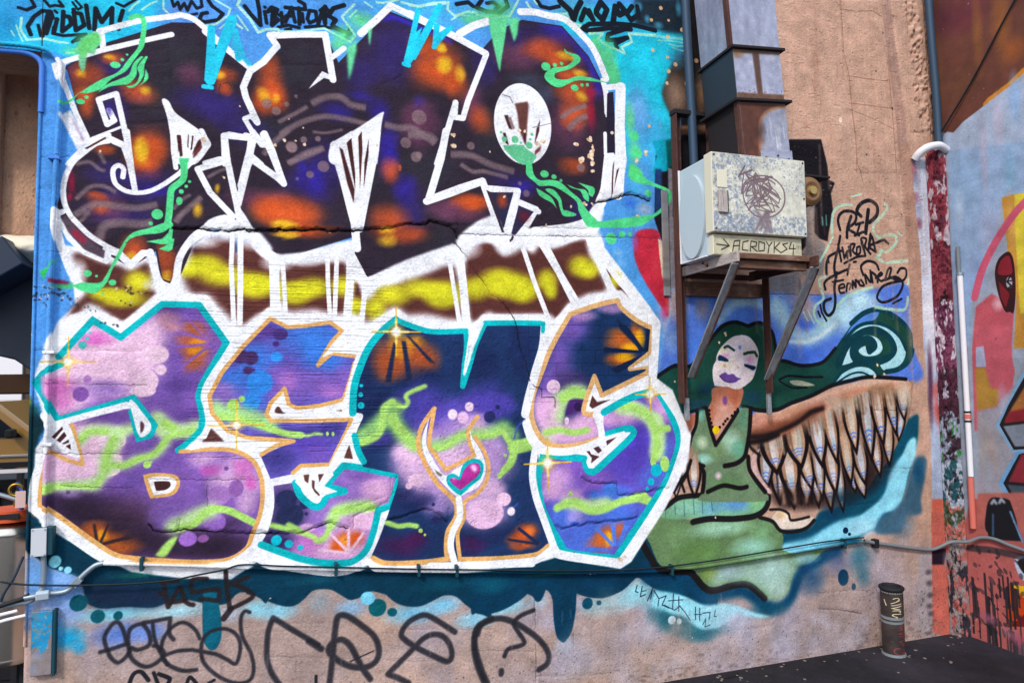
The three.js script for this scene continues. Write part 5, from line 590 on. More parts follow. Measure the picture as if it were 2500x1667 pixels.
for (const [d, w, a] of [[CRACK_TOP, 7, 0.9], [CRACK_TOP2, 8, 0.9], [CRACK_RIGHT, 6, 0.9], [CRACK_DIAG, 4, 0.7], [CRACK_BRICK, 4, 0.8], [LEDGE_LOW, 6, 0.85], [LEDGE_LOW2, 6, 0.7], [CRACK_M, 5, 0.6], [CRACK_S, 3, 0.5], [CRACK_E2, 3, 0.7], [STEP_S, 4, 0.7]]) crack(d, w, '#1b1418', a);  // dark strokes carry the shade inside the grooves
const HAIR_CRACKS = ['M817 2502L1173 2513 1613 2530 2070 2544',5, 'M817 2548L1174 2563 1464 2572 1614 2577',3, 'M-570 3365L-560 3294 -564 3252 -550 3203 -548 3101',2, 'M-658 3235L-569 3252',2, 'M-724 3004L-663 3016 -574 3021',2, 'M-740 2937L-653 2944 -564 2964',3, 'M51 3456L97 3407 154 3371',3, 'M-68 3306L165 3340',3, 'M450 3277L516 3308 549 3335',3, 'M-115 3036L-105 2968 -66 2956',2, 'M-1078 2748L-964 2761',3, 'M-1084 2605L-990 2609',2, 'M-1043 2466L-812 2481',2, 'M-1040 2317L-988 2322',2, 'M-1069 1427L-934 1416 -692 1404',3, 'M-964 1276L-816 1261 -675 1250',3, 'M-611 1288L-385 1270 -138 1259',3, 'M-951 1125L-814 1115 -667 1096',3, 'M-374 1269L-367 1144',2, 'M-486 1097L-488 1052',2, 'M-1030 1730L-893 1725 -633 1717',3, 'M-1085 1879L-868 1877 -656 1874',2, 'M519 1243L495 1196 494 1147',2, 'M313 1098L588 1178',2, 'M-194 593L168 547',1, 'M-81 424L178 382',2, 'M544 474L1010 418',2, 'M439 335L703 294',2, 'M1250 536L1254 415 1254 252 1251 107',3, 'M1473 339L1471 207',3, 'M1488 449L1612 446 1804 436',2, 'M1252 144L1395 123 1542 108 1757 95',3, 'M898 325L1242 275',2, 'M2769 1046L3190 1037',4, 'M3378 895L3642 902',4, 'M3122 283L3261 263 3454 217',5, 'M2530 228L2770 222',3, 'M3616 1492L3959 1487',4, 'M3669 1114L3923 1105',3, 'M2273 2235L3235 2234',4, 'M1165 1969L1988 1974',2, 'M3116 285L3283 259 3452 216',5, 'M3701 99L3762 64 3851 19',5, 'M3121 380L3374 370 3530 350',4, 'M3571 3121L3603 3067 3621 2991 3619 2885',4, 'M3311 2568L3541 2580 3806 2600',3];
for (let i = 0; i < HAIR_CRACKS.length; i += 2) crack(HAIR_CRACKS[i], HAIR_CRACKS[i + 1], '#2a2228', 0.5);
// anchor holes and scuffs
for (const [x, y, r] of [[544,2830,14], [583,2826,12], [-633,2823,6], [292,520,4], [-1009,559,3], [-635,511,6], [507,394,5], [445,336,4], [849,449,5], [1486,770,8], [1403,787,5], [1997,249,7], [3688,4030,10], [3846,4058,14], [3946,4190,11], [3768,3778,17], [3896,3533,21], [4082,3399,12], [3654,3190,14], [3757,3192,12], [3922,3173,12], [3793,2894,13], [3844,2855,11], [3936,2803,16], [3961,2622,10], [2153,2070,7]]) { oval(x, y, r * 0.5, r * 0.36, '#3a2c2c', { b: 1.5, a: 0.8, t: rp() * 3 }); }
oval(539,2836,10,17, '#a4563c');
specks(220, 2700, 4050, 1900, 4300, 2, 5, ['#7e5c50', '#94705f'], 0.6);
specks(120, 3300, 4240, 0, 350, 3, 9, ['#4a4248', '#5b5056'], 0.6);

// weathered grain over every coat: fine speckle and broad uneven fading of the pigment
const TN = 256, tile = new Float32Array(TN * TN);
{ const rt = seeded(5); const raw = Float32Array.from({ length: TN * TN }, () => rt() - 0.5);
  for (let j = 0; j < TN; j++) for (let i = 0; i < TN; i++) { let s = 0; for (let b = -1; b <= 1; b++) for (let a = -1; a <= 1; a++) s += raw[((j + b + TN) % TN) * TN + ((i + a + TN) % TN)]; tile[j * TN + i] = s / 3; } }
const grain = (x, y) => { const i = Math.floor(x), j = Math.floor(y), u = x - i, v = y - j, g = (a, b) => tile[((b % TN + TN) % TN) * TN + ((a % TN + TN) % TN)]; return (g(i, j) * (1 - u) + g(i + 1, j) * u) * (1 - v) + (g(i, j + 1) * (1 - u) + g(i + 1, j + 1) * u) * v; };
const fbm = (x, y) => grain(x, y) * 0.5 + grain(x * 2.03 + 17, y * 2.03 + 5) * 0.3 + grain(x * 4.1 + 3, y * 4.1 + 41) * 0.2;
function weather(c, fine, broad, rich = 1, deep = 0) {
  const g = c.getContext('2d'), im = g.getImageData(0, 0, c.width, c.height), d = im.data;
  for (let y = 0, o = 0; y < c.height; y++) for (let x = 0; x < c.width; x++, o += 4) {
    const f = 1 + fine * tile[(y & 255) * TN + (x & 255)] + broad * fbm(x * 0.021, y * 0.021) + broad * 0.8 * grain(x * 0.13 + 50, y * 0.13);
    const l = (d[o] * 0.3 + d[o + 1] * 0.59 + d[o + 2] * 0.11);
    for (let q = 0; q < 3; q++) { let v = (l + (d[o + q] - l) * rich) / 255; v = v < 0 ? 0 : v; v = v * (1 - deep) + deep * v * v * (3 - 2 * v); d[o + q] = v * f * 255; }
  }
  g.putImageData(im, 0, 0);
}
{ // streaked, pitted bare render above the painted woman
  const rt = seeded(19);
  for (let k = 0; k < 150; k++) { const x = 2700 + 1450 * rt(), y = 2150 + 2250 * rt(), h = 80 + 500 * rt(); line('M' + x.toFixed(0) + ' ' + y.toFixed(0) + 'L' + (x + 14 * (rt() - 0.5)).toFixed(0) + ' ' + (y - h).toFixed(0), 4 + 22 * rt(), ['#d3ab95', '#a87e6b', '#bb9380', '#c9a493'][k % 4], { a: 0.28, b: 5 }); }
  for (let k = 0; k < 260; k++) { const x = 2850 + 1300 * rt(), y = 2150 + 2250 * rt(); oval(x, y, 3 + 16 * rt() * rt(), 1.5 + 4 * rt(), ['#8a6656', '#7a584c', '#d9b7a2'][k % 3], { a: 0.5, t: -0.15 + 0.3 * rt() }); }
}
{ // rising stains, splashes and grit on the foot of the wall
  const rt = seeded(14);
  for (let k = 0; k < 260; k++) { const x = 300 + 3800 * rt(), y = 10 + 160 * rt() * rt(); oval(x, y, 6 + 30 * rt(), 3 + 9 * rt(), ['#5b4a44', '#6c5a52', '#4a4042', '#8a786e'][k % 4], { a: 0.35, t: (rt() - 0.5) * 0.4, b: 2 }); }
  for (let k = 0; k < 60; k++) { const x = -900 + 4900 * rt(), y = 250 + 250 * rt(); line('M' + x + ' ' + y + 'l' + (rt() - 0.5) * 8 + ' ' + -(40 + 130 * rt()), 3 + 8 * rt(), ['#7c6c6a', '#8f8fa6', '#c9b8b0'][k % 3], { a: 0.3, b: 3 }); }
  blotches(50, 1400, 3500, 60, 330, 60, 180, ['#a9a8bc', '#b6aeb8', '#9f8c86'], 0.5); specks(500, 0, 4150, 0, 260, 1.5, 5, ['#3f383c', '#574b4a'], 0.7);
}
weather(mural, 0.12, 0.15, 1.08, 0.2);

// relief of the wall: a coarse sheet that moves the surface (ledges of broken render, cracks) and a fine one for its texture
const relief = sheet(1024, Math.round(1024 * MH / MW));
useSheet(relief, MS / 2, MX0, MY1);
ctx.fillStyle = '#808080'; ctx.fillRect(MX0, MY0, 6000, 6000);
blotches(260, MX0, MX1, MY0, MY1, 120, 420, ['#6e6e6e', '#949494'], 0.4);
const above = (d, up) => { const n = d.slice(1).split(/[ L]/).map(Number); return d + 'L' + n[n.length - 2] + ' ' + (n[n.length - 1] + up) + ' ' + n[0] + ' ' + (n[1] + up) + 'Z'; };
for (const [d, a] of [[CRACK_TOP, 0.6], [CRACK_TOP2, 0.75], [CRACK_RIGHT, 0.7], [LEDGE_LOW, 0.5], [LEDGE_LOW2, 0.4], [CRACK_M, 0.4], [RIDGE_S, 0.7], [CRACK_S, 0.3]]) { within(above(d, 400), () => line(d, 130, '#e8e8e8', { b: 26, a })); line(poly(jag(d, 7)), 8, '#101010', { a: 0.6 }); }
for (const d of [CRACK_DIAG, CRACK_BRICK, CRACK_E2, STEP_S]) line(d, 9, '#303030', { a: 0.8 });
lines(HAIR_CRACKS.map((v) => (typeof v === 'number' ? 9 : v)), '#585858', { a: 0.6 });
for (const d of ['M4062 4326L4082 4014 4141 3709 4161 3400',54, 'M4102 4175L4192 3872 4217 3640',36]) if (typeof d === 'string') line(d, 60, '#585858', { b: 8, a: 0.7 });
// raised panels of render and the crumbled arris at the right end
fill('M3495 4233L3846 4291 3880 3908 3929 3452 3946 3097 3568 3065 3553 3449 3540 3710 3503 3871', '#a6a6a6', { a: 0.7 }); fill('M3924 4304L4062 4326 4082 4014 4141 3709 4161 3400 4042 3387 3992 3830', '#b0b0b0', { a: 0.7 });
fill('M2961 4144L3486 4231 3493 3872 3534 3663 3568 3346 3573 3121 3041 3075 3047 3533', '#949494', { a: 0.6 });
{ const rt = seeded(51); for (const [x, y] of [[4099,4285], [4133,4195], [4139,4133], [4145,4071], [4130,3998], [4145,3913], [4181,3855], [4186,3777], [4168,3665], [4181,3558], [4205,3467]]) for (let k = 0; k < 14; k++) oval(x + 110 * (rt() - 0.5), y + 130 * (rt() - 0.5), 8 + 16 * rt(), 6 + 12 * rt(), rt() > 0.5 ? '#202020' : '#e0e0e0', { a: 0.8, t: rt() * 3 }); }
const rel = relief.getContext('2d').getImageData(0, 0, relief.width, relief.height).data;
function lift(x, y) {                                                 // metres, from wall millimetres
  const px = Math.min(relief.width - 2, Math.max(0, (x - MX0) * MS / 2 - 0.5)), py = Math.min(relief.height - 2, Math.max(0, (MY1 - y) * MS / 2 - 0.5)), i = Math.floor(px), j = Math.floor(py), u = px - i, v = py - j;
  const g = (a, b) => rel[(b * relief.width + a) * 4];
  return (((g(i, j) * (1 - u) + g(i + 1, j) * u) * (1 - v) + (g(i, j + 1) * (1 - u) + g(i + 1, j + 1) * u) * v) - 128) / 128 * 0.016;
}
const bump = sheet(MW, MH);
useSheet(bump, MS, MX0, MY1);
ctx.fillStyle = '#808080'; ctx.fillRect(MX0, MY0, 6000, 6000);
{ // comb marks of the trowel in the middle of the wall, rough float on the third letter, pits in the crumbling end
  const rt = seeded(8);
  for (let k = 0; k < 260; k++) { const x = -500 + 900 * rt(), y = 1350 + 950 * rt(), l = 60 + 200 * rt(); line('M' + x + ' ' + y + 'L' + (x + l * 0.5) + ' ' + (y - 4 + 4 * rt()) + ' ' + (x + l) + ' ' + (y - 8 + 10 * rt()), 3 + 3 * rt(), rt() > 0.4 ? '#5a5a5a' : '#a0a0a0', { a: 0.8 }); }
  for (let k = 0; k < 500; k++) { const x = 560 + 640 * rt(), y = 950 + 1000 * rt(); oval(x, y, 5 + 14 * rt(), 3 + 7 * rt(), rt() > 0.5 ? '#666666' : '#9a9a9a', { a: 0.7, t: rt() * 3 }); }
  for (let k = 0; k < 900; k++) { const x = 2750 + 1400 * rt(), y = 2100 + 2300 * rt(); oval(x, y, 6 + 26 * rt() * rt(), 2 + 6 * rt(), rt() > 0.55 ? '#505050' : '#a4a4a4', { a: 0.7, t: -0.2 + 0.4 * rt() }); }
  for (let k = 0; k < 40; k++) { const x = 2750 + 1400 * rt(), y = 2400 + 2000 * rt(); line('M' + x.toFixed(0) + ' ' + y.toFixed(0) + 'L' + (x + 20 * (rt() - 0.5)).toFixed(0) + ' ' + (y - 500 * rt()).toFixed(0), 8 + 14 * rt(), rt() > 0.5 ? '#686868' : '#989898', { a: 0.6, b: 3 }); }
  for (let k = 0; k < 700; k++) oval(-1000 + 5200 * rt(), 4400 * rt(), 2 + 6 * rt(), 2 + 4 * rt(), rt() > 0.6 ? '#4a4a4a' : '#989898', { a: 0.6, t: rt() * 3 });
}
{ const g = bump.getContext('2d'), im = g.getImageData(0, 0, MW, MH), d = im.data;
  for (let y = 0, o = 0; y < MH; y++) for (let x = 0; x < MW; x++, o += 4) { const v = d[o] + 26 * tile[((y * 3) & 255) * TN + ((x * 3) & 255)] + 50 * fbm(x * 0.16, y * 0.16) + 26 * fbm(x * 0.04 + 9, y * 0.04); d[o] = d[o + 1] = d[o + 2] = v; }
  g.putImageData(im, 0, 0); }

// ---------------------------------------------------------------- paint on the side wall (z from the corner, y up)
const SZ1 = 1700, SY0 = -110, SY1 = 4500, SW = 700, SS = SW / (SZ1 + 40), side = sheet(SW, Math.round((SY1 - SY0) * SS));
useSheet(side, SS, -40, SY1);
ctx.fillStyle = '#9aa2b2'; ctx.fillRect(-60, SY0, 3000, 6000);
fill('M-80 4436L1168 3735 1159 3593 626 3568 597 3539 501 3511 399 3481 375 3448 221 3397 147 3349 34 3390', '#6e4236');
for (const [x, y, rx, ry, c, a] of [[278,4107,238,159, '#6d3040', 0.9], [121,4175,133,167, '#5c2a38', 0.8], [511,3932,80,365, '#9a6030', 0.85], [352,3941,46,384, '#8c5a30', 0.8], [581,3720,85,113, '#a05a2a', 0.9], [211,3634,157,157, '#6f4a34', 0.7], [56,3778,50,415, '#8a5a34', 0.7]]) mist(x, y, rx, ry, c, a);
line('M626 3568L542 3521 399 3474 376 3455',29, '#c9822a', { b: 3 });
fill('M147 3349L221 3397 383 3452 514 3498 622 3507 1149 3416 1112 2786 18 3118 100 3374', '#a3b2cc', { b: 3 }); fill('M115 3233L600 3136 1106 2960 1076 2453 582 2817 450 2828 351 2438 214 2202 178 1888 104 1892 86 2574', '#93acd0', { b: 6 });
for (const [x, y, rx, ry, c, a] of [[454,3317,43,215, '#b9b0c8', 0.8], [563,3414,49,209, '#88aee0', 0.8], [205,2990,146,273, '#8fb2d8', 0.8], [361,2605,94,256, '#a9aac8', 0.7], [260,2368,96,175, '#8ea2d0', 0.7], [348,3121,35,350, '#b4a6bc', 0.6], [508,2985,50,215, '#86b4d8', 0.8], [158,2826,46,183, '#b9cadc', 0.6]]) mist(x, y, rx, ry, c, a);
fill('M446 2824L523 2824 835 2786 780 1856 468 1872 501 2168 464 2501 457 2668', '#c98f3a', { b: 2 }); fill('M527 2823L835 2786 792 2057 520 2085 517 2572', '#d9c23c', { b: 3 }); mist(497,2658,33,245, '#dca860', 0.7);
lines(['~615 2775 533 2715 428 2599 355 2496 286 2372 233 2217',50], '#cf5a74', { b: 2 });
fill('M238 2156L347 2228 420 2177 492 2161 452 1873 454 1364 182 1347 196 1887', '#c65a66', { b: 3 }); fill('M222 2037L460 2017 455 1798 467 1733 447 1652 404 1612 296 1636 284 1880 223 1900', '#cb5f6c', { b: 3 });
mist(386,2157,50,58, '#f0c4cc', 0.8);
fill('~376 2350 402 2437 462 2476 493 2438 502 2330 499 2208 481 2097 457 2099 425 2111 390 2223z', '#3a1216'); fill('~397 2347 418 2426 469 2450 485 2382 478 2334z', '#8c2030'); fill('M394 2305L463 2213 434 2126 405 2196', '#7c1c28', { b: 2 }); oval(463,2283,20,36, '#a9a6b0', { b: 2 }); lines(['M431 2292L484 2292',8, 'M469 2319L451 2289 474 2261 457 2247',10], '#1c1418');
fill('M211 1755L277 1762 304 1636 362 1612 348 1513 262 1493 208 1475', '#b08438', { b: 5 }); fill('M223 1892L276 1897 286 1762 216 1764', '#a9abc8', { b: 2 });
fill('M208 1475L348 1513 446 1636 520 1772 851 1895 799 1010 175 915', '#9a96a0', { b: 8 }); for (const [x, y, rx, ry, c, a] of [[248,1258,52,258, '#9a8f8a', 0.8], [295,1180,51,220, '#a58c84', 0.7], [381,1514,49,165, '#b4b6d0', 0.7], [273,1095,51,136, '#8d93a4', 0.7]]) mist(x, y, rx, ry, c, a);
fill('M518 1740L389 1497 324 1392 422 1228 489 1239 816 1305 846 1821', '#7fa6cc'); fill('M520 1692L415 1523 350 1394 431 1245 495 1255 816 1305 842 1747', '#20181c'); fill('M525 1644L430 1499 384 1412 505 1430 827 1489 842 1747', '#a86a34', { b: 4 }); fill('M394 1441L421 1482 762 1554 757 1464 379 1407', '#8c2230', { b: 5 }); fill('M374 1387L504 1410 756 1449 747 1299 440 1266', '#7f8694', { b: 3 });
fill('M489 1239L446 1235 320 1027 417 872 466 849 790 863 816 1305', '#6fa0cc'); fill('M489 1231L461 1220 353 1031 427 898 469 893 792 900 814 1268', '#1c161c'); fill('M477 1222L387 1044 478 1048 803 1084 814 1268', '#8c2a38', { b: 4 }); fill('M378 1026L477 1032 733 1052 727 947 470 913 428 930', '#4a5664', { b: 4 });
fill('M125 898L900 1018 840 9 -32 -340 -81 -96 38 583', '#b4605c', { b: 4 }); fill('M181 941L475 992 790 863 787 813 144 684', '#b5655c', { b: 5 });
fill('~233 702 232 841 263 920 314 936 364 936 395 908 417 739z', '#16161e', { b: 2 }); lines(['M270 892L288 916 300 897',19, 'M321 905L335 930 351 913',18], '#c3cadb', { b: 4, a: 0.8 }); fill('M233 839L306 872 388 865 457 694 350 677 237 667', '#16161e', { b: 3 }); line('M387 859L451 692',14, '#6f8fb4', { b: 3 }); line('M275 825L267 687',11, '#4a6c94', { b: 4 });
fill('~397 568 413 493 456 452 582 448 593 640 452 608z', '#b9c4dc', { b: 2 }); fill('~424 575 440 507 490 481 583 480 592 627z', '#241a1c', { b: 2 });
fill('M344 409L448 418 519 431 505 203 332 143', '#cc4412'); fill('M364 408L519 437 511 301', '#e2a81c'); fill('M346 151L445 261 546 362 537 207', '#7c1418');
{ const rt = seeded(21); const cols = ['#20242c', '#181a22', '#2c2830', '#3a3038'];
  for (let k = 0; k < 46; k++) { const z = 90 + 480 * Math.pow(rt(), 1.3), y = 60 + 430 * rt(), h = 60 + 220 * rt(), w = 5 + 14 * rt(); line('M' + z + ' ' + y + 'L' + (z + 6 * rt()) + ' ' + (y - h), w, cols[k % 4], { a: 0.85 }); }
  for (let k = 0; k < 90; k++) oval(60 + 600 * rt(), 40 + 560 * rt(), 4 + 14 * rt(), 6 + 26 * rt(), cols[k % 4], { a: 0.6, t: rt() }); }
line('M99 575L261 597 465 597 707 568',41, '#2a2c34', { b: 3, a: 0.7 }); mist(207,154,80,44, '#a2607c', 0.8); mist(343,104,77,42, '#8c6a7c', 0.7); mist(431,17,136,89, '#4a4650', 0.8); mist(395,83,76,48, '#b05a70', 0.8);
specks(160, 0, 900, 0, 4400, 2, 7, ['#5b5560', '#463c40', '#c9c4cc'], 0.5);
weather(side, 0.09, 0.14, 0.95, 0.2);

// small painted sheets for the metalwork (pixel units)
function small(w, h, base, f) { const c = sheet(w, h); useSheet(c, 1, 0, 0); ctx.setTransform(1, 0, 0, 1, 0, 0); ctx.fillStyle = base; ctx.fillRect(0, 0, w, h); f(w, h, seeded(w * 7 + h)); weather(c, 0.1, 0.16); const t = new THREE.CanvasTexture(c); t.colorSpace = THREE.SRGBColorSpace; return t; }
const stains = (n, w, h, r0, r1, cols, a, r) => { for (let i = 0; i < n; i++) { const s = r0 + (r1 - r0) * r(); mist(w * r(), h * r(), s, s * (0.6 + 1.6 * r()), cols[Math.floor(r() * cols.length)], a * (0.4 + 0.6 * r())); } };
const flecks = (n, x0, y0, w, h, r0, r1, cols, a, r) => { for (let i = 0; i < n; i++) { const s = r0 + (r1 - r0) * r(); oval(x0 + w * r(), y0 + h * r(), s * (0.5 + r()), s * (0.4 + 0.9 * r()), cols[Math.floor(r() * cols.length)], { a: a * (0.5 + 0.5 * r()), t: r() * 3 }); } };
const T_CABINET = small(512, 380, '#d6d3c4', (w, h, r) => {
  flecks(700, 0, 0, 230, h, 2, 9, ['#8d97aa', '#7c889c', '#a2a8b4'], 0.8, r); flecks(520, 0, 290, w, 90, 2, 9, ['#8d97aa', '#76839a', '#a2a8b4'], 0.8, r); flecks(260, 380, 10, 130, 170, 1, 5, ['#8d97aa', '#97a0ae'], 0.8, r); flecks(180, 90, 0, 300, 60, 2, 7, ['#9aa2b0', '#808ca0'], 0.7, r);
  flecks(320, 60, 40, 400, 300, 2, 6, ['#e2dcc8', '#ece6d2'], 0.9, r); flecks(90, 20, 20, 470, 350, 1, 3, ['#5c6474'], 0.7, r);
  ctx.strokeStyle = '#75606a'; ctx.lineCap = 'round';
  const loop = (pts, lw) => line('M' + pts, lw, '#765f66', { a: 0.92 });
  { let s = '', x = 200, y = 120; for (let k = 0; k < 34; k++) { const nx = 170 + 200 * r(), ny = 80 + 200 * r(); s += (s ? '' : x + ' ' + y) + 'Q' + (120 + 280 * r()).toFixed(0) + ' ' + (60 + 240 * r()).toFixed(0) + ' ' + nx.toFixed(0) + ' ' + ny.toFixed(0); } loop(s, 6); }
  line('M155 190C150 90 330 55 385 150C420 250 330 310 245 300C190 290 140 210 170 150C200 110 300 90 340 130', 8, '#765f66', { a: 0.9 }); line('M175 55L140 110', 9, '#765f66'); line('M215 70L150 100', 9, '#765f66');
  for (let k = 0; k < 9; k++) line('M' + (215 + 90 * r()) + ' 270L' + (215 + 100 * r()) + ' ' + (330 + 46 * r()), 8 + 12 * r(), '#84727a', { a: 0.7, b: 3 });
});
const T_PANEL = small(512, 80, '#c9c2a6', (w, h, r) => { flecks(80, 0, 0, w, h, 1, 4, ['#a39c86', '#dfd8be'], 0.6, r);
  const g = (list) => { for (const s of list) line(s, 5.5, '#2b2926'); };
  g(['M14 40L84 44', 'M54 16L86 44L40 62', 'M104 66L116 22L148 18L140 62', 'M108 44L144 40', 'M196 18L166 24L160 58L192 60', 'M206 62L212 18L246 22L240 40L212 42L248 62', 'M258 18L256 60L288 56L292 24L258 18', 'M304 18L318 36L336 18', 'M318 36L310 66', 'M350 16L346 64', 'M382 18L352 42L388 62', 'M430 18L400 24L426 44L392 60', 'M452 14L438 42L476 40', 'M466 24L460 72']);
  for (const s of ['M482 26L482 40', 'M488 28L494 28L492 40', 'M498 28L498 40', 'M504 28L510 28L508 40']) line(s, 2, '#55524c'); });
const T_GALV = small(256, 512, '#a3a6bb', (w, h, r) => { stains(40, w, h, 20, 70, ['#b4b7ca', '#8f93ab', '#9a9fb6'], 0.6, r); flecks(200, 0, 0, w, h, 1, 3, ['#c3c6d6', '#7f8498'], 0.6, r); for (let k = 0; k < 20; k++) line('M' + w * r() + ' ' + h * r() + 'l' + 6 * r() + ' ' + (20 + 60 * r()), 2, '#bcc0d2', { a: 0.5 }); });
const T_GALV_BAND = small(256, 256, '#aaacc2', (w, h, r) => { stains(30, w, h, 20, 60, ['#b9bbd0', '#9598b0'], 0.6, r); fill('M104 10L140 10L140 256L112 256Z', '#5c4136', { b: 3 }); fill('M0 0L256 0L256 14L0 20Z', '#6a5038', { b: 4 }); fill('M0 226L256 226L256 256L0 256Z', '#6b4a3a', { b: 3 }); mist(20, 20, 50, 40, '#8a5a34', 0.8); flecks(60, 0, 200, w, 56, 2, 6, ['#5a3a2c', '#7c5844'], 0.7, r); });
const T_GALV_RUST = small(256, 320, '#9c9eb2', (w, h, r) => { stains(30, w, h, 20, 60, ['#b0b3c6', '#8d91a8'], 0.6, r); fill('M0 0L256 0L256 14C200 18 120 40 104 110L92 200L88 320L0 320Z', '#5a3328', { b: 7 }); line('M256 16C200 22 124 44 106 112L94 200L90 300', 12, '#b0703a', { b: 4, a: 0.8 }); stains(20, 110, h, 14, 40, ['#6c3f30', '#3e2622', '#7a4632'], 0.7, r); for (let k = 0; k < 14; k++) line('M' + (140 + 110 * r()) + ' ' + (60 + 160 * r()) + 'l' + 3 * r() + ' ' + (30 + 90 * r()), 3 + 4 * r(), '#c3c4ce', { a: 0.6, b: 1 }); flecks(30, 130, 40, 120, 260, 1, 3, ['#e2dccc'], 0.8, r); });
const T_RUST = small(128, 512, '#4d2f2a', (w, h, r) => { stains(60, w, h, 10, 50, ['#5f3a30', '#3a2421', '#6a4438', '#7a5c50'], 0.6, r); flecks(200, 0, 0, w, h, 1, 4, ['#2e1d1c', '#7a5242', '#8a7468'], 0.6, r); });
const T_WORN = small(256, 128, '#b3a8a4', (w, h, r) => { flecks(120, 0, 0, w, h, 1, 5, ['#8a7a74', '#d2cac6', '#7c5a48'], 0.7, r); stains(14, w, h, 8, 30, ['#8f6a54', '#c3bcb8'], 0.6, r); mist(128, 64, 16, 40, '#8c4a24', 0.8); });
const T_STRUT = small(64, 512, '#8f8f96', (w, h, r) => { stains(50, w, h, 10, 40, ['#a9b3b8', '#6d6868', '#85604e', '#9fb4c0'], 0.6, r); flecks(120, 0, 0, w, h, 1, 3, ['#5c4a44', '#c6cdd2'], 0.7, r); });
const T_BOARD = small(512, 96, '#7c5848', (w, h, r) => { for (let k = 0; k < 60; k++) line('M0 ' + h * r() + 'L512 ' + h * r(), 1 + 3 * r(), ['#5f4034', '#93705e', '#6a4a3c'][k % 3], { a: 0.5 }); stains(20, w, h, 10, 50, ['#a3988f', '#5a3c30', '#8f7a6c'], 0.6, r); });
const T_BOLLARD = small(256, 512, '#3c3231', (w, h, r) => { stains(50, w, h, 14, 60, ['#463a37', '#2c2424', '#544843'], 0.7, r); flecks(160, 0, 0, w, h, 1, 3, ['#2a2222', '#7a6c62'], 0.6, r);
  for (const s of ['M126 60C140 40 160 56 140 76', 'M150 70L118 96', 'M120 112L156 96', 'M156 112L120 132L150 140', 'M124 152C140 140 160 150 150 164', 'M154 176C120 168 112 190 134 196C150 200 120 220 112 210', 'M92 76L100 116']) line(s, 5, '#d8c9a4');
  for (const s of ['M168 268C150 258 140 282 160 290C172 296 150 306 146 298', 'M172 312L142 326L172 336', 'M146 350C166 342 176 360 160 366', 'M172 376L144 390', 'M150 404C170 396 176 420 156 420', 'M146 440C120 430 112 480 142 490C176 492 178 450 160 446', 'M176 480L150 470']) line(s, 4, '#a8434a', { a: 0.85 }); });
const T_STUCCO = small(512, 512, '#b98d6f', (w, h, r) => { stains(60, w, h, 20, 90, ['#c79c7e', '#a87c60', '#b3886c'], 0.5, r); flecks(600, 0, 0, w, h, 1, 3, ['#8f6a54', '#d3ab8e', '#7c5a48'], 0.6, r); });
const T_PEEL = small(64, 256, '#8c8284', (w, h, r) => { fill('M0 0L64 0L64 90L50 120L54 150L30 170L24 140L0 150Z', '#1f93c8', { b: 1 }); flecks(60, 0, 0, w, 160, 2, 7, ['#8c8284', '#3aa4d2', '#a59a98'], 0.8, r); stains(12, w, h, 8, 24, ['#8a98b8', '#9a8a84'], 0.6, r); });

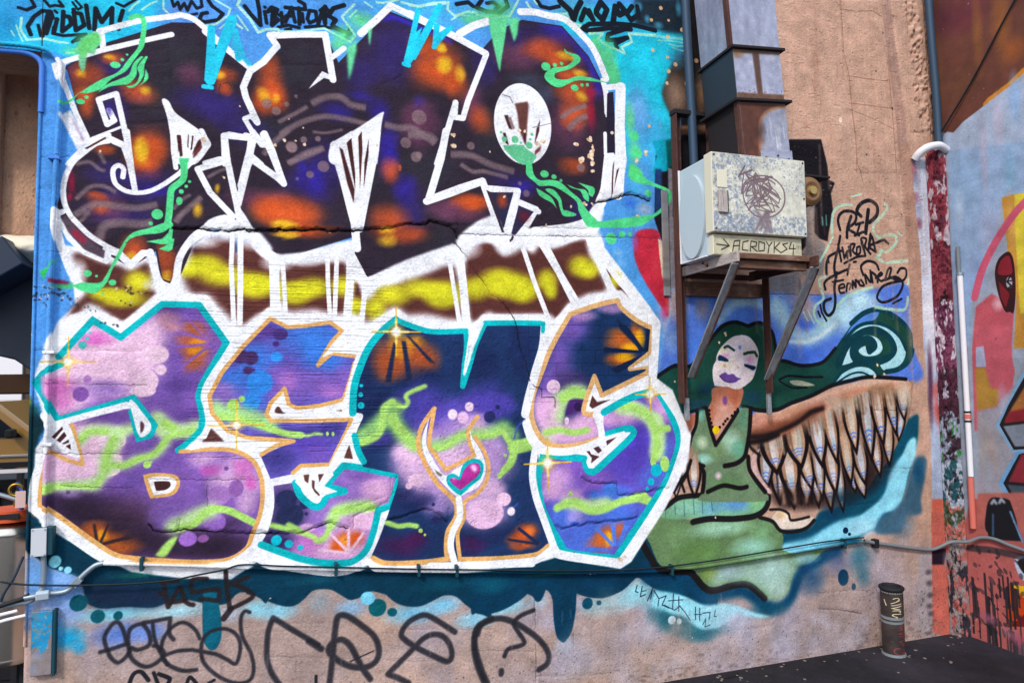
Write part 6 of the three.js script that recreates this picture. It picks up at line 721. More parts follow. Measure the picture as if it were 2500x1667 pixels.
// ---------------------------------------------------------------- builders
const XC = 4.26;                                                      // where the mural wall meets the side wall
const rnd = seeded(77), col = (hex, k = 1) => new THREE.Color(hex).multiplyScalar(k);
const mat = (o) => new THREE.MeshPhysicalMaterial({ roughness: 0.8, metalness: 0, specularIntensity: 0.5, ...o });
function tex(c) { const t = new THREE.CanvasTexture(c); t.colorSpace = THREE.SRGBColorSpace; t.anisotropy = 8; return t; }
const bumpTex = new THREE.CanvasTexture(bump);
const M = {
  mural: mat({ map: tex(mural), color: new THREE.Color(0.8, 0.8, 0.8), roughness: 0.8, specularIntensity: 0.2, bumpMap: bumpTex, bumpScale: 0.017 }),
  side: mat({ map: tex(side), color: new THREE.Color(0.8, 0.8, 0.8), roughness: 0.75 }),
  stucco: mat({ map: T_STUCCO, color: new THREE.Color(0.85, 0.85, 0.85), roughness: 0.95, bumpMap: T_STUCCO, bumpScale: 0.02 }),
  cabinet: mat({ map: T_CABINET, color: new THREE.Color(0.8, 0.8, 0.8), roughness: 0.6 }), panel: mat({ map: T_PANEL, color: new THREE.Color(0.8, 0.8, 0.8), roughness: 0.6 }),
  galv: mat({ map: T_GALV, color: new THREE.Color(0.8, 0.8, 0.8), roughness: 0.5, metalness: 0.25 }), galvBand: mat({ map: T_GALV_BAND, color: new THREE.Color(0.85, 0.85, 0.85), roughness: 0.55, metalness: 0.2 }), galvRust: mat({ map: T_GALV_RUST, color: new THREE.Color(0.8, 0.8, 0.8), roughness: 0.65 }),
  rust: mat({ map: T_RUST, color: new THREE.Color(0.85, 0.85, 0.85), roughness: 0.85 }), nearBlack: mat({ color: col('#241f22'), roughness: 0.9 }), worn: mat({ map: T_WORN, color: new THREE.Color(0.85, 0.85, 0.85), roughness: 0.75 }), strut: mat({ map: T_STRUT, color: new THREE.Color(0.8, 0.8, 0.8), roughness: 0.6, metalness: 0.2 }), board: mat({ map: T_BOARD, color: new THREE.Color(0.8, 0.8, 0.8), roughness: 0.9 }),
  paleMetal: mat({ color: col('#aebcc4'), roughness: 0.5 }), cream: mat({ color: col('#cfc9b4'), roughness: 0.6 }), black: mat({ color: col('#15161a'), roughness: 0.6 }), darkSteel: mat({ color: col('#2b3442'), roughness: 0.5, metalness: 0.3 }),
  pipeBlue: mat({ color: col('#33465a'), roughness: 0.55, metalness: 0.2 }), greyPipe: mat({ color: col('#8d9aa4'), roughness: 0.45, metalness: 0.5 }), cable: mat({ color: col('#0e1e24'), roughness: 0.5 }), cableGrey: mat({ color: col('#6f7478'), roughness: 0.5 }),
  steel: new THREE.MeshPhysicalMaterial({ color: col('#c9c2b6'), metalness: 1, roughness: 0.27 }), darkIron: mat({ color: col('#1a1b1f'), roughness: 0.7 }), orange: mat({ color: col('#c4502a'), roughness: 0.6 }), brass: mat({ color: col('#9c7a34'), metalness: 0.9, roughness: 0.35 }), hose: mat({ color: col('#1c4a9c'), roughness: 0.5 }), tag: mat({ color: col('#c9a9a4'), roughness: 0.8 }),
  boxCover: mat({ color: col('#b9bcc2'), roughness: 0.5 }), peel: mat({ map: T_PEEL, color: new THREE.Color(0.8, 0.8, 0.8), roughness: 0.8 }), white: mat({ color: col('#d9d6da'), roughness: 0.6 }), blueFrame: mat({ color: col('#3f78cf'), roughness: 0.55 }), tealDark: mat({ color: col('#0e3a46'), roughness: 0.6 }),
  bollard: mat({ map: T_BOLLARD, color: new THREE.Color(0.8, 0.8, 0.8), roughness: 0.6 }), tape: mat({ color: col('#9aa0a4'), roughness: 0.35, metalness: 0.5 }), brown: mat({ color: col('#76583c'), roughness: 0.6 }), brownPale: mat({ color: col('#9a8450'), roughness: 0.6 }), coral: mat({ color: col('#c4665a'), roughness: 0.7 }), green: mat({ color: col('#7fb23a'), roughness: 0.7 }), hoodGrey: mat({ color: col('#343a44'), roughness: 0.5, metalness: 0.3 }), timber: mat({ color: col('#3a2618'), roughness: 0.9 }),
  farWall: mat({ color: col('#4a4038'), roughness: 0.9 }), bodyPaint: new THREE.MeshPhysicalMaterial({ color: col('#7c5a20'), roughness: 0.35, clearcoat: 0.8, clearcoatRoughness: 0.1 }), glass: mat({ color: col('#10161c'), roughness: 0.08 }), rubber: mat({ color: col('#141414'), roughness: 0.9 }), rim: mat({ color: col('#9a9a9c'), metalness: 0.8, roughness: 0.3 }), lamp: mat({ color: col('#e4e4e0'), roughness: 0.15 }), paleWall: mat({ color: col('#d9cdb6'), roughness: 0.9 }),
};
const used = {};
function numbered(name) { const n = (used[name] = (used[name] ?? -1) + 1); return n ? name + '_' + String(n).padStart(3, '0') : name; }
function thing(name, label, category, group) { const o = new THREE.Group(); o.name = numbered(name); o.userData = { label, category }; if (group) o.userData.group = group; scene.add(o); return o; }
function part(name, geo, m, parent, at, turn) { const o = new THREE.Mesh(geo, m); o.name = name; if (at) o.position.set(...at); if (turn) o.rotation.set(...turn); parent.add(o); return o; }
function solo(name, label, category, geo, m, at, turn, group) { const o = part(numbered(name), geo, m, scene, at, turn); o.userData = { label, category }; if (group) o.userData.group = group; return o; }
const box = (w, h, d, r = 0.004) => new RoundedBoxGeometry(w, h, d, 1, Math.min(r, w / 3, h / 3, d / 3));
const boxAt = (x0, x1, y0, y1, z0, z1, r) => box(x1 - x0, y1 - y0, z1 - z0, r).translate((x0 + x1) / 2, (y0 + y1) / 2, (z0 + z1) / 2);
const plainBox = (x0, x1, y0, y1, z0, z1) => new THREE.BoxGeometry(x1 - x0, y1 - y0, z1 - z0).translate((x0 + x1) / 2, (y0 + y1) / 2, (z0 + z1) / 2);
const cyl = (r, h, seg = 20, r2 = r) => new THREE.CylinderGeometry(r2, r, h, seg);
const V3 = (a) => new THREE.Vector3(...a);
const tube = (pts, r, seg = 8, n = pts.length * 10) => new THREE.TubeGeometry(new THREE.CatmullRomCurve3(pts.map(V3), false, 'centripetal'), n, r, seg);
function barGeo(a, b, w, d) { const A = V3(a), B = V3(b), g = box(w, A.distanceTo(B), d, 0.003), q = new THREE.Quaternion().setFromUnitVectors(new THREE.Vector3(0, 1, 0), B.clone().sub(A).normalize()); return g.applyQuaternion(q).translate((A.x + B.x) / 2, (A.y + B.y) / 2, (A.z + B.z) / 2); }
function prism(pts, z0, z1, bevel = 0) { const s = new THREE.Shape(pts.map(([x, y]) => new THREE.Vector2(x, y))); const g = new THREE.ExtrudeGeometry(s, { depth: z1 - z0 - 2 * bevel, bevelEnabled: bevel > 0, bevelSize: bevel, bevelThickness: bevel, bevelSegments: 2 }); return g.translate(0, 0, z0 + bevel); }
function wallUV(g) { const p = g.attributes.position, uv = new Float32Array(p.count * 2); for (let i = 0; i < p.count; i++) { uv[2 * i] = (p.getX(i) * 1000 - MX0) / (MX1 - MX0); uv[2 * i + 1] = (p.getY(i) * 1000 - MY0) / (MY1 - MY0); } g.setAttribute('uv', new THREE.BufferAttribute(uv, 2)); return g; }   // pieces sprayed over together with the wall
function sideUV(g) { const p = g.attributes.position, uv = new Float32Array(p.count * 2); for (let i = 0; i < p.count; i++) { uv[2 * i] = (p.getZ(i) * 1000 + 40) / (SZ1 + 40); uv[2 * i + 1] = (p.getY(i) * 1000 - SY0) / (SY1 - SY0); } g.setAttribute('uv', new THREE.BufferAttribute(uv, 2)); return g; }
function sheetGeo(xs, ys, f, keep) {                                  // a grid of quads at f(x, y)
  const nx = xs.length, pos = [], idx = [];
  for (const y of ys) for (const x of xs) pos.push(...f(x, y));
  for (let j = 0; j + 1 < ys.length; j++) for (let i = 0; i + 1 < nx; i++) if (!keep || keep((xs[i] + xs[i + 1]) / 2, (ys[j] + ys[j + 1]) / 2)) { const a = j * nx + i; idx.push(a, a + 1, a + nx + 1, a, a + nx + 1, a + nx); }
  const g = new THREE.BufferGeometry(); g.setAttribute('position', new THREE.Float32BufferAttribute(pos, 3)); g.setIndex(idx); g.computeVertexNormals(); return g;
}
const range = (a, b, s) => { const n = Math.round((b - a) / s); return Array.from({ length: n + 1 }, (_, i) => a + ((b - a) * i) / n); };

// ---------------------------------------------------------------- ground
{
  const gt = small(1024, 1024, '#39373a', (w, h, r) => { stains(160, w, h, 20, 170, ['#4e4c58', '#262427', '#45403e', '#35343c', '#565058'], 0.6, r); for (let k = 0; k < 9; k++) { let x = w * r(), y = h * r(), s = 'M' + x + ' ' + y + 'L'; for (let i = 0; i < 9; i++) { x += 90 * (r() - 0.4); y += 40 * (r() - 0.5); s += x.toFixed(0) + ' ' + y.toFixed(0) + ' '; } line(s.trim(), 2 + 2 * r(), '#161416', { a: 0.8 }); } flecks(2600, 0, 0, w, h, 1, 2.4, ['#5c5854', '#221f21', '#6d665e', '#4c4a50'], 0.6, r); });
  gt.wrapS = gt.wrapT = THREE.RepeatWrapping; gt.repeat.set(24, 24);
  const g = new THREE.PlaneGeometry(60, 60, 60, 60).rotateX(-Math.PI / 2), ground = part('ground', g, mat({ map: gt, color: new THREE.Color(0.5, 0.47, 0.52), roughness: 0.9, specularIntensity: 0.25, bumpMap: gt, bumpScale: 0.01 }), scene, [0, 0, 0]);
  ground.userData.kind = 'structure';
  const rt = seeded(31), bits = [], ms = [];
  for (let k = 0; k < 60; k++) { const s = 0.003 + 0.005 * rt(), b = new THREE.IcosahedronGeometry(s, 0); b.scale(1 + rt(), 0.5, 1 + rt()); b.translate(1.6 + 2.6 * rt(), s * 0.3, 0.03 + 0.5 * rt() * rt()); bits.push(b); }
  const grit = part('gravel', mergeGeometries(bits), mat({ color: col('#6f645c'), roughness: 0.9 }), scene); grit.userData = { kind: 'stuff', label: 'loose grit along the foot of the wall', category: 'gravel' };
}

// ---------------------------------------------------------------- the mural wall
const BZ = { x0: 1.24, x1: 1.976, y0: 1.592, y1: 2.088 };
{
  const w = thing('mural_wall', 'old rendered wall covered with two rows of big graffiti letters and a painted mermaid', 'wall');
  const LX = -1.088, HY = 3.232, xs = range(LX, XC + 0.02, 0.008), ys = range(-0.02, 4.44, 0.008);
  const inB = (x, y) => x > BZ.x0 && x < BZ.x1 && y > BZ.y0 && y < BZ.y1;
  const snap = (v, list) => list.reduce((a, b) => (Math.abs(b - v) < Math.abs(a - v) ? b : a));
  BZ.x0 = snap(BZ.x0, xs); BZ.x1 = snap(BZ.x1, xs); BZ.y0 = snap(BZ.y0, ys); BZ.y1 = snap(BZ.y1, ys);
  const edge = (y) => 0.006 * fbm(y * 9, 3) + 0.004 * grain(y * 60, 8);   // the arris is worn
  const face = sheetGeo(xs, ys, (x, y) => { const nearB = Math.max(BZ.x0 - x, x - BZ.x1, BZ.y0 - y, y - BZ.y1), e = x < LX + 0.01 ? edge(y) : 0; return [x + e, y, lift(x * 1000, y * 1000) * THREE.MathUtils.smoothstep(nearB, 0, 0.04) + (x < LX + 0.004 ? -0.006 : 0)]; }, (x, y) => !inB(x, y));
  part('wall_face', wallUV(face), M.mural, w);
  const head = sheetGeo(range(-2.6, LX, 0.03), range(HY, 4.44, 0.03), (x, y) => [x, y, 0.5 * lift(x * 1000, y * 1000) * (y > HY + 0.02 ? 1 : 0)]); part('lintel_face', wallUV(head), M.mural, w);
  part('lintel_soffit', plainBox(-2.6, LX, HY, HY + 0.9, -0.3, -0.012), M.stucco, w);
  part('wall_core', plainBox(LX + 0.012, XC + 0.02, -0.05, 4.6, -0.3, -0.03), M.stucco, w);
  part('jamb', wallUV(plainBox(LX, LX + 0.01, -0.05, HY, -0.3, -0.007)), M.mural, w);
  const hw = 0.16, hh = 0.071; let row = 0;
  part('mortar', wallUV(new THREE.PlaneGeometry(BZ.x1 - BZ.x0, BZ.y1 - BZ.y0).translate((BZ.x0 + BZ.x1) / 2, (BZ.y0 + BZ.y1) / 2, -0.0022)), M.mural, w);
  for (let y = BZ.y0; y < BZ.y1 - 0.01; y += hh, row++) for (let x = BZ.x0 - (row % 2 ? hw / 2 : 0); x < BZ.x1 - 0.01; x += hw) {
    const a = Math.max(x, BZ.x0) + 0.001, b = Math.min(x + hw, BZ.x1) - 0.001, t = Math.min(y + hh, BZ.y1) - 0.001; if (b - a < 0.02) continue;
    part('brick', wallUV(boxAt(a, b, y + 0.001, t, -0.03, 0.0012 * rnd() - 0.0004, 0.001)), M.mural, w);
  }
}
{ // rough filler of broken brick in the corner
  const us = range(0, 1, 0.02), g = sheetGeo(us, range(0, 4.44, 0.005), (u, y) => {
    const n = fbm(u * 9 + 3, y * 34) * 0.05 + fbm(u * 30, y * 120 + 9) * 0.022, top = y > 3.28 ? 0.35 : 1, b = Math.sin(u * Math.PI);
    return [XC - 0.08 * top * (1 - u) - 0.008 - b * 0.016 * top - n * 0.5 * b, y, 0.003 + u * 0.085 * top + b * n];
  });
  const colours = [], p = g.attributes.position, c = new THREE.Color(), c2 = new THREE.Color(), mix = (v, a, b) => THREE.MathUtils.smoothstep(v, a, b);
  const bands = [[3.28, '#c09a84', '#8f6f60', '#6a5048'], [2.6, '#8a3440', '#5a2030', '#b4a0a8'], [2.2, '#6a2434', '#8c3a44', '#3a1820'], [1.75, '#7c3c58', '#5a2440', '#c4b4c0'], [1.45, '#3c1c2a', '#55263a', '#a9a0b0'], [1.15, '#8f94a6', '#3a2430', '#2c7a34'], [0.85, '#a9adbb', '#1c4a54', '#332634'], [0.62, '#b4645a', '#3c4a30', '#8f8f9c'], [-1, '#8a7e7e', '#a85a54', '#2a2630']];
  for (let i = 0; i < p.count; i++) {
    const y = p.getY(i), u = us[i % us.length], yy = y + 0.12 * fbm(u * 8, y * 12), n1 = fbm(u * 11, y * 46), n2 = fbm(u * 13 + 40, y * 30 + 11), [, a, b, d] = bands.find((q) => yy > q[0]);
    c.set(a).lerp(c2.set(b), mix(n1, -0.04, 0.1)).lerp(c2.set(d), mix(n2, 0.1, 0.2)).multiplyScalar(0.8 + 0.35 * grain(u * 40, y * 190)); colours.push(c.r, c.g, c.b);
  }
  g.setAttribute('color', new THREE.Float32BufferAttribute(colours, 3));
  solo('corner_filler', 'crumbling crimson and grey rubble strip filling the corner beside the side wall', 'masonry', g, mat({ vertexColors: true, roughness: 0.9, side: THREE.DoubleSide }));
}
{ // side wall
  const w = thing('side_wall', 'side wall with brown upper coat, pale blue field, pink patches and black drips', 'wall');
  const g = sheetGeo(range(-0.02, 1.65, 0.02), range(-0.02, 4.44, 0.02), (z, y) => [XC + 0.004 * fbm(z * 6, y * 6), y, z]); g.index.array.reverse(); g.computeVertexNormals();
  part('wall_face', sideUV(g), M.side, w); part('wall_core', plainBox(XC + 0.02, XC + 0.3, -0.05, 4.6, -0.3, 1.65), M.stucco, w);
}

// ---------------------------------------------------------------- pipes and boxes on the left edge
{
  const c = thing('wall_conduit', 'painted blue electrical conduit bent round the wall opening and down the left edge', 'conduit');
  const z = 0.022;
  part('conduit_pipe', wallUV(tube([[-1.5, 3.236, z], [-1.25, 3.24, z], [-1.12, 3.243, z], [-1.045, 3.228, z], [-1.008, 3.18, z], [-1.004, 3.08, z], [-1.012, 2.7, z], [-1.02, 2.3, z], [-1.022, 1.9, z], [-1.02, 1.5, z], [-1.018, 1.09, z]], 0.0105, 10, 160)), M.mural, c);
  for (const y of [2.74, 1.865, 1.46]) part('conduit_strap', wallUV(boxAt(-1.042, -0.995, y - 0.007, y + 0.007, 0, 0.035, 0.003)), y > 2 ? M.blueFrame : M.mural, c);
  const e = thing('opening_trim', 'rounded blue metal trim framing the top corner of the left opening', 'trim');
  part('trim_strip', tube([[-1.6, 3.216, 0.004], [-1.25, 3.216, 0.004], [-1.13, 3.214, 0.004], [-1.088, 3.185, 0.004], [-1.081, 3.1, 0.004], [-1.081, 2.95, 0.004]], 0.012, 8, 90), M.blueFrame, e); part('edge_bead', wallUV(tube([[-1.084, 2.96, 0.002], [-1.086, 2.4, 0.002], [-1.086, 1.6, 0.002], [-1.084, 0.6, 0.002]], 0.007, 8, 80)), M.mural, e);
  const b = thing('junction_box', 'small white electrical junction box at the lower left of the mural', 'electrical box');
  part('box_body', boxAt(-1.055, -0.978, 0.985, 1.105, 0, 0.045, 0.004), M.tealDark, b);
  const cv = part('box_cover', boxAt(-1.058, -1.0, 0.985, 1.104, 0.046, 0.052, 0.002), M.boxCover, b);
  for (const [x, y] of [[-1.052, 1.098], [-1.006, 1.098], [-1.052, 0.991], [-1.006, 0.991]]) part('screw', cyl(0.003, 0.004, 8).rotateX(Math.PI / 2), M.greyPipe, cv, [x, y, 0.053]);
  part('conduit_stub', tube([[-1.018, 0.99, 0.02], [-1.018, 0.86, 0.02], [-1.03, 0.82, 0.025], [-1.06, 0.795, 0.03], [-1.12, 0.79, 0.035], [-1.17, 0.792, 0.04]], 0.011, 10, 60), M.greyPipe, b);
  const t = thing('cover_strip', 'flat vertical strip with peeling turquoise paint at the foot of the wall', 'trim');
  part('strip', boxAt(-1.055, -0.975, 0.475, 0.745, 0.004, 0.03, 0.004), M.peel, t); part('edge_flange', boxAt(-0.973, -0.962, 0.47, 0.75, 0.002, 0.034, 0.002), M.tealDark, t);
}
{ // conduits and cables along the foot of the letters
  const c = thing('lower_conduit', 'long painted conduit strapped along the wall under the letters', 'conduit');
  const z = 0.024, Q = [];
  const list = [-0.786,0.929,-0.708,0.920,-0.458,0.890,-0.195,0.855,0.178,0.812,0.577,0.766,1.119,0.706,1.591,0.658,1.867,0.636,2.076,0.625,2.376,0.629,2.808,0.647,3.240,0.666,3.449,0.674];
  for (let i = 0; i < list.length; i += 2) Q.push([list[i], list[i + 1], z]);
  part('conduit_pipe', wallUV(tube(Q, 0.0115, 10, 260)), M.mural, c);
  const straps = [-0.634,0.910,0.216,0.807,0.623,0.760,0.820,0.739,2.076,0.625,3.310,0.668];
  for (let i = 0; i < straps.length; i += 2) part('conduit_strap', wallUV(boxAt(straps[i] - 0.008, straps[i] + 0.008, straps[i + 1] - 0.03, straps[i + 1] + 0.03, 0, 0.04, 0.004)), M.tealDark, c);
  const elbow = [-0.786,0.929,-0.818,0.921,-0.849,0.898,-0.875,0.872,-0.901,0.841,-0.929,0.821,-0.990,0.817,-1.036,0.817,-1.078,0.814], E = [];
  for (let i = 0; i < elbow.length; i += 2) E.push([elbow[i], elbow[i + 1], z + (i > 12 ? 0.02 : 0)]);
  part('conduit_elbow', tube(E, 0.0115, 10, 90), M.greyPipe, c); part('coupling', barGeo([elbow[6], elbow[7], z], [elbow[8], elbow[9], z], 0.032, 0.032), M.greyPipe, c); part('coupling', barGeo([elbow[12], elbow[13], z + 0.01], [elbow[14], elbow[15], z + 0.02], 0.03, 0.03), M.paleMetal, c);
  const cab = [-1.166,0.890,-1.131,0.880,-1.077,0.869,-0.924,0.850,-0.654,0.831,-0.505,0.831,-0.404,0.843,-0.282,0.857,-0.229,0.871,-0.012,0.846,0.313,0.808,0.574,0.777,0.957,0.736,1.227,0.706,1.657,0.667,2.013,0.651,2.364,0.658,2.795,0.679,3.161,0.697,3.449,0.698], C = [];
  for (let i = 0; i < cab.length; i += 2) C.push([cab[i], cab[i + 1], 0.042]);
  solo('wall_cable', 'thin black cable drooping from the tank and running above the lower conduit', 'cable', tube(C, 0.0042, 6, 320), M.cable);
  const rc = thing('corner_conduit', 'thin grey conduit looping from the bollard round the corner onto the side wall', 'conduit');
  const r1 = [3.470,0.671,3.551,0.652,3.700,0.624,3.870,0.591,4.044,0.570], R = [];
  for (let i = 0; i < r1.length; i += 2) R.push([r1[i], r1[i + 1], 0.022]);
  R.push([XC - 0.1, 0.615, 0.06], [XC - 0.06, 0.63, 0.14], [XC - 0.03, 0.665, 0.2], [XC - 0.02, 0.675, 0.28], [XC - 0.02, 0.655, 0.4], [XC - 0.02, 0.63, 0.6], [XC - 0.02, 0.6, 0.9]);
  part('conduit_pipe', tube(R, 0.011, 8, 160), M.cableGrey, rc); part('conduit_strap', boxAt(3.545, 3.575, 0.62, 0.675, 0, 0.04), M.darkIron, rc);
}

// ---------------------------------------------------------------- blower, duct and its steelwork
{
  const u = thing('blower_unit', 'pale flaking metal blower box with brown scribble on its front, on a steel shelf', 'blower');
  const cab = part('cabinet', boxAt(2.1, 2.7, 2.478, 2.906, 0.425, 0.497, 0.006), M.cream, u);
  const front = new THREE.PlaneGeometry(0.594, 0.422); part('cabinet_door', front, M.cabinet, u, [2.4, 2.692, 0.499]);
  const d1 = part('latch_plate', boxAt(2.13, 2.185, 2.58, 2.7, 0.5, 0.512, 0.003), M.worn, u); part('latch_shadow_gap', boxAt(2.187, 2.19, 2.58, 2.7, 0.5, 0.51, 0.001), M.nearBlack, d1);  // thin dark strip stands in for the shaded gap beside the latch
  part('label_plate', boxAt(2.128, 2.19, 2.715, 2.81, 0.5, 0.503, 0.001), M.cream, u);
  part('housing', boxAt(2.115, 2.66, 2.36, 2.9, 0.16, 0.424, 0.01), M.paleMetal, u);
  const scroll = part('scroll', cyl(0.22, 0.02, 40).rotateZ(Math.PI / 2), M.paleMetal, u, [2.106, 2.6, 0.3]); scroll.scale.set(1, 1.05, 0.55);
  part('seam', barGeo([2.108, 2.36, 0.17], [2.108, 2.9, 0.17], 0.012, 0.008), M.white, u); part('seam', barGeo([2.108, 2.362, 0.17], [2.108, 2.362, 0.42], 0.012, 0.008), M.white, u);
  part('lower_panel', boxAt(2.115, 2.685, 2.362, 2.472, 0.426, 0.468, 0.004), M.cream, u); part('lower_panel_face', new THREE.PlaneGeometry(0.56, 0.1), M.panel, u, [2.4, 2.417, 0.4695]);
  const mo = part('motor_mount', boxAt(2.7, 2.74, 2.6, 2.82, 0.2, 0.42, 0.004), M.nearBlack, u);
  const motor = part('motor', cyl(0.07, 0.16, 24).rotateX(Math.PI / 2), M.darkIron, u, [2.792, 2.76, 0.33]); motor.scale.set(1.15, 1.15, 1);
  part('pulley', new THREE.LatheGeometry([[0.004, 0.02], [0.018, 0.02], [0.02, 0.01], [0.034, 0.008], [0.04, 0.018], [0.052, 0.018], [0.058, 0.004], [0.07, 0.004], [0.074, -0.01], [0.07, -0.02]].map(([a, b]) => new THREE.Vector2(a, b)), 32).rotateX(Math.PI / 2), M.brown, motor, [0, 0, 0.1]);
  part('hub', cyl(0.02, 0.03, 16).rotateX(Math.PI / 2), M.brownPale, motor, [0, 0, 0.115]);
  for (const [x, y] of [[2.115, 2.89], [2.685, 2.89], [2.685, 2.495], [2.115, 2.495], [2.685, 2.69]]) part('screw', cyl(0.005, 0.006, 8).rotateX(Math.PI / 2), M.rust, u, [x, y, 0.5]);
}
{
  const d = thing('exhaust_duct', 'square galvanised exhaust duct with rusty flanges rising from the blower box', 'duct');
  d.position.set(2.5, 2.9, 0.3); d.rotation.z = 0.075;
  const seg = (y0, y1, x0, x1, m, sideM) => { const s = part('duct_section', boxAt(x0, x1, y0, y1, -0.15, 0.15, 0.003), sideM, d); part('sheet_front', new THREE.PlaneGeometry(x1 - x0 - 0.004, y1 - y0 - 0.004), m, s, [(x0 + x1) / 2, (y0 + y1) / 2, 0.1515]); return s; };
  seg(0.0, 0.33, -0.16, 0.152, M.galvRust, M.nearBlack); const s2 = seg(0.345, 0.625, -0.165, 0.15, M.galvBand, M.hoodGrey); seg(0.64, 1.75, -0.163, 0.153, M.galv, M.galv);  // lower side faces coloured dark for shading as well as rust and black paint
  for (const [y, r] of [[0.337, 0.19], [0.632, 0.178]]) part('flange', boxAt(-r, r - 0.005, y - 0.008, y + 0.008, -0.17, 0.172, 0.003), M.nearBlack, d);
  part('collar', boxAt(-0.05, 0.16, -0.02, 0.06, 0.152, 0.158, 0.002), M.galv, d); part('corner_angle', boxAt(-0.17, -0.158, 0.0, 0.33, 0.12, 0.156, 0.002), M.rust, d); part('corner_angle', boxAt(-0.176, -0.16, 0.64, 1.75, 0.12, 0.156, 0.002), M.rust, d);
  for (const [x, y] of [[-0.02, 0.02], [0.06, 0.03], [0.13, 0.01]]) part('rivet', cyl(0.006, 0.006, 8).rotateX(Math.PI / 2), M.rust, d, [x, y, 0.16]);
  solo('vent_pipe', 'dark blue-grey round pipe running up the wall left of the square duct', 'pipe', tube([[2.258, 2.86, 0.1], [2.25, 3.3, 0.1], [2.235, 3.8, 0.1], [2.22, 4.5, 0.1]], 0.026, 16, 30), M.pipeBlue);
}
{
  const f = thing('blower_support', 'rusty upright steel posts with a top bar, fixed to the wall behind the blower', 'support');
  const post = (x, y0, y1, w, name = 'post') => { const p = part(name, boxAt(x, x + w, y0, y1, 0.06, 0.068, 0.002), M.rust, f); part('flange', boxAt(x, x + 0.008, y0, y1, 0.069, 0.12, 0.002), M.rust, p); return p; };
  post(2.13, 1.57, 3.26, 0.062); post(2.37, 2.85, 3.27, 0.05); post(2.735, 1.62, 2.36, 0.03);
  part('top_bar', boxAt(2.125, 2.43, 3.262, 3.288, 0.058, 0.12, 0.002), M.nearBlack, f);
  part('foot_plate', boxAt(2.165, 2.195, 1.47, 1.6, 0.06, 0.075, 0.003), M.strut, f); part('foot_plate', boxAt(2.742, 2.768, 1.49, 1.7, 0.05, 0.07, 0.003), M.strut, f);
  const a = thing('angle_bracket', 'black steel angle bracket jutting right above the motor pulley', 'bracket');
  part('web', boxAt(2.66, 2.97, 2.865, 2.955, 0.2, 0.21, 0.002), M.nearBlack, a); part('ledge', boxAt(2.62, 2.95, 2.85, 2.862, 0.2, 0.42, 0.002), M.nearBlack, a);
  solo('flashing_strip', 'narrow weathered grey metal strip on the wall left of the blower', 'metal strip', wallUV(boxAt(2.085, 2.128, 2.2, 2.83, 0.003, 0.014, 0.002)), M.strut);
  const s = thing('blower_shelf', 'steel and timber shelf with diagonal struts carrying the blower box', 'shelf');
  part('rail', boxAt(2.165, 2.18, 2.305, 2.36, 0.06, 0.6, 0.003), M.worn, s); part('rail', boxAt(2.665, 2.68, 2.3, 2.358, 0.03, 0.6, 0.003), M.rust, s);
  part('board', boxAt(2.19, 2.655, 2.33, 2.36, 0.42, 0.56, 0.003), M.board, s); part('board', boxAt(2.19, 2.655, 2.33, 2.358, 0.24, 0.4, 0.003), M.board, s); part('fascia', boxAt(2.185, 2.66, 2.285, 2.329, 0.5, 0.53, 0.004), M.board, s); part('crossbar', boxAt(2.185, 2.66, 2.295, 2.325, 0.08, 0.11, 0.003), M.rust, s); part('back_board', boxAt(2.2, 2.75, 2.2, 2.285, 0.02, 0.045, 0.003), M.board, s);
  part('strut', barGeo([2.172, 2.3, 0.57], [2.19, 1.72, 0.1], 0.04, 0.012), M.strut, s); part('strut', barGeo([2.675, 2.3, 0.57], [2.735, 1.7, 0.08], 0.046, 0.012), M.strut, s);
  part('strut_lip', barGeo([2.192, 2.3, 0.565], [2.21, 1.72, 0.095], 0.006, 0.04), M.rust, s); part('strut_lip', barGeo([2.7, 2.3, 0.565], [2.76, 1.7, 0.075], 0.006, 0.04), M.rust, s);
  for (const [x, y, z] of [[2.162, 2.325, 0.34], [2.162, 2.345, 0.3]]) part('bolt', cyl(0.006, 0.008, 8).rotateZ(Math.PI / 2), M.nearBlack, s, [x, y, z]);
}

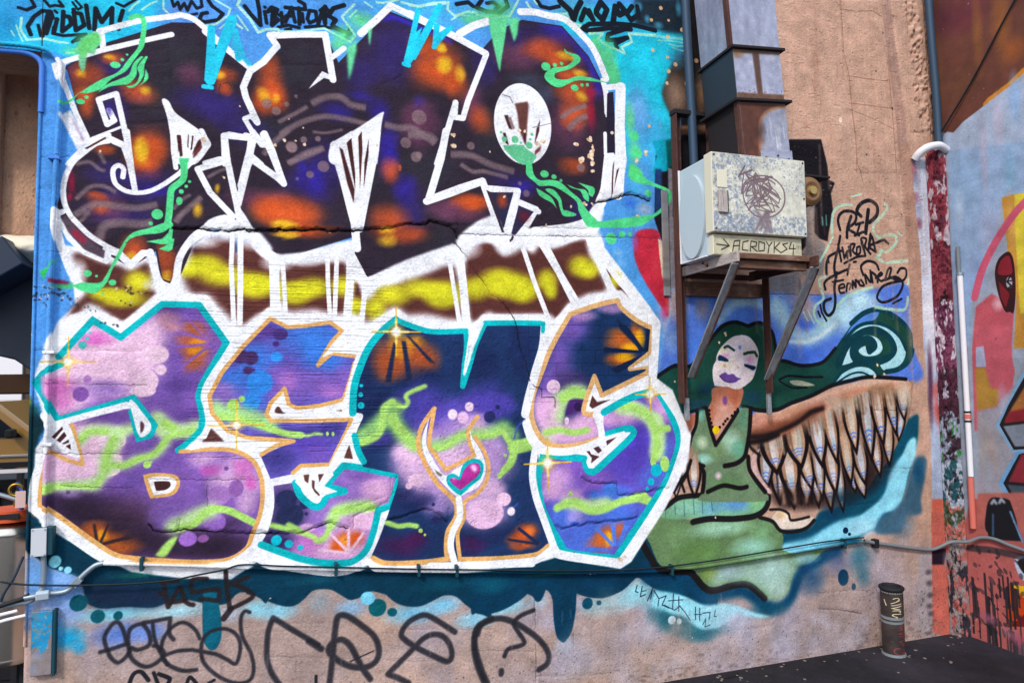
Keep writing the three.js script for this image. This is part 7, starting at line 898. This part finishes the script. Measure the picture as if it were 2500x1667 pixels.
// ---------------------------------------------------------------- right corner
{
  const b = thing('pipe_bollard', 'short dark iron pipe stub with pale and red scrawls standing by the wall corner', 'bollard');
  b.position.set(3.555, 0, 0.13); b.rotation.set(0.02, 0, 0.012);
  part('pipe', cyl(0.062, 0.4, 28, 0.064).translate(0, 0.2, 0), M.bollard, b, null, [0, 2.5, 0]); part('rim', new THREE.TorusGeometry(0.061, 0.012, 10, 28).rotateX(Math.PI / 2), M.darkIron, b, [0, 0.405, 0]); part('cap', cyl(0.056, 0.01, 24), M.nearBlack, b, [0, 0.398, 0]);
  part('tape_band', cyl(0.0645, 0.016, 28, 0.0655), M.tape, b, [0, 0.232, 0]); part('tape_band', cyl(0.0645, 0.014, 28, 0.0655), M.tape, b, [0, 0.208, 0], [0, 0, 0.04]); part('pale_ring', cyl(0.064, 0.006, 28), M.tape, b, [0, 0.385, 0]);
  part('base_collar', cyl(0.07, 0.014, 28, 0.066), M.cableGrey, b, [0, 0.009, 0]);
  const w = thing('white_downpipe', 'thin white pipe with coral base standing on the side wall near the corner', 'pipe');
  part('pipe', cyl(0.017, 1.34, 14).translate(XC - 0.02, 1.72, 0.155), M.white, w); part('pipe_foot', cyl(0.018, 0.33, 14).translate(XC - 0.02, 0.88, 0.152), M.coral, w); part('collar', cyl(0.022, 0.018, 14).translate(XC - 0.02, 2.385, 0.155), M.greyPipe, w); part('collar', cyl(0.021, 0.012, 14).translate(XC - 0.02, 1.47, 0.155), M.darkIron, w); part('collar', cyl(0.021, 0.012, 14).translate(XC - 0.02, 1.41, 0.155), M.darkIron, w); part('red_band', cyl(0.0195, 0.03, 14).translate(XC - 0.02, 1.44, 0.155), M.coral, w);
  part('upper_pipe', cyl(0.012, 0.18, 12).translate(XC - 0.015, 2.48, 0.145), M.cableGrey, w);
  solo('corner_pipe', 'blue-grey pipe running down the upper inner corner of the walls', 'pipe', tube([[XC - 0.06, 4.5, 0.06], [XC - 0.045, 4.0, 0.06], [XC - 0.03, 3.6, 0.06], [XC - 0.03, 3.28, 0.06]], 0.026, 14, 30), M.pipeBlue);
  solo('pipe_elbow', 'stubby white-painted pipe elbow poking out of the crimson rubble', 'pipe', tube([[XC + 0.0, 3.25, 0.09], [XC - 0.08, 3.27, 0.1], [XC - 0.17, 3.25, 0.08], [XC - 0.2, 3.22, 0.05], [XC - 0.205, 3.19, 0.02]], 0.026, 12, 40), M.white);
  solo('overhead_cable', 'thin dark cable slanting up across the brown top of the side wall', 'cable', tube([[XC - 0.03, 3.38, 0.09], [XC - 0.02, 3.62, 0.3], [XC - 0.02, 3.95, 0.56], [XC - 0.02, 4.3, 0.85]], 0.006, 6, 30), M.cable);
}

// ---------------------------------------------------------------- inside the left opening
{
  const s = thing('stucco_pier', 'tan rough stucco pier with a broken pale ledge seen through the opening', 'masonry');
  part('pier_face', boxAt(-2.5, -1.18, 2.35, 4.2, -0.75, -0.42, 0.03), M.stucco, s); part('pier_return', boxAt(-2.5, -1.36, 2.35, 4.2, -0.42, -0.36, 0.025), M.stucco, s);
  const lg = sheetGeo(range(-2.4, -1.1, 0.02), range(0, 1, 0.08), (x, u) => [x, 2.32 + 0.14 * u + 0.03 * fbm(x * 20, u * 9), -0.4 + 0.1 * Math.sin(u * Math.PI) + 0.05 * fbm(x * 30, u * 12 + 4)]); part('broken_ledge', lg, M.paleWall, s);
  const h = thing('metal_hood', 'dark grey sheet metal chute slanting behind the wall edge', 'chute');
  part('chute', prism([[-2.2, 2.34], [-1.1, 2.34], [-1.12, 1.72], [-1.3, 1.86], [-2.2, 2.1]], -1.0, -0.45, 0.01), M.hoodGrey, h); part('upper_box', box(0.4, 0.16, 0.3, 0.01), M.darkSteel, h, [-1.4, 2.24, -0.34], [0, 0, 0.62]); part('beam', boxAt(-2.6, -1.08, 1.68, 1.78, -1.1, -0.5, 0.01), M.timber, h);
  const t = thing('steel_tank', 'upright brushed stainless steel tank standing beside the wall end', 'tank');
  t.position.set(-1.222, 0, -0.24);
  part('shell', new THREE.LatheGeometry([[0.0001, 0.46], [0.09, 0.46], [0.112, 0.475], [0.115, 0.49], [0.115, 0.5], [0.113, 0.505], [0.113, 1.04], [0.115, 1.045], [0.115, 1.06], [0.1, 1.085], [0.06, 1.1], [0.0001, 1.104]].map(([a, b]) => new THREE.Vector2(a, b)), 48), M.steel, t);
  part('label_band', cyl(0.108, 0.05, 32), M.orange, t, [0, 1.13, 0]); part('label_print', boxAt(-0.03, 0.06, 1.12, 1.145, 0.1, 0.1085, 0.002), M.darkIron, t);
  for (const a of [0.4, 1.9, 3.5, 5.1]) part('leg', boxAt(-0.02, 0.02, 0, 0.46, -0.012, 0.012, 0.003), M.darkIron, t, [0.085 * Math.cos(a), 0, 0.085 * Math.sin(a)]);
  part('valve', cyl(0.016, 0.06, 14), M.brass, t, [0.03, 1.2, 0.04]); part('valve_wheel', new THREE.TorusGeometry(0.026, 0.007, 8, 18), M.brass, t, [0.03, 1.245, 0.06]); part('hose', tube([[0.055, 1.15, 0.07], [0.06, 1.2, 0.075], [0.055, 1.24, 0.06], [0.02, 1.27, 0.02]], 0.009, 8, 24), M.hose, t); part('valve', cyl(0.01, 0.09, 10).rotateZ(1.2), M.greyPipe, t, [0.0, 1.215, 0.06]);
  solo('paper_tag', 'small pink paper tag hanging above the orange band of the tank', 'tag', boxAt(-1.178, -1.138, 1.17, 1.245, -0.132, -0.13, 0.0006), M.tag);
  const l = thing('hose_loops', 'dark and pale hoses looping in front of the steel tank', 'hose');
  part('hose', tube([[-1.1, 0.98, 0.0], [-1.125, 0.9, 0.02], [-1.16, 0.83, 0.03], [-1.165, 0.8, 0.03], [-1.11, 0.806, 0.04], [-1.06, 0.83, 0.05]], 0.006, 8, 60), M.darkSteel, l); part('hose', tube([[-1.07, 0.815, 0.045], [-1.13, 0.8, 0.05], [-1.17, 0.79, 0.05]], 0.01, 8, 24), M.black, l);
  part('hose', tube([[-1.07, 0.742, 0.05], [-1.13, 0.735, 0.06], [-1.19, 0.725, 0.06], [-1.205, 0.735, 0.06], [-1.18, 0.75, 0.055], [-1.1, 0.765, 0.05]], 0.007, 8, 60), M.white, l);
  const r = thing('guard_rail', 'dark horizontal rail with a pale upper edge behind the wall end', 'railing');
  part('rail', boxAt(-3.2, -1.3, 1.28, 1.31, -0.9, -0.87), M.darkIron, r); part('rail', boxAt(-3.2, -1.3, 1.25, 1.272, -0.9, -0.87), M.white, r); for (const x of [-1.4, -1.9, -2.6]) part('upright', boxAt(x - 0.015, x + 0.015, 0, 1.25, -0.9, -0.87), M.darkIron, r);
  const c = thing('parked_car', 'amber car parked behind the wall, only a sliver of its side showing', 'car');
  c.position.set(-4.57, 0, -8.3);
  part('body', prism([[-2.1, 0.3], [1.62, 0.3], [1.72, 0.6], [1.62, 0.95], [1.25, 1.05], [0.75, 1.5], [-1.6, 1.55], [-2.1, 1.2]], -0.85, 0.85, 0.05), M.bodyPaint, c); part('lower_body', boxAt(-2.1, 1.64, 0.25, 0.48, -0.87, 0.872, 0.02), M.rubber, c);
  for (const p of [[[-1.3, 1.08], [-0.05, 1.08], [-0.05, 1.44], [-1.25, 1.46]], [[0.03, 1.08], [1.1, 1.06], [0.72, 1.42], [0.03, 1.44]]]) part('window', prism(p, 0.85, 0.873), M.glass, c);
  for (const x of [-1.35, 0.95]) { const wh = part('wheel', cyl(0.33, 0.22, 32).rotateX(Math.PI / 2), M.rubber, c, [x, 0.33, 0.8]); part('rim', cyl(0.21, 0.03, 24).rotateX(Math.PI / 2), M.rim, wh, [0, 0, 0.11]); }
  part('door_handle', boxAt(-0.2, -0.02, 0.96, 0.99, 0.86, 0.89), M.rim, c); part('headlight', boxAt(1.5, 1.7, 0.7, 0.82, 0.6, 0.89, 0.02), M.lamp, c); part('mirror', box(0.1, 0.12, 0.18, 0.03), M.rubber, c, [1.0, 1.12, 0.98]); part('chrome_strip', boxAt(-1.9, 1.55, 0.8, 0.83, 0.86, 0.88), M.rim, c);
  const cr = thing('dark_cabinet', 'black cabinet standing in the dark gap behind the steel tank', 'cabinet');
  part('carcass', boxAt(-2.4, -1.36, 0, 1.2, -1.5, -1.05, 0.01), M.darkIron, cr); for (const x of [-1.45, -1.62, -1.8]) part('door_panel', boxAt(x - 0.075, x + 0.075, 0.1, 1.15, -1.049, -1.04, 0.003), M.black, cr);
  const far = thing('brown_building', 'dim brown building front with a white panel far behind the parked car', 'building');
  part('wall', plainBox(-14, -2, 0, 4.5, -11.5, -11), M.farWall, far); part('white_panel', boxAt(-5.6, -4.62, 1.3, 2.6, -11, -10.95), M.white, far); for (const x of [-4.3, -7.4, -8.6]) part('window', boxAt(x, x + 0.9, 1.0, 2.3, -11, -10.97), M.glass, far); part('door', boxAt(-6.6, -5.8, 0, 2.2, -11, -10.96), M.timber, far);
}
scene.traverse((o) => { if (o.isMesh) { o.castShadow = true; o.receiveShadow = true; } });
renderer.render(scene, camera);
